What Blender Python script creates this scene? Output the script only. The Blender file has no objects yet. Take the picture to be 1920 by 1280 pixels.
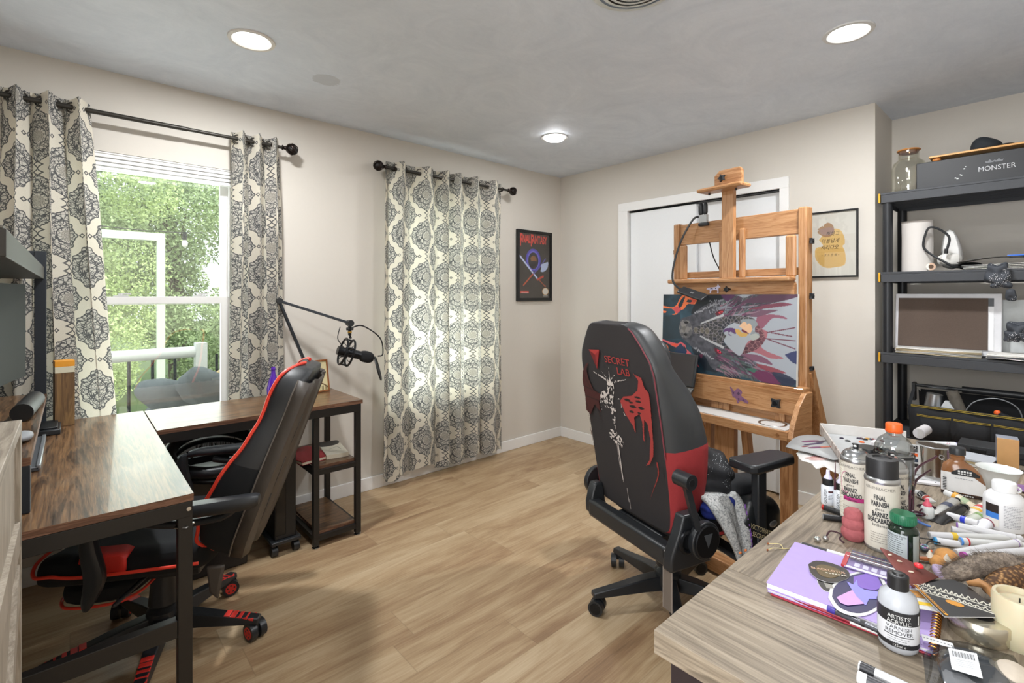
import bpy, bmesh, math, random
import numpy as np
from mathutils import Vector, Matrix, Euler
random.seed(7); np.random.seed(7)
S = bpy.context.scene; COL = S.collection
PI = math.pi

# ------------------------------------------------------------------ camera
cam_d = bpy.data.cameras.new('camera'); cam = bpy.data.objects.new('camera', cam_d); COL.objects.link(cam)
cam.location = (-3.446, -3.143, 1.33)
cam.rotation_euler = (PI/2, 0, -math.atan2(.6686, .7434))
cam_d.sensor_width = 36; cam_d.lens = 918/1920*36; cam_d.shift_y = -87/1920
cam_d.clip_start = .02; cam_d.clip_end = 200
S.camera = cam
# ------------------------------------------------------------------ world, sun, exposure
S.view_settings.view_transform = 'Standard'; S.view_settings.look = 'None'
S.view_settings.gamma = 1; S.view_settings.use_curve_mapping = False
S.view_settings.exposure = 0.34
w = bpy.data.worlds.new('world'); S.world = w; w.use_nodes = True
bg = w.node_tree.nodes['Background']; bg.inputs[0].default_value = (.86, .93, 1, 1); bg.inputs[1].default_value = 2.5
sd = bpy.data.lights.new('sun', 'SUN'); sun = bpy.data.objects.new('sun', sd); COL.objects.link(sun)
sd.energy = 2.6; sd.angle = .3; sd.color = (1, .96, .88); sun.rotation_euler = (math.radians(38), math.radians(18), 0)
def area(name, loc, size, power, col=(1, .97, .93), rot=(0, 0, 0), sy=None):
    d = bpy.data.lights.new(name, 'AREA'); o = bpy.data.objects.new(name, d); COL.objects.link(o)
    d.energy = power; d.color = col; o.location = loc; o.rotation_euler = rot
    if sy: d.shape = 'RECTANGLE'; d.size = size; d.size_y = sy
    else: d.shape = 'DISK'; d.size = size
    return o
# daylight entering at the two windows of the window wall
area('window_daylight', (-3.09, .10, 1.30), .66, 9, (.93, .97, 1), (-PI/2, 0, 0), 1.35)
area('window_daylight', (-1.33, .10, 1.30), .80, 20, (.93, .97, 1), (-PI/2, 0, 0), 1.40)
# added fill light behind the camera, then the recessed ceiling lamps
area('fill_light', (-4.55, -3.05, 1.45), 1.0, 52, (.94, .97, 1), (PI/2, 0, -PI/2), 1.9)  # added frontal fill that brightens the alcove, no real lamp there
LAMPS = [(-2.863, -.80), (-.92, -.78), (-1.006, -2.555), (-2.90, -2.555), (-1.9, -3.25), (-3.5, -1.7)][:4]
for lx, ly in LAMPS: area('downlight', (lx, ly, 2.425), .13, 20 if (lx, ly) != LAMPS[3] else 20*.45, (.97, .985, 1))

# ------------------------------------------------------------------ small tools
def lin(c):
    if isinstance(c, str): c = tuple(int(c[i:i+2], 16) for i in (0, 2, 4))
    r = []
    for x in c[:3]:
        x = x/255.
        r.append(x/12.92 if x <= .04045 else ((x+.055)/1.055)**2.4)
    return tuple(r)+(1,)
class E:
    def __init__(s, nt, v): s.nt = nt; s.v = v
    def op(s, k, *a, clamp=False):
        n = s.nt.nodes.new('ShaderNodeMath'); n.operation = k; n.use_clamp = clamp
        for i, x in enumerate((s,)+a):
            x = x.v if isinstance(x, E) else x
            if isinstance(x, (int, float)): n.inputs[i].default_value = x
            else: s.nt.links.new(x, n.inputs[i])
        return E(s.nt, n.outputs[0])
    def __add__(s, o): return s.op('ADD', o)
    __radd__ = __add__
    def __mul__(s, o): return s.op('MULTIPLY', o)
    __rmul__ = __mul__
    def __sub__(s, o): return s.op('SUBTRACT', o)
    def __rsub__(s, o): return s.op('MULTIPLY', -1).op('ADD', o)
    def __truediv__(s, o): return s.op('DIVIDE', o)
    def __lt__(s, o): return s.op('LESS_THAN', o)
    def __gt__(s, o): return s.op('GREATER_THAN', o)
    def abs(s): return s.op('ABSOLUTE')
    def fract(s): return s.op('FRACT')
    def floor(s): return s.op('FLOOR')
    def sin(s): return s.op('SINE')
    def cos(s): return s.op('COSINE')
    def sqrt(s): return s.op('SQRT')
    def min(s, o): return s.op('MINIMUM', o)
    def max(s, o): return s.op('MAXIMUM', o)
    def mixto(s, o, f): return s+(o-s)*f
class NT:
    def __init__(s, name):
        s.m = bpy.data.materials.new(name); s.m.use_nodes = True; s.t = s.m.node_tree
        s.b = s.t.nodes['Principled BSDF']
    def coords(s, kind='Object'):
        n = s.t.nodes.new('ShaderNodeTexCoord'); q = s.t.nodes.new('ShaderNodeSeparateXYZ')
        s.t.links.new(n.outputs[kind], q.inputs[0])
        return [E(s.t, q.outputs[i]) for i in range(3)]
    def vec(s, *a):
        n = s.t.nodes.new('ShaderNodeCombineXYZ')
        for i, x in enumerate(a):
            x = x.v if isinstance(x, E) else x
            if isinstance(x, (int, float)): n.inputs[i].default_value = x
            else: s.t.links.new(x, n.inputs[i])
        return n.outputs[0]
    def noise(s, v, scale, detail=3, rough=.5, dist=0):
        n = s.t.nodes.new('ShaderNodeTexNoise')
        if v is not None: s.t.links.new(v, n.inputs['Vector'])
        n.inputs['Scale'].default_value = scale; n.inputs['Detail'].default_value = detail
        n.inputs['Roughness'].default_value = rough; n.inputs['Distortion'].default_value = dist
        return E(s.t, n.outputs['Fac'])
    def white(s, v):
        n = s.t.nodes.new('ShaderNodeTexWhiteNoise'); s.t.links.new(v, n.inputs['Vector']); return E(s.t, n.outputs['Value'])
    def voro(s, v, scale, out='Distance', feat='F1'):
        n = s.t.nodes.new('ShaderNodeTexVoronoi'); n.feature = feat
        if v is not None: s.t.links.new(v, n.inputs['Vector'])
        n.inputs['Scale'].default_value = scale; return E(s.t, n.outputs[out])
    def ramp(s, f, stops):
        n = s.t.nodes.new('ShaderNodeValToRGB'); s.t.links.new(f.v, n.inputs[0])
        e = n.color_ramp.elements
        while len(e) < len(stops): e.new(.5)
        for el, (p, c) in zip(e, stops): el.position = p; el.color = lin(c)
        return n.outputs[0]
    def mix(s, f, a, b, mode='MIX'):
        n = s.t.nodes.new('ShaderNodeMix'); n.data_type = 'RGBA'; n.blend_type = mode
        for sock, x in ((n.inputs[0], f), (n.inputs[6], a), (n.inputs[7], b)):
            if isinstance(x, E): x = x.v
            if isinstance(x, (int, float)): sock.default_value = x
            elif isinstance(x, (tuple, list, str)): sock.default_value = lin(x)
            else: s.t.links.new(x, sock)
        return n.outputs[2]
    def set(s, col=None, rough=None, bump=None, bs=.3, bd=.002, **k):
        if col is not None:
            if isinstance(col, (str, tuple, list)): s.b.inputs['Base Color'].default_value = lin(col)
            else: s.t.links.new(col, s.b.inputs['Base Color'])
        if rough is not None:
            if isinstance(rough, E): s.t.links.new(rough.v, s.b.inputs['Roughness'])
            else: s.b.inputs['Roughness'].default_value = rough
        if bump is not None:
            n = s.t.nodes.new('ShaderNodeBump'); n.inputs['Strength'].default_value = bs; n.inputs['Distance'].default_value = bd
            s.t.links.new(bump.v, n.inputs['Height']); s.t.links.new(n.outputs[0], s.b.inputs['Normal'])
        for a, x in k.items(): s.b.inputs[a.replace('_', ' ')].default_value = x
        return s.m
MC = {}
def M(col, rough=.5, metal=0, var=0, tex=0, sc=60, **k):
    """plain procedural material: a colour with a little noise and optional grain bump"""
    key = (str(col), rough, metal, var, tex, sc, str(k))
    if key in MC: return MC[key]
    n = NT('mat_%s' % (col if isinstance(col, str) else '%02x%02x%02x' % tuple(col)))
    f = n.noise(n.vec(*n.coords()), sc, 4)
    base = lin(col)
    c = n.t.nodes.new('ShaderNodeMix'); c.data_type = 'RGBA'
    n.t.links.new(f.v, c.inputs[0]); v = var or .06
    c.inputs[6].default_value = tuple(x*(1-v) for x in base[:3])+(1,); c.inputs[7].default_value = tuple(min(1, x*(1+v)) for x in base[:3])+(1,)
    n.set(c.outputs[2], rough, f if tex else None, tex, .001, Metallic=metal)
    for a, x in k.items(): n.b.inputs[a.replace('_', ' ')].default_value = x
    MC[key] = n.m; return n.m
def glass(name, col='ffffff', rough=.02, ior=1.45, trans=1.0, alpha=1.0):
    n = NT(name); return n.set(col, rough, IOR=ior, Transmission_Weight=trans, Alpha=alpha)
def thin_glass(name, col='ffffff', refl=.06, tint=.96):
    n = NT(name); t = n.t; t.nodes.remove(n.b)
    a = t.nodes.new('ShaderNodeBsdfTransparent'); a.inputs[0].default_value = tuple(x*tint for x in lin(col)[:3])+(1,)
    g = t.nodes.new('ShaderNodeBsdfGlossy'); g.inputs['Roughness'].default_value = .02
    x = t.nodes.new('ShaderNodeMixShader'); x.inputs[0].default_value = refl
    t.links.new(a.outputs[0], x.inputs[1]); t.links.new(g.outputs[0], x.inputs[2])
    t.links.new(x.outputs[0], t.nodes['Material Output'].inputs[0]); return n.m
def wood(name, stops, ax=0, sc=1, rough=.45, grain=1., bump=.15, coat=0, ring=6):
    """long grained wood; ax = the axis the grain runs along"""
    n = NT(name); c = n.coords()
    k = [16*sc]*3; k[ax] = 1.6*sc
    v = n.vec(c[0]*k[0], c[1]*k[1], c[2]*k[2])
    k2 = [60*sc]*3; k2[ax] = 3*sc
    v2 = n.vec(c[0]*k2[0], c[1]*k2[1], c[2]*k2[2])
    a = n.noise(v, 1, 4, .6, .8); b = n.noise(v2, 2.2, 4, .65)
    k3 = [210*sc]*3; k3[ax] = 5*sc
    c3 = n.noise(n.vec(c[0]*k3[0]+a*6, c[1]*k3[1]+a*6, c[2]*k3[2]+a*6), 1, 3, .6)
    rg = (a*ring*6).sin()*.5+.5
    f = a*.45+b*.27*grain+(c3-.5)*.34*grain+rg*.14+.06
    return n.set(n.ramp(f, stops), rough, b, bump, .001, Coat_Weight=coat)
def vcol(name, rough=.6, **k):
    n = NT(name); a = n.t.nodes.new('ShaderNodeAttribute'); a.attribute_name = 'art'
    n.t.links.new(a.outputs['Color'], n.b.inputs['Base Color']); return n.set(None, rough, **k)

TXT = {}
def text_geo(s, size, align='CENTER', font=None, shear=0, sx=1):
    key = (s, size, align, font, shear, sx)
    if key in TXT: return TXT[key]
    cu = bpy.data.curves.new('t', 'FONT'); cu.body = s; cu.size = size; cu.align_x = align; cu.align_y = 'CENTER'; cu.shear = shear
    cu.resolution_u = 3
    if font: cu.offset = font*size
    o = bpy.data.objects.new('t', cu); COL.objects.link(o)
    bpy.context.view_layer.update()
    me = o.evaluated_get(bpy.context.evaluated_depsgraph_get()).to_mesh()
    v = [(p.co.x*sx, p.co.y) for p in me.vertices]; f = [tuple(p.vertices) for p in me.polygons]
    bpy.data.objects.remove(o); bpy.data.curves.remove(cu)
    TXT[key] = (v, f); return v, f
def catmull(p, n=6):
    p = [Vector(q) for q in p]
    if len(p) < 3: return p
    out = []
    for i in range(len(p)-1):
        a, b, c, d = p[max(i-1, 0)], p[i], p[i+1], p[min(i+2, len(p)-1)]
        for j in range(n):
            t = j/n
            out.append(.5*((2*b)+(c-a)*t+(2*a-5*b+4*c-d)*t*t+(3*b-a-3*c+d)*t**3))
    return out+[p[-1]]
class G:
    """collects shapes and links them as one mesh object"""
    def __init__(s, X=None): s.v = []; s.f = []; s.fm = []; s.mats = []; s.X = X or Matrix(); s.uv = []
    def mi(s, m):
        if m not in s.mats: s.mats.append(m)
        return s.mats.index(m)
    def add(s, v, f, m):
        o = len(s.v); s.v += [s.X @ Vector(p) for p in v]
        for i, q in enumerate(f):
            s.f.append([o+k for k in q]); s.fm.append(s.mi(m(i) if callable(m) else m))
        return s
    def box(s, x0, x1, y0, y1, z0, z1, m):
        v = [(x, y, z) for x in (x0, x1) for y in (y0, y1) for z in (z0, z1)]
        return s.add(v, [(0, 1, 3, 2), (4, 6, 7, 5), (0, 4, 5, 1), (2, 3, 7, 6), (0, 2, 6, 4), (1, 5, 7, 3)], m)
    def bar(s, a, b, w, h, m, up=(0, 0, 1)):
        a, b = Vector(a), Vector(b); d = (b-a).normalized(); up = Vector(up)
        if abs(d.dot(up)) > .98: up = Vector((1, 0, 0))
        r = d.cross(up).normalized()*w/2; u = r.cross(d).normalized()*h/2
        v = [p+i*r+j*u for p in (a, b) for i in (-1, 1) for j in (-1, 1)]
        return s.add(v, [(0, 1, 3, 2), (4, 6, 7, 5), (0, 4, 5, 1), (2, 3, 7, 6), (0, 2, 6, 4), (1, 5, 7, 3)], m)
    def cyl(s, a, b, r0, m, r1=None, seg=16, cap=True):
        r1 = r0 if r1 is None else r1; a, b = Vector(a), Vector(b); d = (b-a).normalized()
        u = d.orthogonal().normalized(); w = d.cross(u); v = []
        for p, r in ((a, r0), (b, r1)):
            v += [p+(u*math.cos(2*PI*i/seg)+w*math.sin(2*PI*i/seg))*r for i in range(seg)]
        f = [(i, (i+1) % seg, seg+(i+1) % seg, seg+i) for i in range(seg)]
        if cap: f += [tuple(range(seg-1, -1, -1)), tuple(range(seg, 2*seg))]
        return s.add(v, f, m)
    def tube(s, p, r, m, seg=8, n=6, close=False, rr=None):
        if close: p = list(p)+[p[0]]
        q = catmull(p, n) if n > 1 else [Vector(a) for a in p]
        if close: q = q[:-1]
        L = len(q); v = []; u = None
        for i, c in enumerate(q):
            a = q[(i-1) % L] if (close or i) else q[0]; b = q[(i+1) % L] if (close or i < L-1) else q[-1]
            d = (b-a).normalized() if (b-a).length > 1e-9 else Vector((0, 0, 1))
            u = d.orthogonal().normalized() if u is None else (u-d*u.dot(d)).normalized()
            w = d.cross(u); R = r if rr is None else rr(i/(L-1))
            v += [c+(u*math.cos(2*PI*k/seg)+w*math.sin(2*PI*k/seg))*R for k in range(seg)]
        f = []
        for i in range(L if close else L-1):
            j = (i+1) % L
            f += [(i*seg+k, i*seg+(k+1) % seg, j*seg+(k+1) % seg, j*seg+k) for k in range(seg)]
        if not close: f += [tuple(range(seg-1, -1, -1)), tuple((L-1)*seg+k for k in range(seg))]
        return s.add(v, f, m)
    def lathe(s, prof, m, c=(0, 0, 0), seg=24, sx=1, sy=1, pw=2, cap=True):
        v = []; c = Vector(c); n = len(prof)
        for r, z in prof:
            for i in range(seg):
                a = 2*PI*i/seg; ca, sa = math.cos(a), math.sin(a)
                k = 1 if pw == 2 else (abs(ca)**pw+abs(sa)**pw)**(-1/pw)
                v.append(c+Vector((r*ca*k*sx, r*sa*k*sy, z)))
        f = []; im = []
        for j in range(n-1):
            for i in range(seg):
                f.append((j*seg+i, j*seg+(i+1) % seg, (j+1)*seg+(i+1) % seg, (j+1)*seg+i)); im.append(j)
        if cap:
            f += [tuple(range(seg-1, -1, -1)), tuple((n-1)*seg+i for i in range(seg))]; im += [0, n-2]
        return s.add(v, f, (lambda i: m[im[i]]) if isinstance(m, (list, tuple)) else m)
    def prism(s, poly, z0, z1, m, T=None):
        n = len(poly); T = T or Matrix()
        v = [T @ Vector((x, y, z)) for z in (z0, z1) for x, y in poly]
        return s.add(v, [tuple(range(n-1, -1, -1)), tuple(range(n, 2*n))]+[(i, (i+1) % n, n+(i+1) % n, n+i) for i in range(n)], m)
    def sph(s, c, r, m, seg=16, rg=10, pw=1, fn=None):
        r = (r, r, r) if isinstance(r, (int, float)) else r; v = []; c = Vector(c)
        for j in range(1, rg):
            t = PI*j/rg
            for i in range(seg):
                a = 2*PI*i/seg; q = [math.sin(t)*math.cos(a), math.sin(t)*math.sin(a), math.cos(t)]
                q = Vector([math.copysign(abs(x)**pw, x)*k for x, k in zip(q, r)])
                if fn: q = fn(q)
                v.append(c+q)
        q0, q1 = Vector((0, 0, r[2])), Vector((0, 0, -r[2]))
        if fn: q0, q1 = fn(q0), fn(q1)
        v += [c+q0, c+q1]; n = len(v)
        f = [(j*seg+i, (j+1)*seg+i, (j+1)*seg+(i+1) % seg, j*seg+(i+1) % seg) for j in range(rg-2) for i in range(seg)]
        f += [(n-2, i, (i+1) % seg) for i in range(seg)]+[(n-1, (rg-2)*seg+(i+1) % seg, (rg-2)*seg+i) for i in range(seg)]
        return s.add(v, f, m)
    def torus(s, c, R, r, m, ax=(0, 0, 1), seg=24, rs=8, a0=0, a1=2*PI, ry=None):
        d = Vector(ax).normalized(); u = d.orthogonal().normalized() if abs(d.z) < .99 else Vector((1, 0, 0)); w = d.cross(u); c = Vector(c)
        full = abs(a1-a0-2*PI) < 1e-6
        pts = [c+u*math.cos(a0+(a1-a0)*i/seg)*R+w*math.sin(a0+(a1-a0)*i/seg)*(ry or R) for i in range(seg+(0 if full else 1))]
        return s.tube(pts, r, m, rs, 1, full)
    def loft(s, rings, m, cap=True, close=True):
        n = len(rings[0]); v = [p for r in rings for p in r]; f = []; ij = []
        for j in range(len(rings)-1):
            for i in range(n if close else n-1):
                f.append((j*n+i, j*n+(i+1) % n, (j+1)*n+(i+1) % n, (j+1)*n+i)); ij.append((j, i))
        if cap and close:
            f += [tuple(range(n-1, -1, -1)), tuple((len(rings)-1)*n+i for i in range(n))]; ij += [(0, 0), (len(rings)-2, 0)]
        return s.add(v, f, (lambda k: m(*ij[k])) if callable(m) else m)
    def quad(s, a, b, c, d, m): return s.add([a, b, c, d], [(0, 1, 2, 3)], m)
    def text(s, t, size, T, m, bend=0, align='CENTER', shear=0, sx=1, bold=None):
        """letters on the local xy plane of T; bend = radius of a cylinder standing on local y"""
        v, f = text_geo(t, size, align, bold, shear, sx)
        if bend: q = [T @ Vector((bend*math.sin(x/bend), y, bend*math.cos(x/bend))) for x, y in v]
        else: q = [T @ Vector((x, y, 0)) for x, y in v]
        return s.add(q, f, m)
    def build(s, name, parent=None, smooth=40, bev=0, sub=0, sol=0, kind=None, seg=2):
        me = bpy.data.meshes.new(name); me.from_pydata([tuple(p) for p in s.v], [], s.f)
        for m in s.mats: me.materials.append(m)
        me.polygons.foreach_set('material_index', s.fm)
        if smooth:
            me.polygons.foreach_set('use_smooth', [True]*len(s.f)); me.set_sharp_from_angle(angle=math.radians(smooth))
        o = bpy.data.objects.new(name, me); COL.objects.link(o)
        if parent: o.parent = parent
        if bev:
            b = o.modifiers.new('b', 'BEVEL'); b.width = bev; b.segments = seg; b.limit_method = 'ANGLE'; b.angle_limit = math.radians(50)
        if sub: b = o.modifiers.new('s', 'SUBSURF'); b.levels = sub; b.render_levels = sub
        if sol: b = o.modifiers.new('o', 'SOLIDIFY'); b.thickness = sol; b.offset = 0
        if kind: o['kind'] = kind
        return o
def thing(name, label, cat, loc=(0, 0, 0), rz=0, group=None, rot=None):
    o = bpy.data.objects.new(name, None); COL.objects.link(o); o.empty_display_size = .05
    o.location = loc; o.rotation_euler = rot or (0, 0, rz); o['label'] = label; o['category'] = cat
    if group: o['group'] = group
    return o
def tag(o, label, cat, group=None, loc=None, rz=0, rot=None):
    o['label'] = label; o['category'] = cat
    if group: o['group'] = group
    if loc is not None: o.location = loc; o.rotation_euler = rot or (0, 0, rz)
    return o
def dup(root, loc, rz=0, label=None, rot=None):
    def cp(o, par):
        c = o.copy(); COL.objects.link(c)
        if par: c.parent = par
        for ch in o.children: cp(ch, c)
        return c
    r = cp(root, None); r.location = loc; r.rotation_euler = rot or (0, 0, rz)
    if label: r['label'] = label
    return r
def T(loc=(0, 0, 0), rx=0, ry=0, rz=0, s=1): return Matrix.Translation(loc) @ Euler((rx, ry, rz)).to_matrix().to_4x4() @ Matrix.Scale(s, 4)
def struct(o): o['kind'] = 'structure'; return o

class Canvas:
    """a printed or painted picture kept as colours on a fine mesh; coordinates 0..1, v downwards"""
    def __init__(s, W, H, nx, base=None):
        s.W, s.H, s.nx = W, H, nx; s.ny = max(2, int(nx*H/W)); s.a = np.zeros((s.ny, s.nx, 3)); s.k = np.zeros((s.ny, s.nx), bool)
        s.x, s.y = np.meshgrid(np.linspace(0, 1, s.nx), np.linspace(0, 1, s.ny))
        if base is not None: s.put(np.ones_like(s.k), base)
    def put(s, mask, col, al=1):
        c = np.array(lin(col)[:3]) if isinstance(col, (str, tuple)) else col
        if getattr(c, 'ndim', 1) == 3: c = c[mask]
        s.a[mask] = s.a[mask]*(1-al)+c*al; s.k |= mask; return mask
    def inpoly(s, P):
        x, y = s.x, s.y; r = np.zeros_like(s.k); n = len(P)
        for i in range(n):
            x0, y0 = P[i]; x1, y1 = P[(i+1) % n]
            if y0 == y1: continue
            c = ((y0 > y) != (y1 > y)) & (x < (x1-x0)*(y-y0)/(y1-y0)+x0); r ^= c
        return r
    def poly(s, P, col, al=1, wob=0, smooth=False):
        if smooth: P = [(p.x, p.y) for p in catmull([(a, b, 0) for a, b in list(P)+[P[0]]], 5)]
        return s.put(s.inpoly(P), col, al)
    def ell(s, cx, cy, rx, ry, col, al=1, ring=0):
        d = ((s.x-cx)/rx)**2+((s.y-cy)/ry)**2
        return s.put((d < 1) & (d > (1-ring)**2 if ring else True), col, al)
    def line(s, P, wd, col, al=1, smooth=True, taper=False):
        if smooth: P = [(p.x, p.y) for p in catmull([(a, b, 0) for a, b in P], 5)]
        asp = s.H/s.W; m = np.zeros_like(s.k); n = len(P)-1
        for i in range(n):
            (x0, y0), (x1, y1) = P[i], P[i+1]; dx, dy = x1-x0, (y1-y0)*asp; L = dx*dx+dy*dy+1e-12
            t = np.clip(((s.x-x0)*dx+(s.y-y0)*asp*dy)/L, 0, 1)
            w = wd*(1-(i+t)/n*.9) if taper else wd
            m |= ((s.x-x0-t*dx)**2+((s.y-y0)*asp-t*dy)**2) < (w/2)**2
        return s.put(m, col, al)
    def noise(s, n, seed=0):
        r = np.random.RandomState(seed); g = r.rand(n+2, n+2); X = s.x*n; Y = s.y*n*s.H/s.W
        xi = X.astype(int); yi = np.minimum(Y.astype(int), n); fx = X-xi; fy = Y-yi; fx = fx*fx*(3-2*fx); fy = fy*fy*(3-2*fy)
        xi = np.minimum(xi, n)
        return (g[yi, xi]*(1-fx)+g[yi, xi+1]*fx)*(1-fy)+(g[yi+1, xi]*(1-fx)+g[yi+1, xi+1]*fx)*fy
    def fbm(s, n, seed=0): return s.noise(n, seed)*.5+s.noise(n*2, seed+1)*.27+s.noise(n*4, seed+2)*.15+s.noise(n*8, seed+3)*.08
    def obj(s, name, T, mat, parent=None, cut=True, depth=0, bend=None):
        """lies on the local xz plane of T (x right, z up, centred), facing -y"""
        X = (s.x-.5)*s.W; Z = (.5-s.y)*s.H
        P = np.stack([X, np.full_like(X, -depth), Z], -1).reshape(-1, 3)
        if bend is not None: P = bend(P)
        R = np.array(T); P = P @ R[:3, :3].T+R[:3, 3]
        id = np.arange(s.nx*s.ny).reshape(s.ny, s.nx)
        q = np.stack([id[1:, :-1], id[1:, 1:], id[:-1, 1:], id[:-1, :-1]], -1).reshape(-1, 4)
        if cut: k = s.k.reshape(-1); q = q[k[q].all(1)]
        me = bpy.data.meshes.new(name); me.from_pydata(P.tolist(), [], q.tolist())
        at = me.color_attributes.new('art', 'FLOAT_COLOR', 'POINT')
        at.data.foreach_set('color', np.concatenate([s.a.reshape(-1, 3), np.ones((s.nx*s.ny, 1))], 1).astype(np.float32).ravel())
        if cut:
            bm = bmesh.new(); bm.from_mesh(me); bmesh.ops.delete(bm, geom=[v for v in bm.verts if not v.link_faces], context='VERTS'); bm.to_mesh(me); bm.free()
        me.materials.append(mat); o = bpy.data.objects.new(name, me); COL.objects.link(o)
        if parent: o.parent = parent
        return o

# ------------------------------------------------------------------ shared materials
BLK = M('1b1c1e', .45); BLKM = M('232427', .35, .6); BLKP = M('26282b', .38, 0, .1, .1, 300); WHT = M('d0d0cf', .5)
BLKF = M('191a1c', .9, 0, .25, .4, 400); RED = M('d8352c', .55); CHROME = M('c9cacb', .22, 1); SILV = M('b9bbbd', .3, .9)
ORG = M('f2682a', .4); PAPER = M('e6e4de', .8); ART = vcol('printed_picture', .55); ARTG = vcol('glossy_print', .25)
INK = M('1a1a1c', .6); GRY = M('8b8d90', .6)

# ================================================================== the room
def m_wall(name, c, b):
    n = NT(name); v = n.vec(*n.coords()); a = n.noise(v, 1.3, 3); f = n.noise(v, 220, 3); g = n.noise(v, 38, 3)
    return n.set(n.mix(a*.5+g*.25, c, b), .75, f*.6+g, .12, .002)
WALL = m_wall('wall_paint', 'd8d2c9', 'cfc9bf')
def m_ceil():
    n = NT('ceiling_paint'); c = n.coords(); v = n.vec(*c)
    sw = n.noise(v, 2.6, 6, .72, 1.6); f = n.noise(n.vec(c[0]*1.0, c[1]*3.0, c[2]), 16, 4, .7, 1.2)
    dx, dy = c[0]+2.468, c[1]+.622
    sp = ((dx*dx+dy*dy).sqrt()/.085+f*.5) < 1.05
    col = n.mix((sw-.5)*1.3+f*.4+.3, 'c9d1dd', 'e6ecf5')
    return n.set(n.mix(sp*.35, col, '9a9a9a'), .62, sw+f*.6, .35, .004)
def m_floor():
    n = NT('oak_planks'); x, y, z = n.coords()
    W, L = .182, 1.22
    r = (y/W).floor(); off = n.white(n.vec(r, 3.1, 0)); u = x/L+off; cidx = u.floor()
    rnd = n.white(n.vec(r, cidx, 1.7)); rn2 = n.white(n.vec(r, cidx, 9.2))
    px = x+rnd*9; py = y+rn2*7
    a = n.noise(n.vec(px*1.1, py*7.5, rnd*5), 1.3, 5, .6, 1.1)
    b = n.noise(n.vec(px*3, py*60, 0), 1.6, 4, .7)
    c = n.noise(n.vec(px*.9, py*2.4, 4), 2.2, 3, .5, .6)
    e4 = n.noise(n.vec(px*7, py*190, 2), 1, 3, .6)
    f = a*.58+b*.26+c*.22+(rnd-.5)*.12+(e4-.5)*.22+.03
    col = n.ramp(f, [(.30, '775c43'), (.44, '98795a'), (.55, 'ae9371'), (.68, 'c0a887'), (.85, 'd0bc9c')])
    dy = ((y/W).fract()-.5).abs(); dx = (u.fract()-.5).abs()
    seam = (dy > .4925).max(dx > .4985)
    col = n.mix(seam*.28, col, '6e5a42')
    scf = n.noise(n.vec(x*2.2, y*6, 0), 2.4, 4, .75, .5); sc2 = (scf > .71)
    col = n.mix(sc2*.18, col, 'e6dccb')
    return n.set(col, .42, b*.5-seam*1.5, .18, .0012)
FLOORM = m_floor(); CEILM = m_ceil(); TRIM = M('eeedeb', .45, 0, .02); REVEAL = M('e4e2dc', .5, 0, .02)
XW, XE, YS = -3.82, .43, -3.62
g = G(); g.box(XW-.12, XE+.12, YS-.12, .12, -.06, 0, FLOORM); struct(g.build('floor', smooth=0))
g = G(); g.box(XW-.12, XE+.12, YS-.12, .12, 2.44, 2.52, CEILM); struct(g.build('ceiling', smooth=0))
W1 = (-3.45, -2.74, .53, 2.04); W2 = (-1.78, -.88, .53, 2.04)
g = G()
def wallA(x0, x1, z0, z1): g.box(x0, x1, 0, .12, z0, z1, WALL)
wallA(XW-.12, W1[0], 0, 2.44); wallA(W1[1], W2[0], 0, 2.44); wallA(W2[1], XE+.12, 0, 2.44)
for q in (W1, W2): wallA(q[0], q[1], 0, q[2]); wallA(q[0], q[1], q[3], 2.44)
struct(g.build('wall_north', smooth=0))
g = G(); DY0, DY1, DZ = -1.942, -.759, 2.03
g.box(0, .10, DY1, 0, 0, 2.44, WALL); g.box(0, .10, -2.444, DY0, 0, 2.44, WALL); g.box(0, .10, DY0, DY1, DZ, 2.44, WALL)
struct(g.build('wall_east', smooth=0))
g = G(); g.box(.10, XE+.12, -2.444, -2.34, 0, 2.44, WALL); struct(g.build('wall_alcove_side', smooth=0))
g = G(); g.box(XE, XE+.12, YS-.12, -2.444, 0, 2.44, WALL); struct(g.build('wall_alcove', smooth=0))
HY0, HY1 = -3.52, -2.66                       # unseen doorway added so the fill light reaches the room
g = G(); g.box(XW-.12, XW, HY1, 0, 0, 2.44, WALL); g.box(XW-.12, XW, YS-.12, HY0, 0, 2.44, WALL); g.box(XW-.12, XW, HY0, HY1, 2.05, 2.44, WALL); struct(g.build('wall_west', smooth=0))
g = G(); g.box(-5.2, XW-.12, -4.2, -2.2, -.06, 0, FLOORM); struct(g.build('floor_added_hall', smooth=0))  # unseen hall floor, added along with the doorway
g = G(); g.box(-5.2, XW-.12, -4.2, -2.2, 2.44, 2.5, CEILM); g.box(-5.26, -5.2, -4.2, -2.2, 0, 2.44, WALL); g.box(-5.2, XW-.12, -4.26, -4.2, 0, 2.44, WALL); g.box(-5.2, XW-.12, -2.2, -2.14, 0, 2.44, WALL); struct(g.build('wall_added_hall', smooth=0))  # unseen hall shell, added around the fill light
for y in (HY0-.06, HY1): g = G(); g.box(XW, XW+.018, y, y+.06, 0, 2.05, TRIM); struct(g.build('trim_3', smooth=0))  # casing of the added doorway
g = G(); g.box(XW, XW+.018, HY0-.06, HY1+.06, 2.05, 2.11, TRIM); struct(g.build('trim_4', smooth=0))
g = G(); g.box(XW, XE, YS-.12, YS, 0, 2.44, WALL); struct(g.build('wall_south', smooth=0))
g = G(); g.box(.10, .60, -2.34, 0, 2.0, 2.44, WALL); g.box(.55, .60, -2.34, 0, 0, 2.0, WALL); struct(g.build('wall_closet', smooth=0))
def base(name, x0, x1, y0, y1):
    g = G(); g.box(x0, x1, y0, y1, 0, .088, TRIM); struct(g.build(name, bev=.004, smooth=0))
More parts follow.
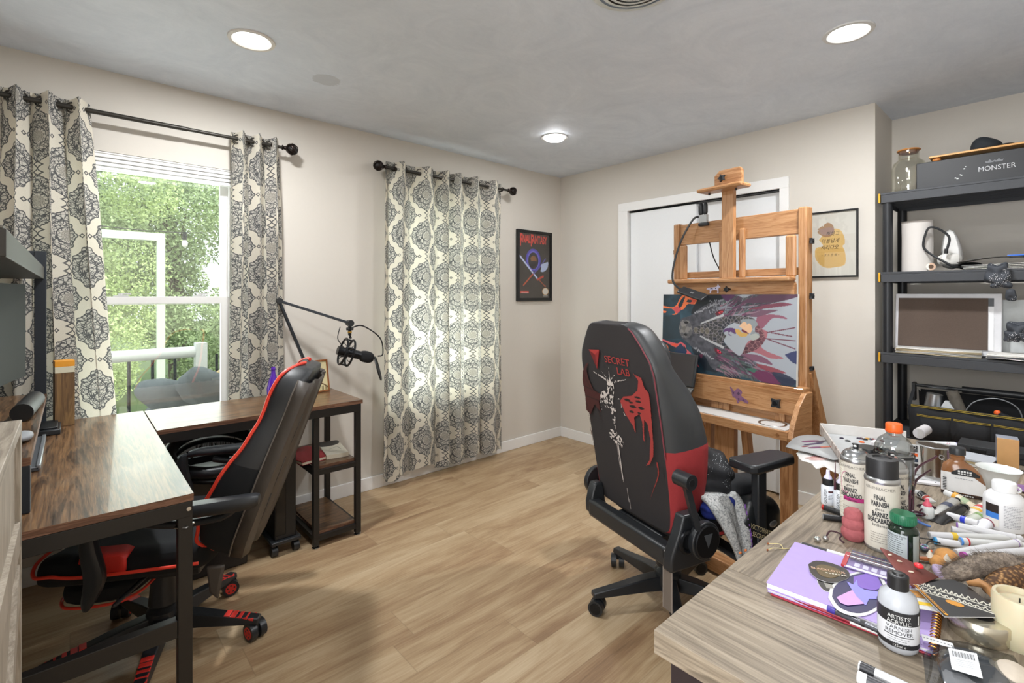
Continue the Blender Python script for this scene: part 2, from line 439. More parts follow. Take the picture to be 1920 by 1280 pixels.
base('baseboard_north', XW, 0, -.014, 0); base('baseboard_east', -.014, 0, -.668, -.014)
base('baseboard_east_end', -.014, 0, -2.444, -1.995); base('baseboard_alcove', XE-.014, XE, YS, -2.458); base('baseboard_alcove_side', 0, XE, -2.458, -2.444)
base('baseboard_west', XW, XW+.014, HY1+.06, -.014); base('baseboard_south', XW, XE, YS, YS+.014)
# closet: casing, track and two sliding doors
g = G(); cz = .085
g.box(-.022, 0, DY1-.005, DY1+cz, 0, DZ-.005, TRIM); g.box(-.022, 0, DY0-.05, DY0+.005, 0, DZ-.005, TRIM); g.box(-.022, 0, DY0-.05, DY1+cz, DZ-.005, DZ+.065, TRIM)
g.box(.0005, .10, DY1-.004, DY1+.0, 0, DZ-.013, TRIM); g.box(.0005, .10, DY0, DY0+.004, 0, DZ-.013, TRIM)
struct(g.build('trim_1', bev=.004, smooth=0))
g = G(); g.box(.012, .09, DY0+.004, DY1-.004, DZ-.012, DZ, BLKM); struct(g.build('trim_2', smooth=0))
DOORM = M('eceef0', .4, 0, .02)
g = G(); g.box(.018, .046, -1.345, DY1-.01, .012, DZ-.018, DOORM); struct(g.build('door_1', bev=.002, smooth=0))
g = G(); g.box(.054, .082, DY0+.016, -1.30, .012, DZ-.014, DOORM); struct(g.build('door_2', bev=.002, smooth=0))
# windows
GLASS = thin_glass('window_glass', 'f8fbf6', .12, .98)
def window(name, q, blind):
    x0, x1, z0, z1 = q; y0, y1 = .055, .105; mid = (z0+.02+z1)/2+.005
    g = G(); g.box(x0, x0+.03, y0-.01, .118, z0, z1, TRIM); g.box(x1-.03, x1, y0-.01, .118, z0, z1, TRIM); g.box(x0+.03, x1-.03, y0-.01, .118, z1-.03, z1, TRIM)
    g.box(x0+.03, x1-.03, .001, .118, z0, z0+.035, TRIM); g.box(x0-.02, x1+.02, -.03, 0, z0-.02, z0+.036, TRIM)
    g.box(x0, x0+.03, 0, y0-.01, z0, z0+.035, TRIM); g.box(x1-.03, x1, 0, y0-.01, z0, z0+.035, TRIM)
    fr = struct(g.build(name, smooth=0))
    for a, b, yy in ((z0+.035, mid+.02, y0+.004), (mid-.02, z1-.03, y0+.03)):
        s = G(); xa, xb = x0+.03, x1-.03
        s.box(xa, xa+.04, yy, yy+.026, a, b, TRIM); s.box(xb-.04, xb, yy, yy+.026, a, b, TRIM)
        s.box(xa+.04, xb-.04, yy, yy+.026, a, a+.042, TRIM); s.box(xa+.04, xb-.04, yy, yy+.026, b-.034, b, TRIM)
        o = s.build('sash', fr, smooth=0)
        s = G(); s.box(xa+.04, xb-.04, yy+.011, yy+.015, a+.04, b-.034, GLASS); s.build('pane', o, smooth=0)
        if a < 1:
            for k in (.25, .78):
                s = G(); cx = xa+(xb-xa)*k; s.box(cx-.03, cx+.03, yy+.002, yy+.024, b, b+.008, WHT); s.cyl((cx, yy+.012, b+.006), (cx, yy+.012, b+.018), .011, WHT)
                s.bar((cx-.004, yy+.012, b+.015), (cx+.04, yy+.004, b+.017), .012, .007, WHT); s.build('sash_lock', o)
    if blind:
        s = G()
        for i in range(4): s.box(x0+.004, x1-.004, .004, .040, z1-.028-.021*i, z1-.011-.021*i, TRIM)
        s.box(x0+.004, x1-.004, .002, .044, z1-.010, z1-.001, TRIM)
        s.build('raised_blind', fr, smooth=0, bev=.003)
window('window_1', W1, True); window('window_2', W2, False)

# ceiling lights
for i, (lx, ly) in enumerate(LAMPS):
    lab = ['round recessed ceiling light above the open window, glowing white', 'tilted recessed ceiling light nearest the far room corner',
           'round recessed ceiling light in front of the alcove shelf', 'recessed ceiling light above the camera side of the room'][i]
    t = thing('recessed_light', lab, 'ceiling light', (lx, ly, 2.44), group='recessed lights in the ceiling')
    LIT = NT('lit_lamp'); LIT.set('ffffff', .5, Emission_Color=(1, .98, .95, 1), Emission_Strength=9.)
    g = G(); g.lathe([(.070, -.001), (.078, -.007), (.092, -.006), (.094, -.0005)], WHT if i else M('d8d5cf', .4), seg=40, cap=False); g.build('trim_ring', t)
    g = G(T((0, 0, -.012), rx=.35, ry=-.35) if i == 1 else T((0, 0, 0)))
    if i == 1: g.lathe([(.001, -.016), (.055, -.014), (.066, -.004), (.066, .012)], LIT.m, seg=32)
    else: g.lathe([(.001, -.006), (.06, -.005), (.071, -.001)], LIT.m, seg=32, cap=False)
    g.build('lens', t)
# round diffuser at the top edge of the photo
t = thing('ceiling_vent', 'round pale ceiling diffuser with dark concentric ring gaps', 'ceiling vent', (-1.963, -2.145, 2.44))
g = G(); g.lathe([(.165, -.0005), (.163, -.012), (.135, -.020)], M('cfd2ce', .4, .3), seg=48, cap=False); g.build('outer_ring', t)
g = G(); g.lathe([(.001, -.004), (.14, -.004)], M('4b443c', .6), seg=32, cap=False); g.build('backing', t)
for k, R in enumerate((.118, .094, .070, .046, .02)):
    g = G(); g.lathe([(R+.010, -.010-.002*k), (R+.006, -.020-.003*k), (R-.010 if k < 4 else .001, -.024-.003*k)], M('d9dcd8', .4), seg=40, cap=False); g.build('louver_ring', t)

# ================================================================== curtains
def m_damask():
    n = NT('damask_cloth'); n.t.nodes.remove(n.b)
    tc = n.t.nodes.new('ShaderNodeUVMap'); q = n.t.nodes.new('ShaderNodeSeparateXYZ'); n.t.links.new(tc.outputs[0], q.inputs[0])
    u, v = E(n.t, q.outputs[0]), E(n.t, q.outputs[1])
    PX_, PY_ = .268, .292
    def cell(du, dv):
        a = (((u/PX_+du).fract())-.5)*PX_; b = (((v/PY_+dv).fract())-.5)*PY_; return a, b
    a1, b1 = cell(0, 0); a2, b2 = cell(.5, .5)
    A, B = .088, .112
    d1 = ((a1/A)*(a1/A)+(b1/B)*(b1/B)); d2 = ((a2/A)*(a2/A)+(b2/B)*(b2/B))
    k = d2 < d1
    a = a1.mixto(a2, k); b = b1.mixto(b2, k)
    X, Y = a/A, b/B; d = (X*X+Y*Y).sqrt(); th = Y.op('ARCTAN2', X)
    lob = (th*6).cos().abs(); tip = (th*2).cos()
    sn = (Y/d).abs().op('POWER', 9.0); cs = (X/d).abs().op('POWER', 9.0)
    R = lob*.09+.74+((th*12).cos().abs())*.05+sn*.17+cs*.06
    ins = d < R; line = (((d-R).abs()) < .022)
    # filigree inside
    f1 = (((d*21)+(th*6).cos()*2.2).sin()) > .28
    f2 = ((th*18+((d*9).sin())*2.5).cos()) > .25
    ring = ((d-.34).abs() < .018).max((d-.60).abs() < .018)
    lace = (n.voro(n.vec(a, b, 0), 88, 'Distance', 'DISTANCE_TO_EDGE') < .07)
    petals = ((((th*8).cos().abs())*.22+.62-d).abs() < .022).max((((th*6).sin().abs())*.26+.40-d).abs() < .022)
    dots = n.noise(n.vec(a*420, b*420, 0), 1, 2) > .53
    core = (d < .22); ctr = core*(dots)
    fil = petals.max(ring).max(lace)*ins*(1-core)
    # crosses above and below
    bb = b.abs()-.128; aa = a.abs()
    cr = (aa/.019+bb.abs()/.015); cr2 = (aa/.010+(bb.abs())/.022).min(cr)
    cross = (cr2 < 1.0)*(cr2 > .58)
    # side buds
    sb = ((aa-.094).abs()/.009+(b.abs())/.012); bud = (sb < 1)*(sb > .45)
    dark = line.max(fil).max(cross).max(bud).max(ctr*.8)
    wv = n.noise(n.vec(u*900, v*300, 0), 1, 2)*.5+n.noise(n.vec(u*250, v*900, 3), 1, 2)*.5
    basec = n.ramp(wv, [(.3, 'd9d2c2'), (.7, 'eee8da')])
    basec = n.mix(ins*.32, basec, '9aa0a8'); basec = n.mix(core*.5, basec, 'b5ada0')
    col = n.mix(dark*(wv*.5+.62), basec, '3c4047')
    D = n.t.nodes.new('ShaderNodeBsdfDiffuse'); n.t.links.new(col, D.inputs[0])
    TR = n.t.nodes.new('ShaderNodeBsdfTranslucent'); n.t.links.new(col, TR.inputs[0])
    bp = n.t.nodes.new('ShaderNodeBump'); bp.inputs[0].default_value = .25; bp.inputs['Distance'].default_value = .001
    n.t.links.new(wv.v, bp.inputs['Height']); n.t.links.new(bp.outputs[0], D.inputs['Normal'])
    mx = n.t.nodes.new('ShaderNodeMixShader'); mx.inputs[0].default_value = .34
    n.t.links.new(D.outputs[0], mx.inputs[1]); n.t.links.new(TR.outputs[0], mx.inputs[2]); n.t.links.new(mx.outputs[0], n.t.nodes['Material Output'].inputs[0])
    return n.m
DAM = m_damask()
RODM = M('37342f', .4, .5); BRONZE = M('2a211d', .35, .7)
def curtain(label, xt, xb, zt, zb, folds, fabw, seed, amp=.042, yc=-.105, grom=True, ph=0, hem=.012, push=0):
    rnd = random.Random(seed); nu, nv = folds*34, 46
    t = thing('curtain', label, 'curtain', ((xt[0]+xt[1])/2, yc, zb)); ox, oz = (xt[0]+xt[1])/2, zb
    V, UV = [], []
    fr = [rnd.uniform(.75, 1.3) for _ in range(folds+1)]; cum = [0]
    for q in fr: cum.append(cum[-1]+q)
    dr = [rnd.uniform(-1, 1) for _ in range(folds+2)]
    wv = [rnd.uniform(-1, 1) for _ in range(8)]
    def warp(s):
        x = s*folds; i = min(int(x), folds-1); return (cum[i]+fr[i]*(x-i))/cum[folds]
    for j in range(nv+1):
        h = j/nv; k = h*h*.4+h*.6
        for i in range(nu+1):
            s = i/nu; w = warp(s); x0 = xt[0]+(xt[1]-xt[0])*w; x1 = xb[0]+(xb[1]-xb[0])*w
            x = x0+(x1-x0)*k+math.sin(s*9+wv[0]*3+h*3)*.006*h
            p = 2*PI*folds*s+ph; idx = s*folds; ii = int(min(idx, folds)); am = amp*(1+.25*dr[ii]*h)*(1-.12*h)
            sn = math.sin(p); y = am*math.copysign(abs(sn)**.8, sn)+.010*math.sin(2.3*p+h*4+wv[1]*3)*h
            z_ = zt-(zt-zb)*h; pf = push*max(0, min(1, (1.7-z_)/.9)); y = y*(1-.42*pf)+.058*pf
            x += .014*math.sin(2*p)*min(1, h*3+.25)
            z = zt-(zt-zb)*h - (hem*math.sin(p*.5+wv[2]*3)+hem*.8*math.sin(p+wv[3]))*h**3 - (.004*(1+math.cos(2*p)) if j == 0 else 0)
            V.append((x-ox, y, z-oz)); UV.append((s*fabw+wv[4]*.1, z))
    F = [(j*(nu+1)+i, (j+1)*(nu+1)+i, (j+1)*(nu+1)+i+1, j*(nu+1)+i+1) for j in range(nv) for i in range(nu)]
    me = bpy.data.meshes.new('cloth'); me.from_pydata(V, [], F); uvl = me.uv_layers.new(name='UVMap')
    for lo in me.loops: uvl.data[lo.index].uv = UV[lo.vertex_index]
    me.polygons.foreach_set('use_smooth', [True]*len(F)); me.materials.append(DAM)
    o = bpy.data.objects.new('cloth', me); COL.objects.link(o); o.parent = t
    if grom:
        for c in range(folds*2):
            s = (c+.0)/(folds*2)-ph/(2*PI*folds)
            if s < .01 or s > .99: continue
            w = warp(s); g = G(); g.torus((xt[0]+(xt[1]-xt[0])*w-ox, 0, zt-.045-oz), .023, .004, M('6d6a66', .3, .9), ax=(.6, .8 if c % 2 else -.8, 0), seg=16, rs=6); g.build('grommet', t)
    return t
def rod(label, x0, x1, z):
    t = thing('curtain_rod', label, 'curtain rod', ((x0+x1)/2, -.105, z))
    g = G(); h = (x1-x0)/2; g.cyl((-h, 0, 0), (h*.2, 0, 0), .0115, RODM); g.cyl((h*.2, 0, 0), (h, 0, 0), .0095, RODM); g.build('pole', t)
    for sg in (-1, 1):
        g = G(); g.lathe([(.011, 0), (.016, .004), (.009, .012), (.013, .02), (.010, .026)], BRONZE, seg=14)
        rn = random.Random(5)
        g.sph((0, 0, .058), .029, M('1d1714', .5, .3))
        for k in range(9):
            a = rn.uniform(0, PI); b = rn.uniform(0, PI)
            g.torus((0, 0, .058), .0325, .0028, BRONZE, ax=(math.sin(a)*math.cos(b), math.sin(a)*math.sin(b), math.cos(a)), seg=20, rs=5)
        for v in range(len(g.v)): p = g.v[v]; g.v[v] = Vector((sg*(h+p.z), p.y, p.x))
        g.build('finial', t)
        g = G(); g.bar((sg*(h-.06), .105, -.02), (sg*(h-.06), 0, -.012), .012, .006, BRONZE, up=(0, 0, 1)); g.box(sg*(h-.06)-.012, sg*(h-.06)+.012, .099, .1045, -.05, .02, BRONZE)
        g.torus((sg*(h-.06), 0, 0), .014, .003, BRONZE, ax=(1, 0, 0), seg=12, rs=5); g.build('bracket', t)
rod('dark curtain rod with ball finials over the open window', -3.70, -2.53, 2.196)
rod('dark curtain rod with ball finials over the fully curtained window', -1.86, -.76, 2.197)
curtain('patterned grommet curtain gathered left of the open window, behind the shelf post', (-3.68, -3.385), (-3.735, -3.265), 2.24, .46, 3, .62, 3, push=1, ph=.8)
curtain('patterned grommet curtain gathered right of the open window, behind the desk', (-2.795, -2.545), (-2.80, -2.49), 2.24, .44, 3, .56, 5, ph=.5, push=1)
curtain('closed patterned curtain, left panel of the pair beside the poster', (-1.865, -1.345), (-1.885, -1.335), 2.25, .085, 3, .86, 8, hem=.02)
curtain('closed patterned curtain, right panel of the pair beside the poster', (-1.335, -.80), (-1.33, -.80), 2.25, .075, 3, .86, 11, ph=2.2, hem=.016)

# ================================================================== outside
DECK = wood('deck_boards', [(.3, '8d8477'), (.7, 'b3aa9b')], 0)
g = G(); g.box(-6.5, 4, .14, 2.2, -.14, -.08, DECK); struct(g.build('trim_deck', smooth=0))
g = G(); g.box(-30, 30, 2.2, 60, -1.6, -1.5, M('5d7040', .9, 0, .3, .3, 3)); struct(g.build('floor_outside', smooth=0))
t = thing('deck_railing', 'white topped railing with black balusters around the deck outside', 'railing', (-2.9, 1.55, -.08))
g = G(); g.cyl((-2.5, -.05, .95), (.22, 0, .95), .045, WHT, seg=14); g.bar((-2.5, -.05, .12), (3, 0, .12), .03, .04, BLKM); g.build('top_rail', t)
g = G(); g.box(.20, .28, -.05, .05, 0, 1.02, WHT); g.build('post', t)
for k in range(20):
    g = G(); x = -2.4+k*.145; g.cyl((x, -.05*(1-k/20), .12), (x, -.05*(1-k/20), .92), .011, BLKM, seg=8); g.build('baluster', t)
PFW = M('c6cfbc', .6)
t = thing('pale_frame', 'pale posts and beam standing beyond the deck railing', 'porch frame', (-3.0, 3.2, -1.5))  # two pale posts carrying a beam beyond the railing
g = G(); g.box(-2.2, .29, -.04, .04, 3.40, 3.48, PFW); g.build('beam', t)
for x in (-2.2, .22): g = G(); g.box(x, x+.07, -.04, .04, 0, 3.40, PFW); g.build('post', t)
t = thing('string_light', 'clear outdoor bulb hanging from a thin wire across the window view', 'string light', (-2.7, 1.3, 0))
g = G(); g.tube([(-1.2, 0, 1.86), (-.3, 0, 1.80), (.6, 0, 1.86), (1.8, 0, 1.9)], .003, BLK, 5); g.build('wire', t)
g = G(); g.cyl((-.105, 0, 1.81), (-.105, 0, 1.75), .014, BLK, seg=10); g.build('socket', t)
g = G(); g.sph((-.105, 0, 1.722), (.020, .020, .030), M('efeee6', .2)); g.build('bulb', t)
# papasan chair on the deck
CUSH = M('686b6f', .9, 0, .12, .3, 90); RAT = wood('rattan', [(.3, 'b89a6c'), (.7, 'd9c195')], 0)
t = thing('papasan_chair', 'round papasan chair with a tufted grey cushion on the deck', 'chair', (-2.60, .92, -.08))
g = G(); g.torus((0, 0, .50), .46, .02, RAT, ax=(-.25, -.45, 1), seg=30); g.torus((0, 0, .12), .30, .018, RAT, seg=24)
g.build('rattan_frame', t)
for k in range(12):
    a = 2*PI*k/12; g = G(); g.tube([(.30*math.cos(a), .30*math.sin(a), .12), (.24*math.cos(a+.3), .24*math.sin(a+.3), .3), (.44*math.cos(a), .44*math.sin(a), .5+.10*math.cos(a)+.18*math.sin(a))], .009, RAT, 6); g.build('spoke', t)
B3 = Euler((-.50, .42, 0)).to_matrix()
g = G()
for k in range(9):
    a = 2*PI*k/8; q = B3 @ Vector((.36*math.cos(a), .36*math.sin(a), .06)) if k < 8 else B3 @ Vector((0, 0, -.03)); g.X = Matrix.Translation(Vector((0, 0, .50))+q) @ (B3.to_4x4() @ Matrix.Rotation(a, 4, 'Z')); g.sph((0, 0, 0), (.25, .165, .125) if k < 8 else (.20, .20, .10), CUSH, 28, 18, .9, lambda p: p*(1-.12*abs(math.sin(p.y*20))-.05*abs(math.sin(p.x*26))))
g.X = Matrix(); g.build('cushion', t, smooth=180)
g = G(); g.tube([(-.05, .42, .74), (.20, .44, .86), (.43, .26, .76), (.52, -.05, .55)], .016, RAT); g.build('back_hoop', t)

def leaf_mat(name, a, b):
    n = NT(name); c = n.coords(); v = n.vec(*c); f = n.noise(v, 1.6, 3)*.6+n.noise(v, 25, 2)*.4
    n.set(n.ramp(f, [(.3, a), (.7, b)]), .6, Subsurface_Weight=0); n.t.nodes['Principled BSDF'].inputs['Transmission Weight'].default_value = 0
    return n.m
LEAFS = [leaf_mat('leaf_bright', '8da45a', 'ccd79e'), leaf_mat('leaf_mid', '7f9563', 'b6c493'), leaf_mat('leaf_dark', '55673f', '8d9f6a')]
BARK = M('5b5148', .9, 0, .2, .5, 20)
def tree(label, loc, hgt, rad, lm, n, seed, trunk=True, lo=.25, sz=.13):
    rn = np.random.RandomState(seed); t = thing('tree', label, 'tree', loc)
    k = 26; cc = np.stack([rn.uniform(-1, 1, k)*rad*.75, rn.uniform(-1, 1, k)*rad*.6, hgt*(lo+(1-lo)*rn.rand(k))], 1)
    rr = rad*rn.uniform(.28, .5, k)
    w = rn.randint(0, k, n); d = rn.normal(size=(n, 3)); d /= np.linalg.norm(d, axis=1)[:, None]
    P = cc[w]+d*(rr[w]*rn.uniform(.6, 1.05, n))[:, None]*np.array([1, 1, .8])
    a = rn.normal(size=(n, 3)); a /= np.linalg.norm(a, axis=1)[:, None]; b = np.cross(a, rn.normal(size=(n, 3))); b /= np.linalg.norm(b, axis=1)[:, None]
    s = (sz*rn.uniform(.6, 1.3, n))[:, None]
    V = np.stack([P-a*s, P+b*s*.5, P+a*s, P-b*s*.5], 1).reshape(-1, 3)
    me = bpy.data.meshes.new('foliage'); me.from_pydata(V.tolist(), [], np.arange(4*n).reshape(-1, 4).tolist()); me.materials.append(lm)
    o = bpy.data.objects.new('foliage', me); COL.objects.link(o); o.parent = t
    g = G(); g.tube([(0, 0, 0), (.05*rad, 0, hgt*.3), (-.04*rad, 0, hgt*.6), (0, 0, hgt*.92)], .1, BARK, 7, rr=lambda q: .16*(1-q)+.03)
    for i in range(5):
        c = cc[i]; g.tube([(0, 0, c[2]*.5), tuple(c*np.array([.5, .5, .8])), tuple(c)], .05, BARK, 6, rr=lambda q: .05*(1-q)+.01)
    g.build('trunk', t)
tree('bright leafy maple tree close behind the railing, left in the window view', (-3.55, 5.4, -1.5), 4.9, 1.15, LEAFS[0], 48000, 1, sz=.024)
tree('tall pale green tree filling the middle of the window view', (-1.9, 9.0, -1.5), 8.2, 1.9, LEAFS[1], 60000, 2, sz=.036)
tree('hazy tall tree at the right of the window view', (.95, 11.4, -1.5), 8.6, 1.9, LEAFS[1], 30000, 3, sz=.05)
tree('dark low bush just beyond the deck railing', (-1.35, 5.6, -1.5), 2.4, .95, LEAFS[2], 26000, 4, lo=.1, sz=.028)
tree('large tree standing far left behind the maple', (-6.6, 9.5, -1.5), 8.5, 2.2, LEAFS[2], 9000, 5, sz=.09)
tree('large dark tree far right of the window view', (5.6, 9.0, -1.5), 7.8, 1.8, LEAFS[2], 9000, 6, sz=.09)
tree('tall dense background tree directly behind the pale tree', (-4.2, 15.5, -1.5), 10.5, 3.1, LEAFS[2], 40000, 9, lo=.05, sz=.08)
tree('tall dense background tree right of the pale tree', (3.0, 15.8, -1.5), 10, 3.0, LEAFS[1], 16000, 10, lo=.05, sz=.13)

# ================================================================== pictures on the walls
def frame(t, W, H, d, wd, m, back=M('f0eeea', .7)):
    g = G(); g.box(-W/2, -W/2+wd, -d, 0, -H/2, H/2, m); g.box(W/2-wd, W/2, -d, 0, -H/2, H/2, m)
    g.box(-W/2+wd, W/2-wd, -d, 0, H/2-wd, H/2, m); g.box(-W/2+wd, W/2-wd, -d, 0, -H/2, -H/2+wd, m); g.build('frame', t, smooth=0, bev=.0015)
def faces(base, T_): return base @ T_
UP = Matrix.Rotation(PI/2, 4, 'X')            # text plane xy -> upright xz facing -y
t = thing('framed_poster', 'black framed dark fantasy game poster with red title lettering', 'poster', (-.3575, -.002, 1.591))
W, H = .437, .626
frame(t, W, H, .022, .026, M('131315', .25))
c = Canvas(W-.05, H-.05, 150, '322c29'); c.put(c.fbm(6, 3) > .62, '3a332f')
c.ell(.46, .41, .24, .175, '4a43b4'); c.ell(.46, .415, .20, .15, '6f66d0'); c.ell(.46, .42, .165, .13, '201c22')
c.poly([(.36, .38), (.45, .34), (.55, .37), (.56, .43), (.48, .42), (.4, .43)], '8c5a28', .9, smooth=True)
c.line([(.04, .36), (.3, .52), (.6, .70)], .045, 'aab4e0'); c.line([(.05, .365), (.58, .69)], .016, 'e4e9fb', smooth=False)
c.line([(.86, .38), (.66, .52), (.45, .63)], .03, '5c56a8'); c.line([(.44, .63), (.15, .80)], .035, 'c2522f')
c.poly([(.72, .47), (.86, .44), (.95, .43), (.93, .52), (.82, .58), (.70, .58), (.72, .53)], 'b9c8ea', smooth=True)
c.line([(.60, .71), (.78, .66)], .05, 'c4402e'); c.line([(.66, .72), (.82, .80)], .02, 'b0502e'); c.ell(.85, .81, .03, .018, '9a4a2c')
c.ell(.86, .895, .11, .058, 'c99b5a'); c.ell(.86, .895, .095, .05, 'd9d5cd')
c.poly([(.05, .89), (.31, .89), (.31, .925), (.05, .925)], 'e4473c')
c.obj('print', T((0, -.010, 0)), ART, t)
g = G(); TT = T((0, -.0115, .228)) @ UP
px_ = -.181
for s_, sz_, sx_, dz_ in (('F', .135, .50, -.012), ('INAL', .088, .56, 0), ('F', .135, .50, -.012), ('ANTASY', .088, .56, 0)):
    v_, f_ = text_geo(s_, sz_, 'LEFT', .03, 0, sx_); g.add([(px_+a_, -.0116, .232+dz_+b_*1.1) for a_, b_ in v_], f_, M('e0443a', .5)); px_ += max(a_ for a_, b_ in v_)-(.012 if s_ == 'F' else -.002)
g.text('Nintendo', .022, T((-.122, -.0115, -.236)) @ UP, WHT)
[g.box(.11+.010*k, .116+.010*k, -.0112, -.0108, -.272, -.266, WHT) for k in range(6)]; g.build('lettering', t, smooth=0)
g = G(); g.box(-W/2+.024, W/2-.024, -.0160, -.0150, -H/2+.024, H/2-.024, thin_glass('poster_glass', 'ffffff', .05, .98)); g.build('glazing', t, smooth=0)

t = thing('framed_calligraphy', 'thin black framed floating print with ochre leaf shape and brush lettering', 'picture', (-.002, -2.221, 1.639), rz=-PI/2)
W, H = .290, .404; frame(t, W, H, .018, .010, M('1a1b1d', .3))
c = Canvas(W-.018, H-.018, 150, 'd9d6cc'); c.put(c.fbm(4, 8) > .55, 'd3d0c6')
c.poly([(.28, .42), (.36, .52), (.22, .55), (.20, .68), (.28, .80), (.42, .87), (.6, .865), (.76, .84), (.80, .76), (.78, .62), (.74, .54), (.78, .50), (.77, .40), (.70, .29), (.58, .26), (.42, .30)], 'd9b571', smooth=True)
c.poly([(.22, .60), (.3, .55), (.5, .56), (.74, .58), (.79, .70), (.75, .83), (.5, .86), (.3, .80)], 'cfa75c', .7, smooth=True)
c.poly([(.38, .18), (.46, .155), (.55, .20), (.58, .30), (.52, .37), (.40, .38), (.29, .33), (.25, .29), (.28, .26), (.25, .25), (.35, .20), (.36, .22)], 'a5805c', smooth=True)
c.poly([(.27, .26), (.40, .235), (.55, .24), (.57, .31), (.45, .36), (.33, .33)], '9c7f78', .8, smooth=True)
c.obj('print', T((0, -.008, 0)), ART, t)
g = G()
for s, z, x in (('착하고', .062, .012), ('아름답게', .020, .0), ('자라다오', -.020, -.003), ('~ 고 소 은 쌤 ~', -.066, 0)):
    g.text(s, .030 if z > -.05 else .018, T((x, -.0086, z)) @ UP, INK, shear=.25, sx=.85)
g.build('lettering', t, smooth=0)
g = G(); g.box(-W/2+.009, W/2-.009, -.013, -.012, -H/2+.009, H/2-.009, thin_glass('picture_glass', 'ffffff', .06, .98)); g.build('glazing', t, smooth=0)

# ================================================================== left desk
RUST = wood('rustic_brown_wood', [(.25, '1c120c'), (.42, '3a281b'), (.53, '5c432e'), (.66, '7c5c3e'), (.85, '9a7a56')], 1, 1.15, .30, 1.5, .25, .25, 5)
RUSTX = wood('rustic_brown_wood_across', [(.25, '1c120c'), (.42, '3a281b'), (.53, '5c432e'), (.66, '7c5c3e'), (.85, '9a7a56')], 0, 1.15, .30, 1.5, .25, .25, 5)
EDGE = wood('layered_edge', [(.3, '4a3325'), (.5, '6f4c38'), (.7, '94705a')], 0, 3, .5)
STEEL = M('2a2826', .42, .3, .1, .1, 200)
TI = 5
def top(name, t, x0, x1, y0, y1, z, m, th=.020):
    g = G(); g.box(x0, x1, y0, y1, z-th, z, lambda i: m if i == TI else EDGE); 
    return g.build(name, t, smooth=0)


DX, DY = -3.180, -1.452
t = thing('corner_desk', 'L-shaped rustic brown desk with black steel frame under the open window', 'desk', (0, 0, 0))
top('desktop', t, -3.79, DX, DY, -.078, .75, RUST); top('desktop', t, DX+.006, -2.240, -.560, -.078, .748, RUSTX)
def rail(a, b, w=.03, h=.045): g = G(); g.bar(a, b, w, h, STEEL); return g.build('frame_rail', t, smooth=0, bev=.002)
def leg(x, y, z1, w=.036, z0=.012):
    g = G(); g.box(x-w/2, x+w/2, y-w/2, y+w/2, z0, z1, STEEL); o = g.build('leg', t, smooth=0, bev=.002)
    g = G(); g.lathe([(.020, 0), (.020, .005), (.008, .009), (.008, .03)], CHROME, (x, y, 0), 16); g.build('foot', o)
leg(DX-.020, DY+.02, .729); leg(-3.768, DY+.02, .729); leg(-3.768, -.10, .729)
rail((DX-.004, DY+.016, .706), (-3.76, DY+.016, .706)); rail((DX-.016, DY+.02, .706), (DX-.016, -.10, .706)); rail((-3.768, DY+.04, .706), (-3.768, -.1, .706))
rail((DX-.038, DY+.02, .365), (-3.75, DY+.02, .365), .03, .05)
g = G(); g.cyl((DX-.012, DY+.001, .708), (DX-.012, DY-.003, .708), .006, CHROME, seg=12); g.build('bolt', t)
g = G(); g.torus((DX-.020, DY+.02, .655), .024, .003, CHROME, seg=4, rs=4); g.build('bracket', t)
# shelf end of the return
for x in (-2.262, -2.492):
    leg(x, -.538, .728, .030); leg(x, -.105, .728, .030)
rail((DX, -.545, .708), (-2.25, -.545, .708)); rail((DX, -.10, .708), (-2.25, -.10, .708)); rail((-2.262, -.54, .708), (-2.262, -.1, .708))
for z in (.413, .068):
    g = G(); g.box(-2.478, -2.276, -.530, -.112, z-.004, z+.012, lambda i: RUSTX if i == 5 else EDGE); sh = g.build('shelf', t, smooth=0)
    for a, b in (((-2.492, -.538), (-2.262, -.538)), ((-2.492, -.105), (-2.262, -.105)), ((-2.492, -.538), (-2.492, -.105)), ((-2.262, -.538), (-2.262, -.105))):
        g = G(); g.bar((a[0], a[1], z-.018), (b[0], b[1], z-.018), .024, .026, STEEL); g.build('shelf_rail', sh, smooth=0)
# hutch standing on the desk along the west wall
t = thing('desk_hutch', 'black steel hutch with dark wood shelves standing on the brown desk at left', 'hutch', (0, 0, 0))
HX = -3.535
g = G(); g.box(-3.80, HX, -1.86, -.165, 1.400, 1.452, M('35322e', .45, .2)); g.box(-3.80, HX-.004, -1.86, -.165, 1.452, 1.458, M('6b675f', .5)); g.build('top_shelf', t, smooth=0, bev=.002)
g = G(); g.box(-3.80, HX+.008, -1.32, -.165, .878, .900, lambda i: RUST if i == 5 else EDGE); g.build('riser_shelf', t, smooth=0)
for y, z1 in ((-.185, 1.52), (-1.30, .878)):
    for x in (HX-.012, -3.78): g = G(); g.box(x-.019, x+.019, y-.019, y+.019, .7505, z1, M('2c3138', .4, .3)); g.build('post', t, smooth=0, bev=.003)
g = G(); g.bar((HX-.012, -.185, 1.507), (-3.78, -.185, 1.507), .03, .026, M('2c3138', .4, .3)); g.build('crossbar', t, smooth=0, bev=.002)

def desk_item(): pass
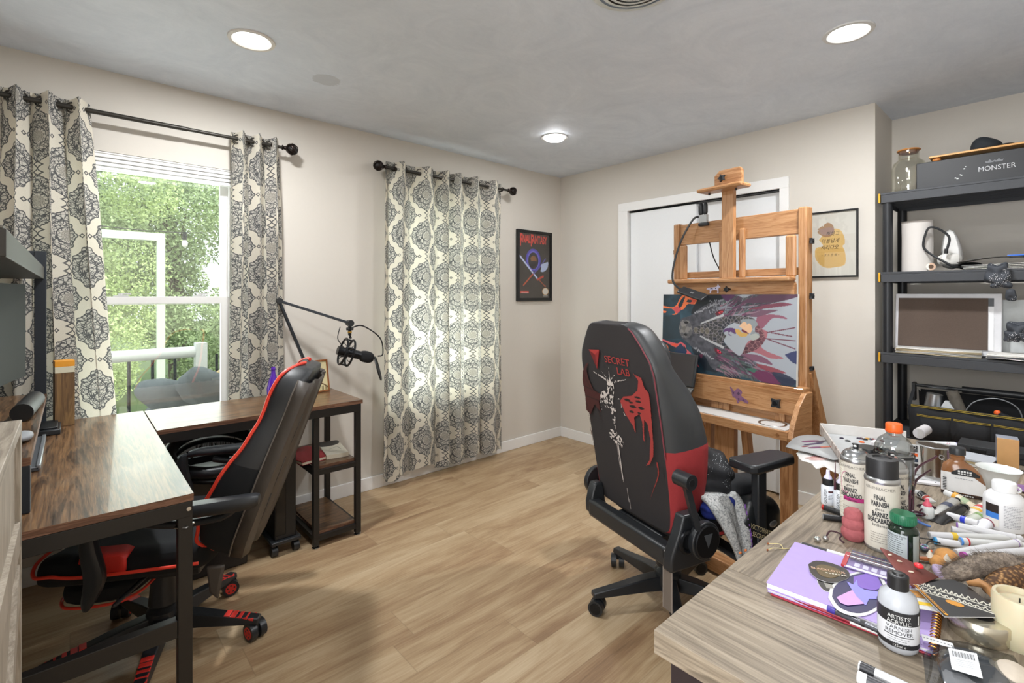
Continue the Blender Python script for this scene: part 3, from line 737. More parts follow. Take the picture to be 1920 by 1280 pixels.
# monitor on the riser
t = thing('monitor', 'large dark monitor angled on the riser shelf at the left edge', 'monitor', (-3.66, -.95, .901), rz=-.03)
SCR = M('1a1b17', .6, 0, .3, 0, 3, **{'Specular_IOR_Level': .15})
g = G(); n = 12; rr = [[(.02+.05*((i/n-.5)*2)**2+d, -.44+.88*i/n, z+.0) for d, z in ((0, .12), (0, .47), (-.02, .47), (-.02, .12))] for i in range(n+1)]
g.loft(rr, lambda j, i: SCR if i == 0 else BLKP); g.build('screen', t)
g = G(); g.cyl((-.02, 0, .0), (-.02, 0, .25), .02, BLKP); g.box(-.10, .045, -.14, .14, 0, .012, BLKP); g.build('stand', t)
g = G(); g.cyl((0, 0, .030), (.02, .28, .030), .030, BLK, seg=20); g.cyl((.02, .28, .03), (.0205, .284, .03), .026, BLKM, seg=20)
tag(g.build('cylinder_speaker'), 'black cylindrical speaker lying on the riser shelf below the monitor', 'speaker', loc=(-3.572, -.80, .901))
g = G(); g.sph((0, 0, .010), (.030, .10, .010), BLKP, pw=.6); tag(g.build('remote_control'), 'slim black remote on the riser shelf beside the cylindrical speaker', 'remote', loc=(-3.565, -.42, .901))
g = G(); g.sph((0, 0, .012), (.03, .05, .012), GRY, pw=.8); tag(g.build('mouse'), 'small grey mouse on the riser shelf nearest the camera', 'mouse', loc=(-3.56, -1.10, .901))
g = G(); g.box(-.02, .055, -.10, .10, 0, .022, BLKP); g.box(-.01, .045, -.08, .08, .022, .030, BLK); tag(g.build('dock', bev=.004), 'flat black dock on the desk by the foot of the hutch post', 'dock', loc=(-3.535, -.27, .751))
t = thing('keyboard', 'grey keyboard on the brown desk half under the riser', 'keyboard', (-3.60, -.66, .751))
g = G(); g.box(-.075, .075, -.24, .24, 0, .014, M('55585c', .4)); g.box(.066, .078, -.24, .24, .004, .02, M('8e9296', .3, .4)); g.build('case', t, bev=.003)
for i in range(5):
    for j in range(14):
        g = G(); x = -.052+i*.023; y = -.215+j*.031; g.box(x-.009, x+.009, y-.0125, y+.0125, .014, .022, M('3b3e42', .5)); g.build('key', t, smooth=0)
# square wooden ornament
t = thing('block_ornament', 'tall square brown wooden ornament with a cream band and an amber top on the desk', 'ornament', (-3.472, -.175, .751), rz=.12)
g = G(); g.box(-.033, .033, -.033, .033, 0, .2352, wood('ornament_wood', [(.3, '4f3a26'), (.5, '7a5c3a'), (.7, '957548')], 2, 1.2, .6)); g.build('shaft', t, smooth=0, bev=.001)
g = G(); g.box(-.033, .033, -.033, .033, .2354, .262, M('dcd6bc', .5)); g.build('cream_band', t, smooth=0, bev=.001)
g = G(); g.box(-.033, .033, -.033, .033, .2622, .288, M('eba031', .5)); g.build('amber_top', t, smooth=0, bev=.001)
# bottle, owl picture, microphone
g = G(); g.lathe([(.001, 0), (.030, .0), (.033, .012), (.034, .045), (.026, .085), (.013, .125), (.0105, .150), (.0125, .152), (.0125, .158), (.009, .17), (.001, .171)], [M('4a2391', .2), M('4a2391', .2)]+[M('5a2ba8', .15, 0, .1)]*9, seg=24)
tag(g.build('purple_bottle'), 'small glossy purple bottle on the desk in front of the curtain', 'bottle', loc=(-2.585, -.135, .749))
t = thing('owl_picture', 'small wood framed picture of an owl standing on the end of the brown desk', 'picture', (-2.352, -.20, .749), rz=.22, rot=(math.radians(-9), 0, .22))
OW, OH = .150, .192; FW = wood('frame_wood', [(.3, '7c4a22'), (.7, 'a8693a')], 2, 2)
for o_ in (0,):
    g = G(); wd = .010
    for b in ((-OW/2, -OW/2+wd, 0, OH), (OW/2-wd, OW/2, 0, OH), (-OW/2+wd, OW/2-wd, OH-wd, OH), (-OW/2+wd, OW/2-wd, 0, wd)): g.box(b[0], b[1], -.008, .008, b[2], b[3], FW)
    g.build('frame', t, smooth=0, bev=.001)
c = Canvas(OW-.018, OH-.018, 90, 'e2d6a8'); c.ell(.36, .24, .28, .22, 'e0a05c')
c.poly([(.52, .14), (.62, .16), (.68, .26), (.66, .45), (.56, .66), (.46, .72), (.40, .60), (.42, .40), (.46, .22)], '8a6038', smooth=True); c.ell(.56, .20, .09, .075, '7a5230')
c.put((c.fbm(24, 2) > .55) & c.inpoly([(.44, .3), (.66, .3), (.6, .7), (.4, .7)]), '5d3d24')
c.ell(.60, .18, .02, .016, '2a1a10'); c.line([(.2, .72), (.5, .70), (.8, .80), (1, .92)], .05, '6b4a30'); c.line([(.46, .7), (.40, .95)], .03, '5d3d24')
c.put((c.y > .82+.10*c.noise(14, 4)) & (c.fbm(20, 5) > .45), '6a5c34')
c.obj('print', T((0, -.004, OH/2)), ART, t)
t = thing('boom_microphone', 'black microphone hanging from a long boom arm clamped to the desk end', 'microphone', (-2.37, -.14, .749))
O = Vector((-2.37, -.14, .749)); el = Vector((-2.545, -.105, 1.296))-O; tip = Vector((-2.18, -.25, 1.158))-O
g = G(); g.box(-.025, .025, -.03, .03, 0, .02, BLKP); g.cyl((0, 0, .02), (0, 0, .08), .013, BLKM); g.cyl((0, 0, .03), (0, 0, .05), .022, BLKP); g.build('clamp', t)
b0 = Vector((0, 0, .08)); SB = M('2e3238', .35, .4)
g = G(); g.bar(b0, el, .014, .026, SB, up=(0, 1, 0)); g.build('lower_arm', t, smooth=0, bev=.002)
g = G(); g.bar(el, tip, .014, .026, SB, up=(0, 1, 0)); g.build('upper_arm', t, smooth=0, bev=.002)
g = G(); g.cyl(el+Vector((0, -.02, 0)), el+Vector((0, .02, 0)), .017, BLKP); g.build('elbow', t)
g = G(); g.cyl(tip+Vector((0, -.02, 0)), tip+Vector((0, .02, 0)), .020, BLKP); g.cyl(tip, tip+Vector((0, 0, -.075)), .010, BLKM); g.cyl(tip+Vector((-.02, 0, -.035)), tip+Vector((.02, 0, -.035)), .009, BLKP); g.build('tip_joint', t)
g = G(); g.cyl(tip+Vector((0, 0, -.05)), tip+Vector((0, 0, -.060)), .0125, M('c29a48', .3, .9)); g.build('brass_ring', t)
hc = tip+Vector((-.025, -.01, -.175)); ax = Vector((.92, -.15, -.28)).normalized()
g = G(); g.tube([tip+Vector((0, 0, -.075)), tip+Vector((.008, 0, -.09)), hc+Vector((.02, 0, .088))], .005, BLKM)
g.torus(hc+ax*.022, .080, .0065, BLKM, ax=ax, seg=30); g.torus(hc-ax*.022, .080, .0065, BLKM, ax=ax, seg=30); g.torus(hc, .036, .0055, BLKM, ax=ax, seg=24)
u = ax.orthogonal().normalized(); v_ = ax.cross(u)
for k in range(8):
    a = PI*k/4; p = u*math.cos(a)+v_*math.sin(a); q = u*math.cos(a+.35)+v_*math.sin(a+.35); g.cyl(hc+p*.08+ax*.022, hc+q*.036, .002, BLK, seg=6); g.cyl(hc+p*.08-ax*.022, hc+q*.036, .002, BLK, seg=6)
for k in range(4):
    a = PI*k/2+.4; p = u*math.cos(a)+v_*math.sin(a); g.cyl(hc+p*.08+ax*.022, hc+p*.08-ax*.022, .006, BLKM, seg=8)
g.build('shock_mount', t)
g = G(); g.cyl(hc-ax*.055, hc+ax*.10, .026, BLKM, seg=24); g.build('microphone_body', t)
g = G(); w_ = Matrix.Translation(hc+ax*.125) @ ax.to_track_quat('Z', 'Y').to_matrix().to_4x4(); g.X = w_; g.sph((0, 0, 0), (.036, .036, .048), M('17181a', .95, 0, .3, .6, 500), 20, 12, .8); g.build('foam_cover', t)
pc = hc+Vector((.192, -.03, -.115)); pax = Vector((.80, -.45, .25)).normalized()
g = G(); g.tube([tip+Vector((.01, 0, -.03)), tip+Vector((.08, -.01, -.02)), tip+Vector((.19, -.02, -.10)), tip+Vector((.205, -.03, -.20)), pc+Vector((0, 0, .078))], .0042, BLKM); g.build('gooseneck', t)
g = G(); g.torus(pc, .075, .0045, BLK, ax=pax, seg=30); u = pax.orthogonal().normalized(); v_ = pax.cross(u)
g.add([pc]+[pc+(u*math.cos(PI*k/16)+v_*math.sin(PI*k/16))*.075 for k in range(32)], [(0, 1+k, 1+(k+1) % 32) for k in range(32)], M('202124', .8)); g.build('pop_filter', t)
g = G(); g.tube([tip+Vector((-.06, 0, -.02)), tip+Vector((-.075, 0, -.09)), hc+Vector((-.02, 0, .03)), hc-ax*.05], .0028, BLK, 6); g.build('cable', t)
# books on the desk shelf
t = thing('red_book', 'red hardcover book sticking out of the desk shelf', 'book', (-2.475, -.335, .426), rz=.16)
RB = M('a3202c', .45, 0, .12, .1, 30)
g = G(); g.box(-.082, .082, -.125, .125, .002, .016, M('e9dfc8', .8)); g.build('pages', t, smooth=0)
g = G(); g.box(-.085, .085, -.128, .128, .016, .019, RB); g.box(-.085, .085, -.128, .128, 0, .002, RB); g.box(.082, .085, -.128, .128, .002, .016, RB); g.build('cover', t, smooth=0)
t = thing('paperback_book', 'cream and dark paperback lying across the desk shelf beside the red book', 'book', (-2.322, -.34, .426), rz=-.18)
g = G(); g.box(-.060, .058, -.135, .135, 0, .022, lambda i: M('e6dcc6', .8)); g.build('pages', t, smooth=0)
c = Canvas(.118, .27, 60, 'dcd5c3'); c.poly([(0, 0), (.9, 0), (.95, .22), (.6, .36), (0, .34)], '3a3532', smooth=True); c.line([(.3, .6), (.7, .5), (.8, .7)], .03, '8b8476'); c.line([(.2, .75), (.8, .78)], .02, '8b8476')
c.obj('cover', T((-.001, 0, .0228), rx=-PI/2), ART, t)

# under the desk
t = thing('rolling_computer_tower', 'black computer tower on a caster stand under the desk return', 'computer', (-2.675, -.30, 0))
g = G(); g.box(-.005, .10, -.19, .19, .08, .53, M('18191b', .35, 0, .1)); g.box(.0, .05, -.192, -.18, .10, .50, M('101114', .15)); g.build('case', t, bev=.004)
g = G(); g.box(-.025, .12, -.21, .21, .062, .079, BLKP); g.build('stand', t, bev=.003)
for x in (-.005, .1):
    for y in (-.18, .18):
        g = G(); g.cyl((x-.014, y, .025), (x+.014, y, .025), .025, BLKP, seg=18); g.box(x-.008, x+.008, y-.008, y+.008, .03, .064, BLKP); g.build('caster', t)
t = thing('racing_wheel_base', 'black padded ring unit with a warning sticker under the desk', 'game controller', (-2.925, -.36, -.02))
g = G(); g.torus((0, 0, .585), .180, .028, BLKP, ax=(0, -.35, 1), seg=36, rs=10); g.build('padded_rim', t)
g = G(); g.torus((0, 0, .540), .172, .012, BLKM, ax=(0, -.35, 1), seg=36, rs=8)
for k in range(14):
    a = 2*PI*k/14; g.cyl((.15*math.cos(a), .14*math.sin(a), .53+.05*math.sin(a)), (.12*math.cos(a), .11*math.sin(a), .50+.05*math.sin(a)), .005, BLKM, seg=6)
g.build('ribbed_ring', t)
g = G(); g.box(-.13, .13, -.10, .12, .02, .50, M('201e20', .3)); g.build('body', t, bev=.01)
g = G(); st = T((.02, -.1025, .455)) @ UP
g.prism([(-.034, -.022), (.034, -.022), (0, .036)], 0, .001, M('d94a48', .4), st); g.prism([(-.027, -.018), (.027, -.018), (0, .028)], .001, .0015, WHT, st); g.text('!', .03, st @ Matrix.Translation((0, .002, .0018)), INK); g.build('warning_sticker', t, smooth=0)
g = G(); g.box(-.15, .15, -.001, .001, -.03, .03, WHT)
for k in range(26): x = -.10+k*.0075; g.box(x, x+.002+.002*((k*7) % 3 == 0), -.0018, -.001, -.014, .016, INK)
o = tag(g.build('barcode_label', smooth=0), 'white barcode label strip standing behind the padded ring under the desk', 'label', loc=(-2.86, -.115, .53), rot=(-.35, 0, -.05))
g = G(); g.box(-.16, .16, -.045, .06, 0, .495, M('26272a', .6)); tag(g.build('black_carton', bev=.003), 'black carton behind the padded ring under the window', 'box', loc=(-2.96, -.135, 0))
g = G(); g.box(-.022, .022, -.0012, .0012, 0, .15, M('b5babb', .4)); tag(g.build('grey_card', smooth=0), 'plain light grey card leaning behind the racing chair under the desk', 'card', loc=(-2.93, -.475, .41), rot=(0, .5, .1))

# pale oak cabinet at the left edge
PALE = wood('pale_grey_oak', [(.25, '75695c'), (.45, '938879'), (.6, 'a89d8e'), (.8, 'bcb2a4')], 2, 1.2, .5, 1.3)
PALEY = wood('pale_grey_oak_top', [(.25, '75695c'), (.45, '938879'), (.6, 'a89d8e'), (.8, 'bcb2a4')], 1, 1.2, .5, 1.3)
t = thing('oak_cabinet', 'pale grey oak cabinet with crossed planks at the left edge of the photo', 'cabinet', (0, 0, 0))
g = G(); g.box(-3.80, -3.522, -2.55, -1.725, 1.052, 1.075, PALEY); g.build('top', t, smooth=0, bev=.001)
g = G(); g.box(-3.795, -3.530, -2.54, -1.735, 0, 1.052, PALE); g.build('carcass', t, smooth=0)
for a, b in (((-3.526, -1.76, .78), (-3.526, -2.50, .1)), ((-3.526, -1.76, .1), (-3.526, -2.50, .78)), ((-3.526, -1.745, .85), (-3.526, -2.53, .85)), ((-3.526, -1.742, .0), (-3.526, -1.742, 1.05))):
    g = G(); g.bar(a, b, .008, .055, PALE, up=(0, 0, 1)) if abs(a[1]-b[1]) > .01 else g.bar(a, b, .030, .008, PALE); g.build('plank', t, smooth=0)

# ================================================================== the two gaming chairs
def interp(tab, w):
    for a, b in zip(tab, tab[1:]):
        if w <= b[0]:
            k = (w-a[0])/(b[0]-a[0]); k = k*k*(3-2*k)*.4+k*.6; return [x+(y-x)*k for x, y in zip(a[1:], b[1:])]
    return list(tab[-1][1:])
class Back:
    def __init__(s, tab, bx, bz, tilt):
        s.tab, s.L = tab, tab[-1][0]; s.B = Vector((bx, 0, bz)); s.U = Vector((-math.sin(tilt), 0, math.cos(tilt))); s.N = Vector((math.cos(tilt), 0, math.sin(tilt)))
    def P(s, w, y, d): return s.B+s.U*w+s.N*d+Vector((0, y, 0))
    def ring(s, w):
        hw, sw, tb, tp = interp(s.tab, w)
        q = [(-hw, 0), (-hw*.35, -.003), (hw*.35, -.003), (hw, 0), ((hw+sw)/2+.006, tb*.30), (sw+.004, tb*.72), (sw-.008, tb), (sw*.80, tb*.98), (hw*.52, tp), (-hw*.52, tp),
             (-sw*.80, tb*.98), (-sw+.008, tb), (-sw-.004, tb*.72), (-(hw+sw)/2-.006, tb*.30)]
        return [s.P(w, y, d) for y, d in q]
def star_base(t, angs, R, legm, insert, hub, zc=.30, wheelr=.031):
    g = G(); g.lathe([(.030, .060), (.052, .075), (.060, .10), (.056, .145), (.040, .16)], legm, seg=24); g.lathe([(.034, .15), (.050, .17), (.042, .25), (.036, zc)], BLKP, seg=24)
    g.cyl((0, 0, .05), (0, 0, zc+.06), .024, BLKM, seg=20); g.build('gas_column', t)
    for a in angs:
        c, s_ = math.cos(a), math.sin(a); Z = Matrix.Rotation(a, 4, 'Z')
        g = G(Z); sec = lambda x, w, z0, z1: [(x, -w, z0), (x, -w*.8, z1), (x, w*.8, z1), (x, w, z0)]
        g.loft([sec(.02, .034, .075, .135), sec(.12, .030, .075, .125), sec(R*.7, .025, .070, .105), sec(R+.012, .021, .066, .088)], legm)
        lg = g.build('base_leg', t, bev=.004)
        if insert:
            g = G(Z)
            for k in range(5): x = R*.66+k*.022; g.box(x, x+.0215, -.019, .019, .094-.004*k, .1075-.0042*k, RED)
            g.build('red_insert', lg, bev=.002)
        g = G(); p = Vector((c*R, s_*R, 0)); sw = a+.9; n = Vector((math.cos(sw), math.sin(sw), 0)); g.cyl(p+Vector((0, 0, .035)), p+Vector((0, 0, .070)), .010, BLKP)
        wc = p+Vector((-math.sin(sw), math.cos(sw), 0))*.008+Vector((0, 0, wheelr+.001))
        for sg in (-1, 1): g.cyl(wc+n*sg*.006, wc+n*sg*.030, wheelr, BLKP, seg=22)
        g.torus(wc, wheelr*.93, .006, BLKM, ax=n, seg=20, a0=0, a1=PI) if 0 else None
        cs = g.build('caster', t)
        for sg in (-1, 1):
            g = G()
            if hub is RED:
                g.cyl(wc+n*sg*.0300, wc+n*sg*.0315, wheelr*.66, RED, seg=20)
                for k in range(5):
                    b = 2*PI*k/5; u = Vector((0, 0, 1)); v = n.cross(u); q = wc+(u*math.cos(b)+v*math.sin(b))*wheelr*.42; g.cyl(q+n*sg*.0315, q+n*sg*.0318, wheelr*.11, BLK, seg=8)
            else: g.cyl(wc+n*sg*.030, wc+n*sg*.0315, wheelr*.72, hub, seg=20)
            g.build('wheel_hub', cs)
def seat(t, x0, x1, hw, z0, z1, mf, sub=2, pad=.025):
    g = G(); rings = []
    for k, (x, s_, dz) in enumerate(((x0, .80, -.015), (x0+.03, .95, 0), ((x0+x1)/2, 1, .0), (x1-.06, 1, .004), (x1, .90, -.01), (x1+.01, .8, -.035))):
        w = hw*s_; a = z0+(.012 if k in (0, 5) else 0); b = z1+dz
        rings.append([(x, -w*.9, a), (x, -w, (a+b)/2), (x, -w*.97, b+pad*.6), (x, -w*.78, b+pad), (x, -w*.52, b), (x, w*.52, b), (x, w*.78, b+pad), (x, w*.97, b+pad*.6), (x, w, (a+b)/2), (x, w*.9, a)])
    g.loft(rings, mf); return g.build('seat', t, smooth=60, sub=sub)

# ---- chair at the left desk
t = thing('racing_chair', 'black and red racing chair seen from its side, tucked in at the brown desk', 'chair', (-3.185, -.875, 0), rz=math.radians(151))
A0 = math.radians(36-151)
star_base(t, [A0-math.radians(72*k) for k in range(5)], .335, BLKP, True, RED, .30, .033)
LEA = M('2a2c2f', .45, 0, .1, .15, 500); FAB = M('15171a', .92, 0, .25, .5, 900); SHELL = M('48413b', .5, 0, .12, .15, 400)
tab = [(0, .19, .19, .10, .07), (.05, .235, .245, .145, .08), (.16, .25, .27, .165, .08), (.30, .25, .275, .145, .075), (.40, .235, .25, .115, .07), (.50, .205, .215, .10, .07), (.56, .20, .20, .105, .075), (.62, .195, .19, .105, .08), (.67, .165, .155, .09, .07), (.695, .11, .10, .06, .055)]
bk = Back(tab, -.312, .392, math.radians(20.2)); ws = [.0, .02, .05, .09, .14, .19, .24, .29, .34, .39, .44, .48, .52, .56, .60, .635, .665, .685, .695]
g = G(); R_ = [bk.ring(w) for w in ws]; g.loft(R_, lambda j, i: (LEA if ws[j] > .33 else FAB)); g.build('backrest', t, smooth=60, sub=1)
for sg in (-1, 1):
    g = G(); pts = []
    for w in ws[1:]:
        hw, sw, tb, tp = interp(tab, w); pts.append(bk.P(w, sg*(sw-.010), tb-.002))
    hw, sw, tb, tp = interp(tab, 0.0); pts = [bk.P(-.012, sg*.10, tb*.8), bk.P(-.006, sg*.16, tb*.95)]+pts+[bk.P(.700, sg*.05, .045)]
    g.tube(pts, .0062, M('f0432f', .4), 8, 3); g.build('red_piping', t)
# hard shell on the back with slots
g = G(); ws2 = [.01, .08, .18, .30, .42, .52, .60, .655]
def shl(w, y, d):
    hw, sw, tb, tp = interp(tab, w); return bk.P(w, y*(hw+.004), d)
g.loft([[shl(w, y, dd) for y, dd in ((-1.02, .028), (-1, -.010), (-.78, -.022), (-.70, -.014), (-.4, -.014), (-.3, -.026), (.3, -.026), (.4, -.014), (.70, -.014), (.78, -.022), (1, -.010), (1.02, .028))] for w in ws2], SHELL, close=False)
g.build('back_shell', t, smooth=50, sol=.006)
for sg in (-1, 1):
    for a, b in ((.12, .22), (.26, .36), (.42, .52)):
        g = G(); g.loft([[shl(w, sg*(.60+y), -.021) for y in (-.08, .08)] for w in (a, (a+b)/2, b)], BLK, close=False); g.build('shell_slot', t, sol=.004)
    g = G(); g.tube([shl(w, sg*1.03, .030) for w in ws2], .003, M('6b655f', .4), 6, 3); g.build('shell_seam', t)
RL = lambda j, i: FAB
sx = seat(t, -.23, .27, .265, .36, .455, RL)
for sg in (-1, 1):
    g = G(); g.tube([(-.21, sg*.262, .425), (0, sg*.272, .425), (.14, sg*.270, .425), (.21, sg*.262, .432), (.262, sg*.25, .43), (.285, sg*.20, .45), (.285, sg*.1, .46)], .0055, M('f0432f', .4), 8, 5); g.build('red_piping', t)
    g = G(); g.loft([[(x, sg*(.266-.0), z0), (x, sg*.262, z1), (x, sg*.215, z1+.012)] for x, z0, z1 in ((-.0, .430, .466), (.02, .430, .476), (.07, .432, .476), (.13, .468, .479))], RED, close=False); g.build('red_side_panel', t, sol=.012)
g = G(); g.sph((.13, 0, .322), (.125, .205, .045), FAB, 24, 12, .6); g.build('footrest', t)
g = G(); g.tube([(.13+.128*math.copysign(abs(math.cos(a))**.6, math.cos(a)), .208*math.copysign(abs(math.sin(a))**.6, math.sin(a)), .292) for a in np.linspace(0, 2*PI, 17)[:-1]], .005, M('f0432f', .4), 8, 3, True); g.build('red_piping', t)
g = G(); g.box(-.16, .16, -.11, .11, .31, .365, BLKP); g.cyl((.0, .10, .335), (.02, .30, .335), .007, BLKP); g.build('mechanism', t, bev=.006)
for sg in (-1, 1):
    g = G(); g.prism([(-.285, .40), (-.225, .40), (-.235, .31), (-.262, .28)], -.009, .009, SHELL, Matrix(((1, 0, 0, 0), (0, 0, 1, sg*.235), (0, 1, 0, 0), (0, 0, 0, 1)))); g.build('recline_bracket', t, bev=.01)
    g = G(); y = sg*.335
    pr = [(-.425, .655, .020, .020), (-.39, .645, .034, .028), (-.22, .636, .040, .024), (-.10, .634, .042, .018), (.0, .632, .040, .016), (.05, .620, .034, .018)]
    g.loft([[(x, y-w, z), (x, y-w*.8, z+h), (x, y+w*.8, z+h), (x, y+w, z), (x, y+w*.7, z-h), (x, y-w*.7, z-h)] for x, z, w, h in pr], BLKP); 
    g.loft([[(x, y-w, z), (x-d, y-w*.8, z), (x-d, y+w*.8, z), (x, y+w, z), (x+d, y+w*.5, z), (x+d, y-w*.5, z)] for x, z, w, d in ((.055, .63, .028, .018), (.075, .58, .026, .024), (.06, .50, .024, .030), (.045, .44, .024, .034), (.07, .38, .022, .022), (.075, .345, .015, .008))], BLKP)
    g.tube([(-.35, y, .64), (-.30, y-sg*.01, .60), (-.16, y-sg*.02, .585), (-.06, y-sg*.02, .60)], .014, BLKP)
    g.build('armrest', t, smooth=60, sub=1)

# ---- chair in front of the easel
def secret(chair_loc, rz):
    t = thing('gaming_chair', 'black and dark red gaming chair with printed backrest turned towards the easel', 'chair', chair_loc, rz=rz)
    c0 = [149, 76, 4, -68, 220]
    star_base(t, [math.radians(a)-rz for a in c0], .33, BLKP, False, BLKM, .31, .031)
    LTH = M('3a3c3e', .42, 0, .08, .2, 500); FB = M('2a2627', .85, 0, .15, .4, 900); SUE = M('9c3033', .85, 0, .15, .3, 300)
    tab = [(0, .20, .20, .05, .05), (.03, .235, .235, .10, .06), (.10, .245, .262, .155, .07), (.20, .25, .275, .18, .075), (.32, .252, .285, .195, .08), (.45, .252, .275, .185, .08), (.54, .250, .25, .160, .08), (.62, .248, .232, .115, .08), (.67, .235, .22, .11, .08), (.73, .195, .185, .11, .08), (.77, .165, .155, .105, .075), (.795, .135, .125, .08, .065), (.803, .10, .09, .06, .055)]
    bk = Back(tab, -.205, .425, math.radians(9.5)); ws = [0, .015, .03, .065, .10, .15, .20, .27, .315, .32, .40, .45, .50, .54, .58, .62, .645, .67, .70, .73, .755, .775, .79, .798, .803]
    g = G(); g.loft([bk.ring(w) for w in ws], lambda j, i: (FB if i in (0, 1, 2) else SUE if ws[j] < .316 and i in (3, 4, 5, 10, 11, 12, 13) else LTH)); g.build('backrest', t, smooth=60, sub=1)
    # print on the back panel, abstract strokes
    c = Canvas(.50, .80, 250)
    rows = [(60, 200, 440), (100, 150, 470), (200, 110, 510), (300, 80, 548), (500, 95, 620), (700, 140, 700), (900, 190, 770), (1100, 230, 830), (1280, 280, 890), (1900, 400, 1060)]
    def q(x, y):
        for a, b in zip(rows, rows[1:]):
            if y <= b[0]: break
        k = max(0, (y-a[0])/(b[0]-a[0])); l, r = a[1]+(b[1]-a[1])*k, a[2]+(b[2]-a[2])*k; u = (x-l)/(r-l); v = (y-50)/(1420+430*u)
        hw = interp(tab, .80*(1-min(max(v, 0), 1)))[0]; return .5+(u-.5)*hw*.88/.25, v
    def pl(P, col, sm=False): c.poly([q(*p) for p in P], col, smooth=sm)
    BR = '9d3836'
    pl([(485, 430), (515, 460), (560, 480), (600, 560), (645, 610), (690, 730), (740, 900), (780, 1060), (800, 1160), (790, 1235), (755, 1252), (775, 1190), (745, 1010), (700, 880), (672, 850), (690, 950), (712, 1050), (690, 1010), (660, 870), (625, 800), (592, 830), (612, 900), (632, 985), (595, 905), (520, 810), (450, 690), (470, 650), (530, 640), (560, 590), (545, 510)], BR)
    for x, y, a, b in ((505, 680, 28, 9), (560, 735, 30, 9), (590, 690, 24, 8), (575, 655, 26, 7), (625, 745, 24, 9), (560, 780, 22, 8), (620, 790, 15, 7), (540, 700, 20, 6)):
        pl([(x-a, y-b), (x, y-b*1.3), (x+a, y+b*.4), (x+a*.6, y+b*1.4), (x-a*.3, y+b)], '201d1e', True)
    c.line([q(*p) for p in ((840, 1220), (870, 1330), (850, 1480), (830, 1600))], .022, '8e2d2a', taper=True)
    pl([(160, 365), (130, 385), (100, 440), (95, 520), (130, 640), (150, 760), (200, 800), (230, 720), (300, 790), (270, 700), (290, 640), (210, 600), (150, 500), (135, 430)], '431b1b')
    for a, b in (((110, 560), (250, 620)), ((130, 640), (270, 690)), ((110, 470), (190, 600)), ((150, 700), (215, 860)), ((240, 720), (310, 850))): c.line([q(*a), q(*b)], .012, '2c1415')
    c.line([q(200, 900), q(260, 1100), q(330, 1240)], .010, '4a1c1c', taper=True); c.line([q(180, 800), q(240, 1050), q(300, 1400)], .008, '4a1c1c', taper=True)
    PL = 'c9c0bb'; n = c.fbm(60, 3)
    def sp(P, w, th=.5, tp=True):      # broken pale brush stroke
        k0 = c.k.copy(); a0 = c.a.copy(); c.line([q(*p) for p in P], w, PL, taper=tp); new = n < th; c.k = np.where(new, k0, c.k); c.a = np.where(new[..., None], a0, c.a)
    for P, w in ((((360, 640), (350, 560), (300, 510), (200, 450), (178, 425)), .035), (((355, 560), (300, 490), (240, 415)), .022), (((345, 540), (325, 470), (315, 390)), .024), (((350, 545), (390, 525), (450, 510), (468, 490)), .024), (((340, 520), (370, 470), (398, 450)), .016)): sp(P, w, .40)
    sp(((350, 560), (360, 640), (345, 700)), .09, .42, False); sp(((330, 680), (390, 740), (415, 800), (435, 900)), .15, .46); sp(((300, 660), (285, 700), (320, 800)), .02, .45); sp(((440, 680), (500, 790), (545, 860)), .025, .5)
    sp(((430, 980), (470, 1010), (500, 1040)), .10, .38, False); sp(((480, 1070), (520, 1150), (545, 1250), (600, 1420), (650, 1560), (700, 1700)), .075, .50); sp(((420, 800), (445, 900), (470, 980)), .02, .5)
    hwv = np.array([interp(tab, .80*(1-v))[0] for v in c.y[:, 0]])[:, None]; c.k &= np.abs(c.x-.5)*.50 < hwv*.90
    c.obj('printed_panel', T((0, 0, 0)), ART, t, bend=lambda P: np.array(bk.B)[None]+np.outer(P[:, 2]+.40, np.array(bk.U))+np.outer(np.full(len(P), -.0065), np.array(bk.N))+np.stack([P[:, 0]*0, -P[:, 0], P[:, 0]*0], 1))
    # logo
    LR = M('a83432', .5); X = Matrix.Identity(4)
    cx_, cz_ = bk.P(.655, .0, -.008), bk.U
    M3 = Matrix((( 0, bk.U.x, -bk.N.x, 0), (-1, bk.U.y, -bk.N.y, 0), (0, bk.U.z, -bk.N.z, 0), (0, 0, 0, 1)))
    Pm = lambda x, w: Matrix.Translation(bk.P(w, -x, -.0075)) @ M3
    g = G(); g.prism([(-.038, .03), (.038, .036), (.004, -.05)], 0, .001, M('6d1f22', .4), Pm(-.100, .655)); g.prism([(-.038, .03), (.038, .036), (.004, .012)], .001, .002, LR, Pm(-.100, .655)); g.prism([(.038, .036), (.004, .012), (.004, -.05)], .001, .002, M('8c2a2b', .4), Pm(-.100, .655)); g.build('logo', t, smooth=0)
    g = G(); g.text('SECRET', .040, Pm(.040, .655), LR, sx=1.15); g.build('logo_lettering', t, smooth=0)
    g = G(); g.text('LAB', .040, Pm(.072, .615), LR, sx=1.15); g.build('logo_lettering', t, smooth=0)
    for sg in (-1,):
        g = G(); pts = []
        for w in ws[8:-2]: hw, sw, tb, tp = interp(tab, w); pts.append(bk.P(w, sg*(hw-.010), -.002))
        g.tube(pts, .0028, M('7c3a44', .5), 6, 2); g.build('stitching', t)
    # head pillow in front
    g = G(M3.inverted().inverted()); g = G(); g.X = Matrix.Translation(bk.P(.640, 0, .150)) @ Matrix(((bk.N.x, 0, bk.U.x, 0), (0, 1, 0, 0), (bk.N.z, 0, bk.U.z, 0), (0, 0, 0, 1))); g.sph((0, 0, 0), (.05, .155, .085), LTH, 24, 14, .75); g.build('head_pillow', t)
    # lower frame and hubs
    g = G(); g.bar((-.262, -.27, .400), (-.262, .225, .400), .055, .072, BLKP); g.build('lower_bar', t, bev=.012)
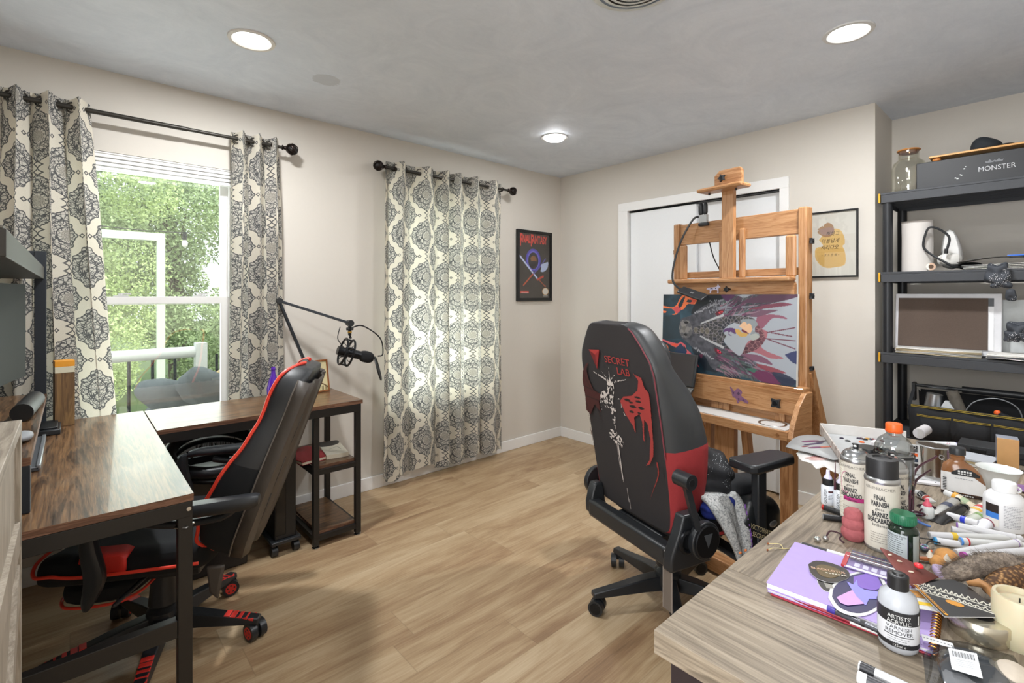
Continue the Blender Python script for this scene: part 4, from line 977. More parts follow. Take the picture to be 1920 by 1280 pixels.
    for sg in (-1, 1):
        g = G(); g.loft([[(x, sg*y0, z), (x, sg*(y0+.045), z), (x+w, sg*(y0+.045), z), (x+w, sg*y0, z)] for x, z, w, y0 in (((-.30, .365, .20, .240), (-.30, .42, .15, .243), (-.265, .50, .12, .246), (-.25, .56, .07, .250)) if sg < 0 else ((-.285, .375, .10, .205), (-.285, .42, .08, .208), (-.27, .47, .06, .211), (-.255, .50, .04, .214)))], BLKP); g.build('side_bracket', t, bev=.008)
        g = G(); g.cyl((-.175, sg*.300, .470), (-.175, sg*.326, .470), .066, BLKP, seg=40); g.cyl((-.175, sg*.326, .470), (-.175, sg*.332, .470), .060, BLKM, seg=40, r1=.054); hb = g.build('hub_cover', t, bev=.004)
        g = G(); g.prism([(-.020, .022), (.020, .022), (0, -.026)], 0, .0012, M('4b4e52', .3), Matrix.Translation((-.175, sg*.3325, .475)) @ Matrix(((sg*-1, 0, 0, 0), (0, 0, sg, 0), (0, 1, 0, 0), (0, 0, 0, 1)))); g.build('hub_emblem', hb, smooth=0)
    g = G(); g.bar((-.245, -.300, .665), (-.205, -.315, .50), .028, .020, BLKP); g.cyl((-.250, -.262, .688), (-.250, -.330, .688), .027, BLKP, seg=28); g.cyl((-.250, -.330, .688), (-.250, -.331, .688), .013, BLK, seg=18); g.build('lumbar_knob', t, bev=.003)
    g = G(); g.torus((-.235, -.300, .47), .035, .008, BLKM, ax=(0, 1, 0), seg=18); g.build('recline_lever', t)
    seat(t, -.20, .29, .275, .40, .475, lambda j, i: LTH if i in (2, 3, 5, 6) else FB)
    g = G(); g.tube([(-.15, -.283, .455), (.1, -.288, .457), (.26, -.268, .455), (.30, -.18, .47)], .005, M('b23335', .5)); g.tube([(-.15, .283, .455), (.1, .288, .457), (.26, .268, .455)], .005, M('b23335', .5)); g.build('red_piping', t)
    g = G(); g.box(-.20, .14, -.13, .13, .33, .41, BLKP); g.cyl((.0, -.1, .36), (.02, -.30, .35), .008, BLKP); g.build('mechanism', t, bev=.012)
    for sg in (-1, 1):
        g = G(); x = .09; y = sg*.330
        g.box(x-.023, x+.023, y-.017, y+.017, .44, .685, BLKP); g.box(x-.018, x+.018, y-.012, y+.012, .30, .44, M('3a3c40', .3, .3)); g.bar((x, y, .31), (x-.02, sg*.14, .34), .06, .02, BLKP); g.build('armrest_post', t, bev=.006)
        g = G(); g.box(x-.05, x+.05, y-.03, y+.03, .675, .693, BLKP); g.loft([[(x+.025+a*.130, y+b*.060, z) for a, b in ((-1, -.72), (-.86, -1), (.80, -.86), (1, -.55), (1, .55), (.80, .86), (-.86, 1), (-1, .72))] for z in (.693, .725)], BLKP); g.build('armrest_pad', t, bev=.010, seg=3)
    g = G(); g.tube([(-.292, -.235, .425), (-.296, -.245, .39), (-.291, -.255, .37)], .001, BLK, 5); g.tube([(-.292, -.265, .425), (-.296, -.262, .39), (-.291, -.257, .37)], .001, BLK, 5); g.build('tag_string', t)
    g = G(); g.box(-.292, -.290, -.278, -.238, .225, .37, M('6b625b', .35)); g.box(-.293, -.289, -.280, -.278, .225, .37, M('9a9088', .4)); g.box(-.293, -.289, -.238, -.236, .225, .37, M('9a9088', .4)); g.build('hang_tag', t, smooth=0)
    g = G(); g.box(-.2905, -.2895, -.268, -.240, .412, .428, WHT); g.build('white_label', t, smooth=0)
    for ch in t.children:
        if ch.name.split('.')[0] not in ('gas_column', 'base_leg', 'caster'): ch.location.y = -.014 if ch.name.split('.')[0] in ('backrest', 'printed_panel', 'logo', 'logo_lettering', 'stitching', 'head_pillow') else -.042
    return t
RZ2 = math.radians(-15.6); C2 = Vector((-1.53, -2.02, 0)); R2 = Matrix.Translation(C2) @ Matrix.Rotation(RZ2, 4, 'Z') @ Matrix.Translation((0, -.046, 0))
secret(C2, RZ2)
# clothes and bag on the seat
def lump(name, label, cat, c, r, m, seed, amp=.18, fr=9, pw=.9, seg=36, rg=22, loc=True):
    rn = random.Random(seed); ph = [rn.uniform(0, 6) for _ in range(6)]
    def fn(q):
        k = 1+amp*(math.sin(fr*q.x/max(r)+ph[0])*math.sin(fr*.8*q.y/max(r)+ph[1])+.5*math.sin(fr*1.7*q.z/max(r)+ph[2]+q.x*30))*.5
        return q*k
    g = G(); g.sph((0, 0, 0), r, m, seg, rg, pw, fn); o = g.build(name, smooth=180, sub=1)
    w_ = R2 @ Vector(c); return tag(o, label, cat, loc=w_, rz=RZ2)
def m_sparkle(name, base, dot='d9dde2', th=.10, sc=160):
    n = NT(name); v = n.vec(*n.coords()); d = n.voro(v, sc); f = n.noise(v, 12, 3); return n.set(n.mix((d < th)*(f > .5), base, dot), .7, f, .4, .004)
lump('folded_sweater', 'black folded sweater with pale sequins heaped on the gaming chair seat', 'clothing', (.005, -.10, .60), (.14, .15, .115), m_sparkle('sequins', '15161a', th=.16), 3)
lump('black_jacket', 'black padded jacket sleeve lying over the clothes on the gaming chair', 'clothing', (.10, -.20, .575), (.15, .055, .045), M('1e1f22', .8, 0, .15, .4, 80), 5, .22)
lump('blue_cloth', 'deep blue cloth between the grey blanket and the black clothes', 'clothing', (-.02, -.235, .535), (.085, .05, .045), M('1f2f80', .85, 0, .2, .4, 90), 6)
lump('handbag', 'black shiny bag with gold lettering hanging over the gaming chair edge', 'bag', (.125, -.285, .445), (.105, .050, .125), M('16191b', .35, 0, .1, .5, 30), 9, .12, 6, .7)
bag = bpy.data.objects['handbag']
g = G(); X = T((-.055, -.060, .01), rx=0, rz=0, ry=.45) @ UP
for s, dy in (("VICTORIA'S", .014), ('SECRET', -.010)): g.text(s, .024, X @ Matrix.Translation((0, dy, 0)), M('d8c9a0', .4))
g.build('gold_lettering', bag, smooth=0)
g = G(); g.sph((.02, -.060, .03), (.022, .004, .012), SILV); g.build('silver_clasp', bag)
def m_knit():
    n = NT('grey_knit'); v = n.vec(*n.coords()); f = n.noise(v, 150, 4, .7); h = n.noise(v, 420, 2)
    return n.set(n.ramp(f*.7+h*.3, [(.36, '5d5f62'), (.46, 'a9abab'), (.60, 'd6d6d4')]), .95, f, .8, .004)
g = G(); nu, nv = 14, 22; rows_ = []
for j in range(nv+1):
    h = j/nv; rows_.append([])
    for i in range(nu+1):
        s = i/nu
        if h < .35: k = h/.35; y = -.12-.165*k; z = .56+.035*math.sin(k*2.6)-.02*k; x0, x1 = -.12+.02*k, .050
        else: k = (h-.35)/.65; y = -.285-.028*math.sin(k*2.2); z = .553-.265*k-.01*math.sin(s*9)*k; x0, x1 = -.10+.125*k, .050-.0*k
        rows_[-1].append(tuple(R2 @ Vector((x0+(x1-x0)*s, y+.010*math.sin(s*8+h*5)+.004*math.sin(s*19), z))))
cc0 = R2 @ Vector((-.02, -.27, .45)); g.loft([[Vector(p)-cc0 for p in r] for r in rows_], m_knit(), close=False, cap=False)
bl = tag(g.build('knit_blanket', sol=.014, smooth=180), 'pale grey knit blanket with purple edge stitching hanging off the gaming chair', 'blanket', loc=cc0)
g = G()
for j in range(8, nv): p = Vector(rows_[j][-1])-cc0; q = Vector(rows_[j+1][-1])-cc0; g.tube([p+Vector((0, -.008, 0)), (p+q)/2+Vector((-.010, -.010, 0)), q+Vector((0, -.008, 0))], .0022, M('8a5bb0', .8), 5, 2)
g.build('purple_stitching', bl)

# ================================================================== easel
OAK = [(.24, '7c4e2c'), (.42, '9c6c42'), (.56, 'b38358'), (.72, 'c0946a'), (.88, 'cda67f')]
OZ = wood('oak_upright', OAK, 2, 1.3, .42, 1.4, .12, .1, 5); OX = wood('oak_crosspiece', OAK, 0, 1.3, .42, 1.4, .12, .1, 5); OY = wood('oak_runner', OAK, 1, 1.3, .42, 1.4, .12, .1, 5)
ERZ = math.radians(-97.2); EO = Vector((-.704, -1.923, 0)); ER = Matrix.Translation(EO) @ Matrix.Rotation(ERZ, 4, 'Z')
t = thing('studio_easel', 'large oak studio easel with a tray, holding the dragon canvas in front of the closet', 'easel', EO, rz=ERZ)
def ep(name, *bx, m=None, bev=.003, par=None):
    g = G()
    for b in bx: g.box(*b, m)
    return g.build(name, par or t, smooth=0, bev=bev)
# base and lower posts
for x in (-.09, .30): ep('runner', (x-.035, x+.035, -.374, .42, .008, .075), m=OY, bev=.006)
ep('base_crossbar', (-.20, .37, -.445, -.375, .008, .078), m=OX, bev=.005); ep('base_crossbar', (-.054, .264, .25, .31, .01, .08), m=OX)
g = G(); g.box(-.105, .015, .01, .05, .10, .80, OZ); g.build('lower_mast', t, smooth=0, bev=.003)
g = G(); g.bar((.050, .03, .80), (.115, .05, .08), .035, .05, OZ, up=(0, 1, 0)); g.bar((-.135, .03, .80), (-.17, .05, .08), .035, .05, OZ, up=(0, 1, 0)); g.build('mast_brace', t, smooth=0, bev=.002)
ep('lower_post', (.268, .332, .005, .065, .075, .90), m=OZ); ep('lower_post', (-.36, -.30, .005, .065, .075, .90), m=OZ)
g = G(); g.bar((.37, .06, .95), (.37, .46, .07), .045, .07, OZ, up=(1, 0, 0)); g.build('rear_strut', t, smooth=0, bev=.003)
g = G(); g.bar((-.36, .06, .95), (-.36, .46, .07), .045, .07, OZ, up=(1, 0, 0)); g.build('rear_strut', t, smooth=0, bev=.003)
for x in (-.10, .30):
    for y in (-.41, .38): g = G(); g.cyl((x, y, 0), (x, y, .008), .02, BLKP); g.build('foot_pad', t)
# upper frame
for x in (-.372, .372):
    ep('side_post', (x-.021, x+.021, .018, .082, .62, 1.772), m=OZ, bev=.006)
ep('top_rail', (-.351, .351, .030, .065, 1.640, 1.765), m=OX)
ep('lower_rail', (-.351, .351, .035, .065, 1.432, 1.470), m=OX)
for x0, x1, z1 in ((-.345, -.292, 1.636), (.292, .345, 1.636), (-.078, -.040, 1.70), (.040, .078, 1.70)):
    ep('slat', (x0, x1, .005, .028, 1.42, z1), m=OZ, bev=.012)
ep('carriage_ledge', (-.385, .345, -.055, .017, 1.400, 1.425), m=OX, bev=.008)
g = G(); g.prism([(-.375, 1.19), (.34, 1.19), (.34, 1.385), (.335, 1.400), (-.375, 1.400)], -.030, -.003, OX, Matrix(((1, 0, 0, 0), (0, 0, -1, -.0), (0, 1, 0, 0), (0, 0, 0, 1))).inverted().inverted()); g.build('carriage_board', t, smooth=0)
ep('mast', (-.036, .036, -.030, -.002, 1.42, 1.93), m=OZ); ep('mast', (-.036, .036, .02, .05, .80, 1.43), m=OZ)
g = G(); T1 = Matrix(((1, 0, 0, 0), (0, 0, 1, 0), (0, 1, 0, 0), (0, 0, 0, 1))); g.prism([(-.082, 1.925), (.082, 1.925), (.082, 2.015), (.068, 2.032), (-.050, 2.032), (-.082, 2.005)], -.028, -.005, OX, T1); g.build('top_clamp_plate', t, smooth=0, bev=.003)
ep('top_clamp_bar', (-.135, .135, -.125, -.020, 1.907, 1.930), m=OX, bev=.011)
for x in (-.085, .075): g = G(); g.cyl((x, -.07, 1.895), (x, -.07, 1.907), .006, BLK, seg=10); g.build('clamp_bolt', t)
def star(name, c, r, ax, k=5):
    g = G(Matrix.Translation(c) @ Vector(ax).to_track_quat('Z', 'Y').to_matrix().to_4x4())
    P = [((r if i % 2 else r*.55)*math.cos(PI*i/k), (r if i % 2 else r*.55)*math.sin(PI*i/k)) for i in range(2*k)]
    g.prism(P, 0, .014, BLKP); g.cyl((0, 0, -.03), (0, 0, 0), .006, BLKM); g.cyl((0, 0, .014), (0, 0, .017), r*.4, BLKM); g.build(name, t, bev=.003)
star('star_knob', (-.028, -.034, 1.985), .024, (0, -1, 0)); star('star_knob', (.0, -.034, 1.362), .018, (0, -1, 0), 6)
star('side_knob', (.396, .05, 1.60), .020, (1, 0, 0), 4); star('side_knob', (.396, .05, 1.325), .020, (1, 0, 0), 4); star('side_knob', (-.396, .05, 1.60), .018, (-1, 0, 0), 4); star('side_knob', (.396, .05, .965), .016, (1, 0, 0), 4)
# tray
ep('canvas_ledge', (-.43, .41, -.055, .018, .852, .874), m=OX, bev=.003)
ep('tray_front_board', (-.43, .40, -.062, -.040, .735, .852), m=OX, bev=.001)
ep('tray_back_rail', (-.43, .40, -.012, .004, .640, .735), m=OX, bev=.001)
for x0, x1 in ((-.10, -.055), (-.055, .01), (.26, .31)): ep('tray_slat', (x0+.001, x1-.001, -.030, -.013, .690, .735), m=OZ, bev=.001)
ep('tray_box', (-.42, .400, -.190, .0, .640, .684), m=OX, bev=.002)
ep('tray_surface', (-.415, .385, -.178, -.030, .684, .688), m=M('cbc9c6', .45), bev=0)
g = G(); g.prism([(-.055, .855), (-.12, .80), (-.17, .72), (-.192, .655), (-.185, .635), (.0, .635), (.01, .855)], .401, .425, OY, Matrix(((0, 0, 1, 0), (1, 0, 0, 0), (0, 1, 0, 0), (0, 0, 0, 1)))); g.build('tray_side', t, smooth=0, bev=.003)
g = G(); g.prism([(-.055, .855), (-.12, .80), (-.17, .72), (-.192, .655), (-.185, .635), (.0, .635), (.01, .855)], -.449, -.425, OY, Matrix(((0, 0, 1, 0), (1, 0, 0, 0), (0, 1, 0, 0), (0, 0, 0, 1)))); g.build('tray_side', t, smooth=0, bev=.003)
g = G(); g.lathe([(.001, .665), (.050, .667), (.054, .6885), (.064, .690), (.066, .6885)], CHROME, (.285, -.10, 0), 32, cap=False); g.build('metal_cup', t)
star('tray_knob', (.285, -.062, .785), .032, (0, -1, 0), 4)
g = G(); g.cyl((.355, -.190, .662), (.355, -.193, .662), .008, M('8a5a30', .6), seg=14); g.build('screw_plug', t)
g = G(); g.text('BEST', .024, T((-.185, -.0632, .832)) @ UP, M('3a2a1c', .6)); g.build('maker_stamp', t, smooth=0)
# sticker: purple lacy moth shape
def sticker(label, cx, cz, sc, pts, col, parts=(), yy=-.0628, name='sticker'):
    g = G(); X = T((cx, yy, cz), s=sc) @ UP; g.prism([(p.x, p.y) for p in catmull([(a, b, 0) for a, b in pts+[pts[0]]], 4)][:-1], 0, .6/sc*.001, col, X)
    for p, c_ in parts: g.prism(p, .6/sc*.001, 1/sc*.001, c_, X)
    o = g.build(name, smooth=0); o.location = EO; o.rotation_euler = (0, 0, ERZ); return tag(o, label, 'sticker')
PU = M('7b5470', .5, 0, .3); PU2 = M('4c3450', .5)
sticker('purple winged lace sticker on the easel tray board', .085, .785, .050, [(-1, .8), (-.9, .9), (-.5, .5), (-.2, .8), (.1, .8), (.4, .5), (.3, .1), (1, -.3), (1.05, -.6), (.6, -.5), (.2, -.4), (-.1, -.8), (-.3, -.3), (-.7, -.1), (-.8, .3)], PU,
        [([(-.2, .3), (0, .5), (.15, .3), (0, .1)], PU2), ([(-.7, .5), (-.5, .3), (-.6, .1)], PU2), ([(.5, -.2), (.8, -.4), (.4, -.35)], PU2), ([(-.1, -.2), (.1, -.2), (0, -.5)], PU2)])
sticker('small iridescent animal shaped sticker on the easel carriage beside the knob', -.085, 1.362, .040, [(-1.1, .0), (-.9, .25), (-.2, .3), (.5, .4), (.7, .75), (.9, .5), (1.1, .3), (.8, .15), (.8, -.5), (.6, -.5), (.55, -.1), (-.3, -.15), (-.4, -.5), (-.6, -.5), (-.6, -.1)], M('b9b2c9', .4, 0, .4, 0, 300), [([(-.6, .1), (-.2, .2), (0, .05)], INK), ([(.2, .2), (.5, .25), (.4, .05)], INK)], yy=-.0312)
# ---- dragon canvas
CW, CH = .805, .458
c = Canvas(CW, CH, 340, '203544')
def q(x, y):
    p = (x-20)/1815.; u = p/(1.25-.25*p); return u, (y-45+8*p)/(1105+145*p+(0 if 1 else 0))
X_, Y_ = c.x, c.y; n1, n2, n3 = c.fbm(5, 11), c.fbm(12, 12), c.fbm(40, 13)
bg_ = np.clip((n1*.7+n2*.5-.35)*1.6, 0, 1)[..., None]; c.a[:] = np.array(lin('152733')[:3])*(1-bg_)+np.array(lin('3f6274')[:3])*bg_
c.put(c.inpoly([q(20, 380), q(360, 330), q(420, 700), (0, .62)]) & (n2 > .35), '28323a', .7)
def pq(P, col, al=1, sm=True): return c.poly([q(*p) for p in P], col, al, smooth=sm)
c.a *= (1-.0*X_)[..., None]
pq([(700, 45), (1200, 45), (1000, 150), (760, 220), (560, 340), (640, 130)], '1c1f26', .95)
OR, PK, HOT = 'ef7a45', 'c8425a', 'ffa066'
pq([(20, 215), (200, 240), (290, 200), (370, 80), (440, 45), (560, 45), (640, 90), (650, 130), (610, 190), (500, 185), (430, 260), (350, 290), (290, 345), (200, 345), (270, 325), (205, 262), (120, 258), (20, 252)], OR)
pq([(240, 240), (330, 225), (380, 270), (300, 330), (230, 270)], PK, .8); pq([(560, 60), (640, 100), (600, 180), (520, 160)], 'd8433a', .7)
pq([(320, 205), (370, 130), (420, 80), (450, 75), (430, 130), (390, 220), (350, 245)], '1e3440'); pq([(470, 155), (500, 120), (570, 135), (540, 165)], '26323a'); pq([(560, 80), (590, 50), (630, 70), (600, 110)], '20262e')
pq([(110, 280), (180, 265), (255, 310), (220, 330), (140, 320)], '2c4f62'); pq([(20, 290), (90, 300), (70, 325), (20, 320)], OR)
pq([(0, 715), (180, 760), (330, 780), (380, 755), (470, 800), (490, 860), (570, 920), (650, 1030), (710, 1120), (640, 1060), (590, 970), (470, 980), (500, 890), (440, 830), (385, 780), (310, 835), (230, 820), (60, 755), (0, 745)], 'd9636c')
pq([(200, 780), (330, 790), (300, 830), (230, 815)], 'e8553a'); pq([(440, 800), (480, 850), (470, 870), (445, 830)], '1d2b38')
c.line([q(0, 830), q(50, 880), q(110, 825), q(160, 920), q(300, 940), q(350, 965)], .020, 'ee7b3f')
pq([(380, 790), (440, 840), (490, 900), (460, 970), (360, 960), (290, 900), (320, 850)], '263a5e', .8)
pq([(600, 900), (760, 1100), (800, 1150), (1000, 1150), (700, 850), (560, 760)], '1b222c', .9)
# white ground to the right
pq([(1180, 50), (1480, 40), (1850, 60), (1850, 1200), (1650, 1150), (1280, 900), (1060, 700), (1060, 560), (1180, 450), (1300, 300)], 'a2a7af', 1, False)
pq([(1190, 50), (1440, 42), (1270, 95), (1195, 90)], 'a2a7af')
# head
HD = [(345, 560), (360, 470), (400, 400), (500, 375), (600, 330), (700, 250), (840, 170), (980, 130), (1120, 60), (1230, 60), (1300, 90), (1420, 45), (1750, 40), (1850, 60), (1700, 130), (1500, 200), (1420, 300), (1380, 350), (1250, 350), (1280, 450), (1180, 450), (1090, 500), (1040, 570), (1090, 660), (1050, 730), (1150, 830), (1280, 900), (1400, 960), (1560, 1100), (1700, 1270), (1350, 1220), (1100, 1180), (900, 1120), (800, 960), (620, 850), (500, 760), (400, 690)]
hm = c.inpoly([(p.x, p.y) for p in catmull([(*q(*p), 0) for p in HD+[HD[0]]], 4)])
k = np.clip(n3*1.3-.15+.35*n2, 0, 1)[..., None]; c.put(hm, np.array(lin('1f2026')[:3])*(1-k)+np.array(lin('5a5a63')[:3])*k)
c.put(hm & (n1 > .52) & (X_ > .55), '4f3247', .55); c.put(hm & (n2 > .55) & (X_ > .5), '55685f', .35)
rs = np.random.RandomState(3)
# feathers and horns, long tapering strokes
for _ in range(230):
    s_ = rs.choice([-1, 1]); a0 = rs.uniform(.45, .86); cy = .10+.26*rs.rand() if s_ < 0 else .66+.28*rs.rand()
    ln = rs.uniform(.04, .13); dy = (rs.uniform(-.16, -.02) if s_ < 0 else rs.uniform(.02, .16)); col = rs.choice(['6b6f7a', '8a8c96', '3a3440', '5b3350', '7a4a63', '2a2830', '47605a', '93717f'])
    if c.inpoly([q(*p) for p in HD])[min(c.ny-1, int(cy*c.ny)), int(a0*c.nx)]: c.line([(a0, cy), (a0+ln*.5, cy+dy*.3), (a0+ln, cy+dy)], rs.uniform(.008, .018), str(col), .8, taper=True)
for P, col in (([(1560, 180), (1700, 150), (1790, 180), (1650, 215), (1480, 245), (1350, 250)], '7c3a4e'), ([(1500, 45), (1850, 45), (1700, 130), (1450, 160), (1270, 150)], '5a3a4f'), ([(1450, 350), (1560, 320), (1690, 330), (1745, 375), (1620, 365), (1560, 440), (1500, 520), (1440, 470)], '8b4f63'),
                (([(1500, 260), (1660, 255), (1560, 310), (1440, 360), (1370, 340)]), '6d4a5d'), ([(1490, 520), (1560, 560), (1550, 650), (1500, 760), (1560, 830), (1720, 910), (1600, 925), (1480, 870), (1330, 820), (1350, 720), (1430, 640), (1440, 540)], 'a4616a'),
                ([(1290, 880), (1500, 900), (1620, 1010), (1500, 990), (1380, 960)], '7b4d63'), ([(1450, 1010), (1600, 1040), (1750, 1110), (1600, 1110), (1480, 1060)], '8a3f4b'), ([(1380, 1130), (1560, 1110), (1700, 1260), (1500, 1250)], '6a2f52'), ([(1330, 1090), (1440, 1080), (1430, 1140)], '3f6a5c'),
                ([(1730, 860), (1850, 800), (1850, 960), (1800, 960)], '2e3560'), ([(1600, 1110), (1720, 1120), (1830, 1200), (1800, 1275), (1700, 1260)], '2c3247'), ([(700, 930), (760, 920), (740, 985)], '5e2740'), ([(1000, 45), (1190, 45), (1100, 140), (1050, 110)], '4f2450')): pq(P, col, .95)
for a, b in (((1560, 570), (1815, 490)), ((1600, 570), (1790, 610)), ((1520, 655), (1820, 665)), ((1560, 660), (1820, 775))): c.line([q(*a), q(*b)], .007, '6e3d4b', taper=False, smooth=False)
# scale plates by nearest seed
sc_ = pq([(600, 560), (700, 500), (860, 440), (1000, 390), (1130, 350), (1280, 350), (1400, 370), (1440, 450), (1300, 480), (1180, 450), (1090, 510), (1040, 580), (1100, 660), (1060, 740), (1160, 830), (1050, 810), (900, 740), (780, 660), (620, 620)], '70707a')
pts = rs.rand(900, 2); asp = CH/CW
def plates(mask, n, c1, c2, edge, seed):
    r = np.random.RandomState(seed); g_ = int(math.sqrt(n)); P = np.stack(np.meshgrid((np.arange(g_)+.5)/g_, (np.arange(g_)+.5)/g_), -1).reshape(-1, 2)+r.uniform(-.35, .35, (g_*g_, 2))/g_
    my, mx = np.nonzero(mask); A = np.stack([X_[my, mx], Y_[my, mx]*asp], 1)
    D = ((A[:, None, 0]-P[None, :, 0])**2+(A[:, None, 1]-P[None, :, 1]*asp)**2)
    i = np.argpartition(D, 1, axis=1)[:, :2]; d = np.sort(np.sqrt(np.take_along_axis(D, i, 1)), 1); idx = D.argmin(1)
    t_ = r.rand(len(P))[idx][:, None]; col = np.array(lin(c1)[:3])*(1-t_)+np.array(lin(c2)[:3])*t_; e = (d[:, 1]-d[:, 0]) < .0032; col[e] = lin(edge)[:3]; c.a[my, mx] = col
plates(sc_, 900, '272a35', '4c4a44', '7d777c', 5)
m2 = pq([(1290, 740), (1340, 760), (1420, 640), (1440, 470), (1520, 560), (1530, 700), (1440, 820), (1330, 880), (1280, 880)], '8a5560'); plates(m2, 700, '4c2c37', '6e454e', '946a6c', 6)
for cx, cy, s_ in ((440, 560, 1), (640, 570, .7), (740, 575, .7), (820, 580, .8)): c.ell(*q(cx, cy), .022*s_, .05*s_, '6d665a', .8); c.ell(*q(cx, cy), .022*s_, .05*s_, 'a09890', .8, ring=.12)
sn = pq([(350, 560), (370, 470), (430, 420), (520, 440), (575, 520), (580, 620), (520, 690), (430, 690), (370, 640)], '6f6c6e', .55); c.put(sn & (n3 > .52), '9a9690', .5)
pq([(430, 460), (480, 445), (515, 465), (470, 485)], '16161a'); pq([(430, 640), (470, 625), (505, 650), (470, 665)], '16161a')
for k_ in range(26):                                           # pale bead rows along the brows
    s_ = k_/25; c.ell(*q(720+320*s_+rs.uniform(-6, 6), 475-130*s_), .006+.004*s_, .009+.006*s_, 'b3b3b5'); c.ell(*q(720+330*s_, 660+150*s_+rs.uniform(-6, 6)), .006+.004*s_, .009+.006*s_, 'b3b3b5')
    c.ell(*q(620+330*s_, 330-160*s_+rs.uniform(-18, 18)), .005, .010, '98989e'); c.ell(*q(620+300*s_, 830+150*s_+rs.uniform(-18, 18)), .005, .010, '98989e')
for k_ in range(60): c.ell(*q(900+rs.uniform(-60, 190), 230+rs.uniform(-110, 90)), .004, .011, '8f8f98', .9)
pq([(930, 320), (990, 270), (1050, 280), (1020, 330), (960, 350)], '5b1c2a'); pq([(975, 310), (1010, 285), (1040, 290), (1010, 325)], 'd03a48'); c.ell(*q(1012, 306), .004, .012, '1a0d10')
pq([(930, 820), (980, 835), (1040, 895), (990, 910), (940, 870)], '5b1c2a'); pq([(965, 840), (1010, 860), (1025, 893), (985, 885)], 'e0355a'); c.ell(*q(1000, 872), .004, .012, '1a0d10')
# curled sleeping figure
pq([(1190, 450), (1250, 470), (1210, 530), (1340, 640), (1280, 900), (1180, 860), (1060, 720), (1090, 640), (1050, 570), (1100, 500)], 'a5aab1')
pq([(1270, 400), (1340, 390), (1420, 400), (1460, 470), (1400, 540), (1480, 600), (1430, 680), (1380, 620), (1400, 520), (1330, 470), (1280, 480)], '8c9296'); pq([(1370, 620), (1440, 590), (1480, 640), (1400, 690)], 'a9aca6')
pq([(1050, 570), (1090, 530), (1190, 530), (1220, 580), (1200, 610), (1150, 580), (1120, 600), (1160, 640), (1120, 620), (1110, 570), (1060, 590)], '5d3b6b')
pq([(1200, 540), (1250, 545), (1310, 630), (1260, 640), (1210, 590)], 'c9a15a'); pq([(1250, 500), (1300, 430), (1340, 460), (1310, 500), (1370, 450), (1400, 530), (1370, 590), (1310, 560), (1280, 520)], 'e0b48e'); pq([(1280, 540), (1320, 555), (1365, 600), (1330, 590), (1285, 570)], '6a1f38'); pq([(1290, 580), (1350, 600), (1330, 640), (1290, 620)], 'c9a15a')
t = thing('dragon_canvas', 'wide canvas with a painted dragon head and orange lava, unfinished at right', 'painting', ER @ Vector((-.031, -.026, 1.105)), rot=(math.radians(-2.0), 0, ERZ))
g = G(); g.box(-CW/2, CW/2, -.009, .010, -CH/2, CH/2, M('e4e1da', .8)); g.build('canvas', t, smooth=0, bev=.002)
c.obj('painted_face', T((0, -.0096, 0)), vcol('oil_paint', .45), t, cut=False)
# clip lamp on the easel
t = thing('clip_light', 'black clip-on gooseneck reading light on the easel', 'lamp', EO, rz=ERZ)
g = G(); g.sph((-.165, -.005, 1.745), (.034, .014, .012), BLKP, pw=.6); g.sph((-.165, .045, 1.745), (.034, .014, .012), BLKP, pw=.6); g.bar((-.165, -.005, 1.75), (-.165, -.005, 1.80), .05, .02, SILV, up=(0, 1, 0)); g.build('clip', t, smooth=60)
for dx in (-.014, .014): g = G(); g.sph((-.165+dx, -.01, 1.835), (.0135, .012, .036), BLKP, pw=.6); g.build('clip_grip', t, smooth=60)
g = G(); g.tube([(-.185, -.005, 1.79), (-.225, -.02, 1.78), (-.285, -.05, 1.66), (-.315, -.08, 1.52), (-.310, -.10, 1.42), (-.265, -.11, 1.375), (-.225, -.115, 1.36)], .0062, BLKP, 8, 6); g.build('gooseneck', t)
g = G(T((-.165, -.115, 1.338), rx=.55, ry=.30)); g.box(-.085, .085, -.032, .032, -.007, .007, BLKP); g.build('lamp_head', t, bev=.006); g = G(T((-.165, -.115, 1.338), rx=.55, ry=.30)); g.box(-.012, .010, -.006, .006, .007, .0078, SILV); g.build('touch_mark', t, smooth=0)
g = G(); g.tube([(-.150, .03, 1.64), (-.148, .07, 1.55), (-.10, .08, 1.44), (-.09, .09, 1.3)], .0035, BLK, 6); g.cyl((-.118, .078, 1.50), (-.103, .08, 1.455), .006, BLK, seg=8); g.build('power_cable', t)
# open black case on the left of the tray
t = thing('open_laptop', 'black laptop standing half open on the left part of the easel tray', 'laptop', ER @ Vector((-.335, -.135, .684)), rz=ERZ-.02)
g = G(); g.loft([[(x, y, z), (x, y-.006, z+.001), (x, y-.004, z+.02)] for x, y, z in ((0, 0, 0),)]*1 or [[(0, 0, 0)]], BLK, close=False) if 0 else None
g = G(T((0, .02, .115), rx=-.22)); g.box(-.185, .185, -.006, .006, 0, .190, BLKP); l = g.build('lid', t, bev=.004)
g = G(T((0, .02, .115), rx=-.22)); g.box(-.172, .172, -.0075, -.006, .010, .178, M('2c2526', .35)); g.build('screen', l, smooth=0)
g = G(T((0, .02, .112), rx=.72)); g.box(-.185, .185, -.16, 0, -.008, .006, M('2f2f2c', .4)); g.build('keyboard_base', t, bev=.004)
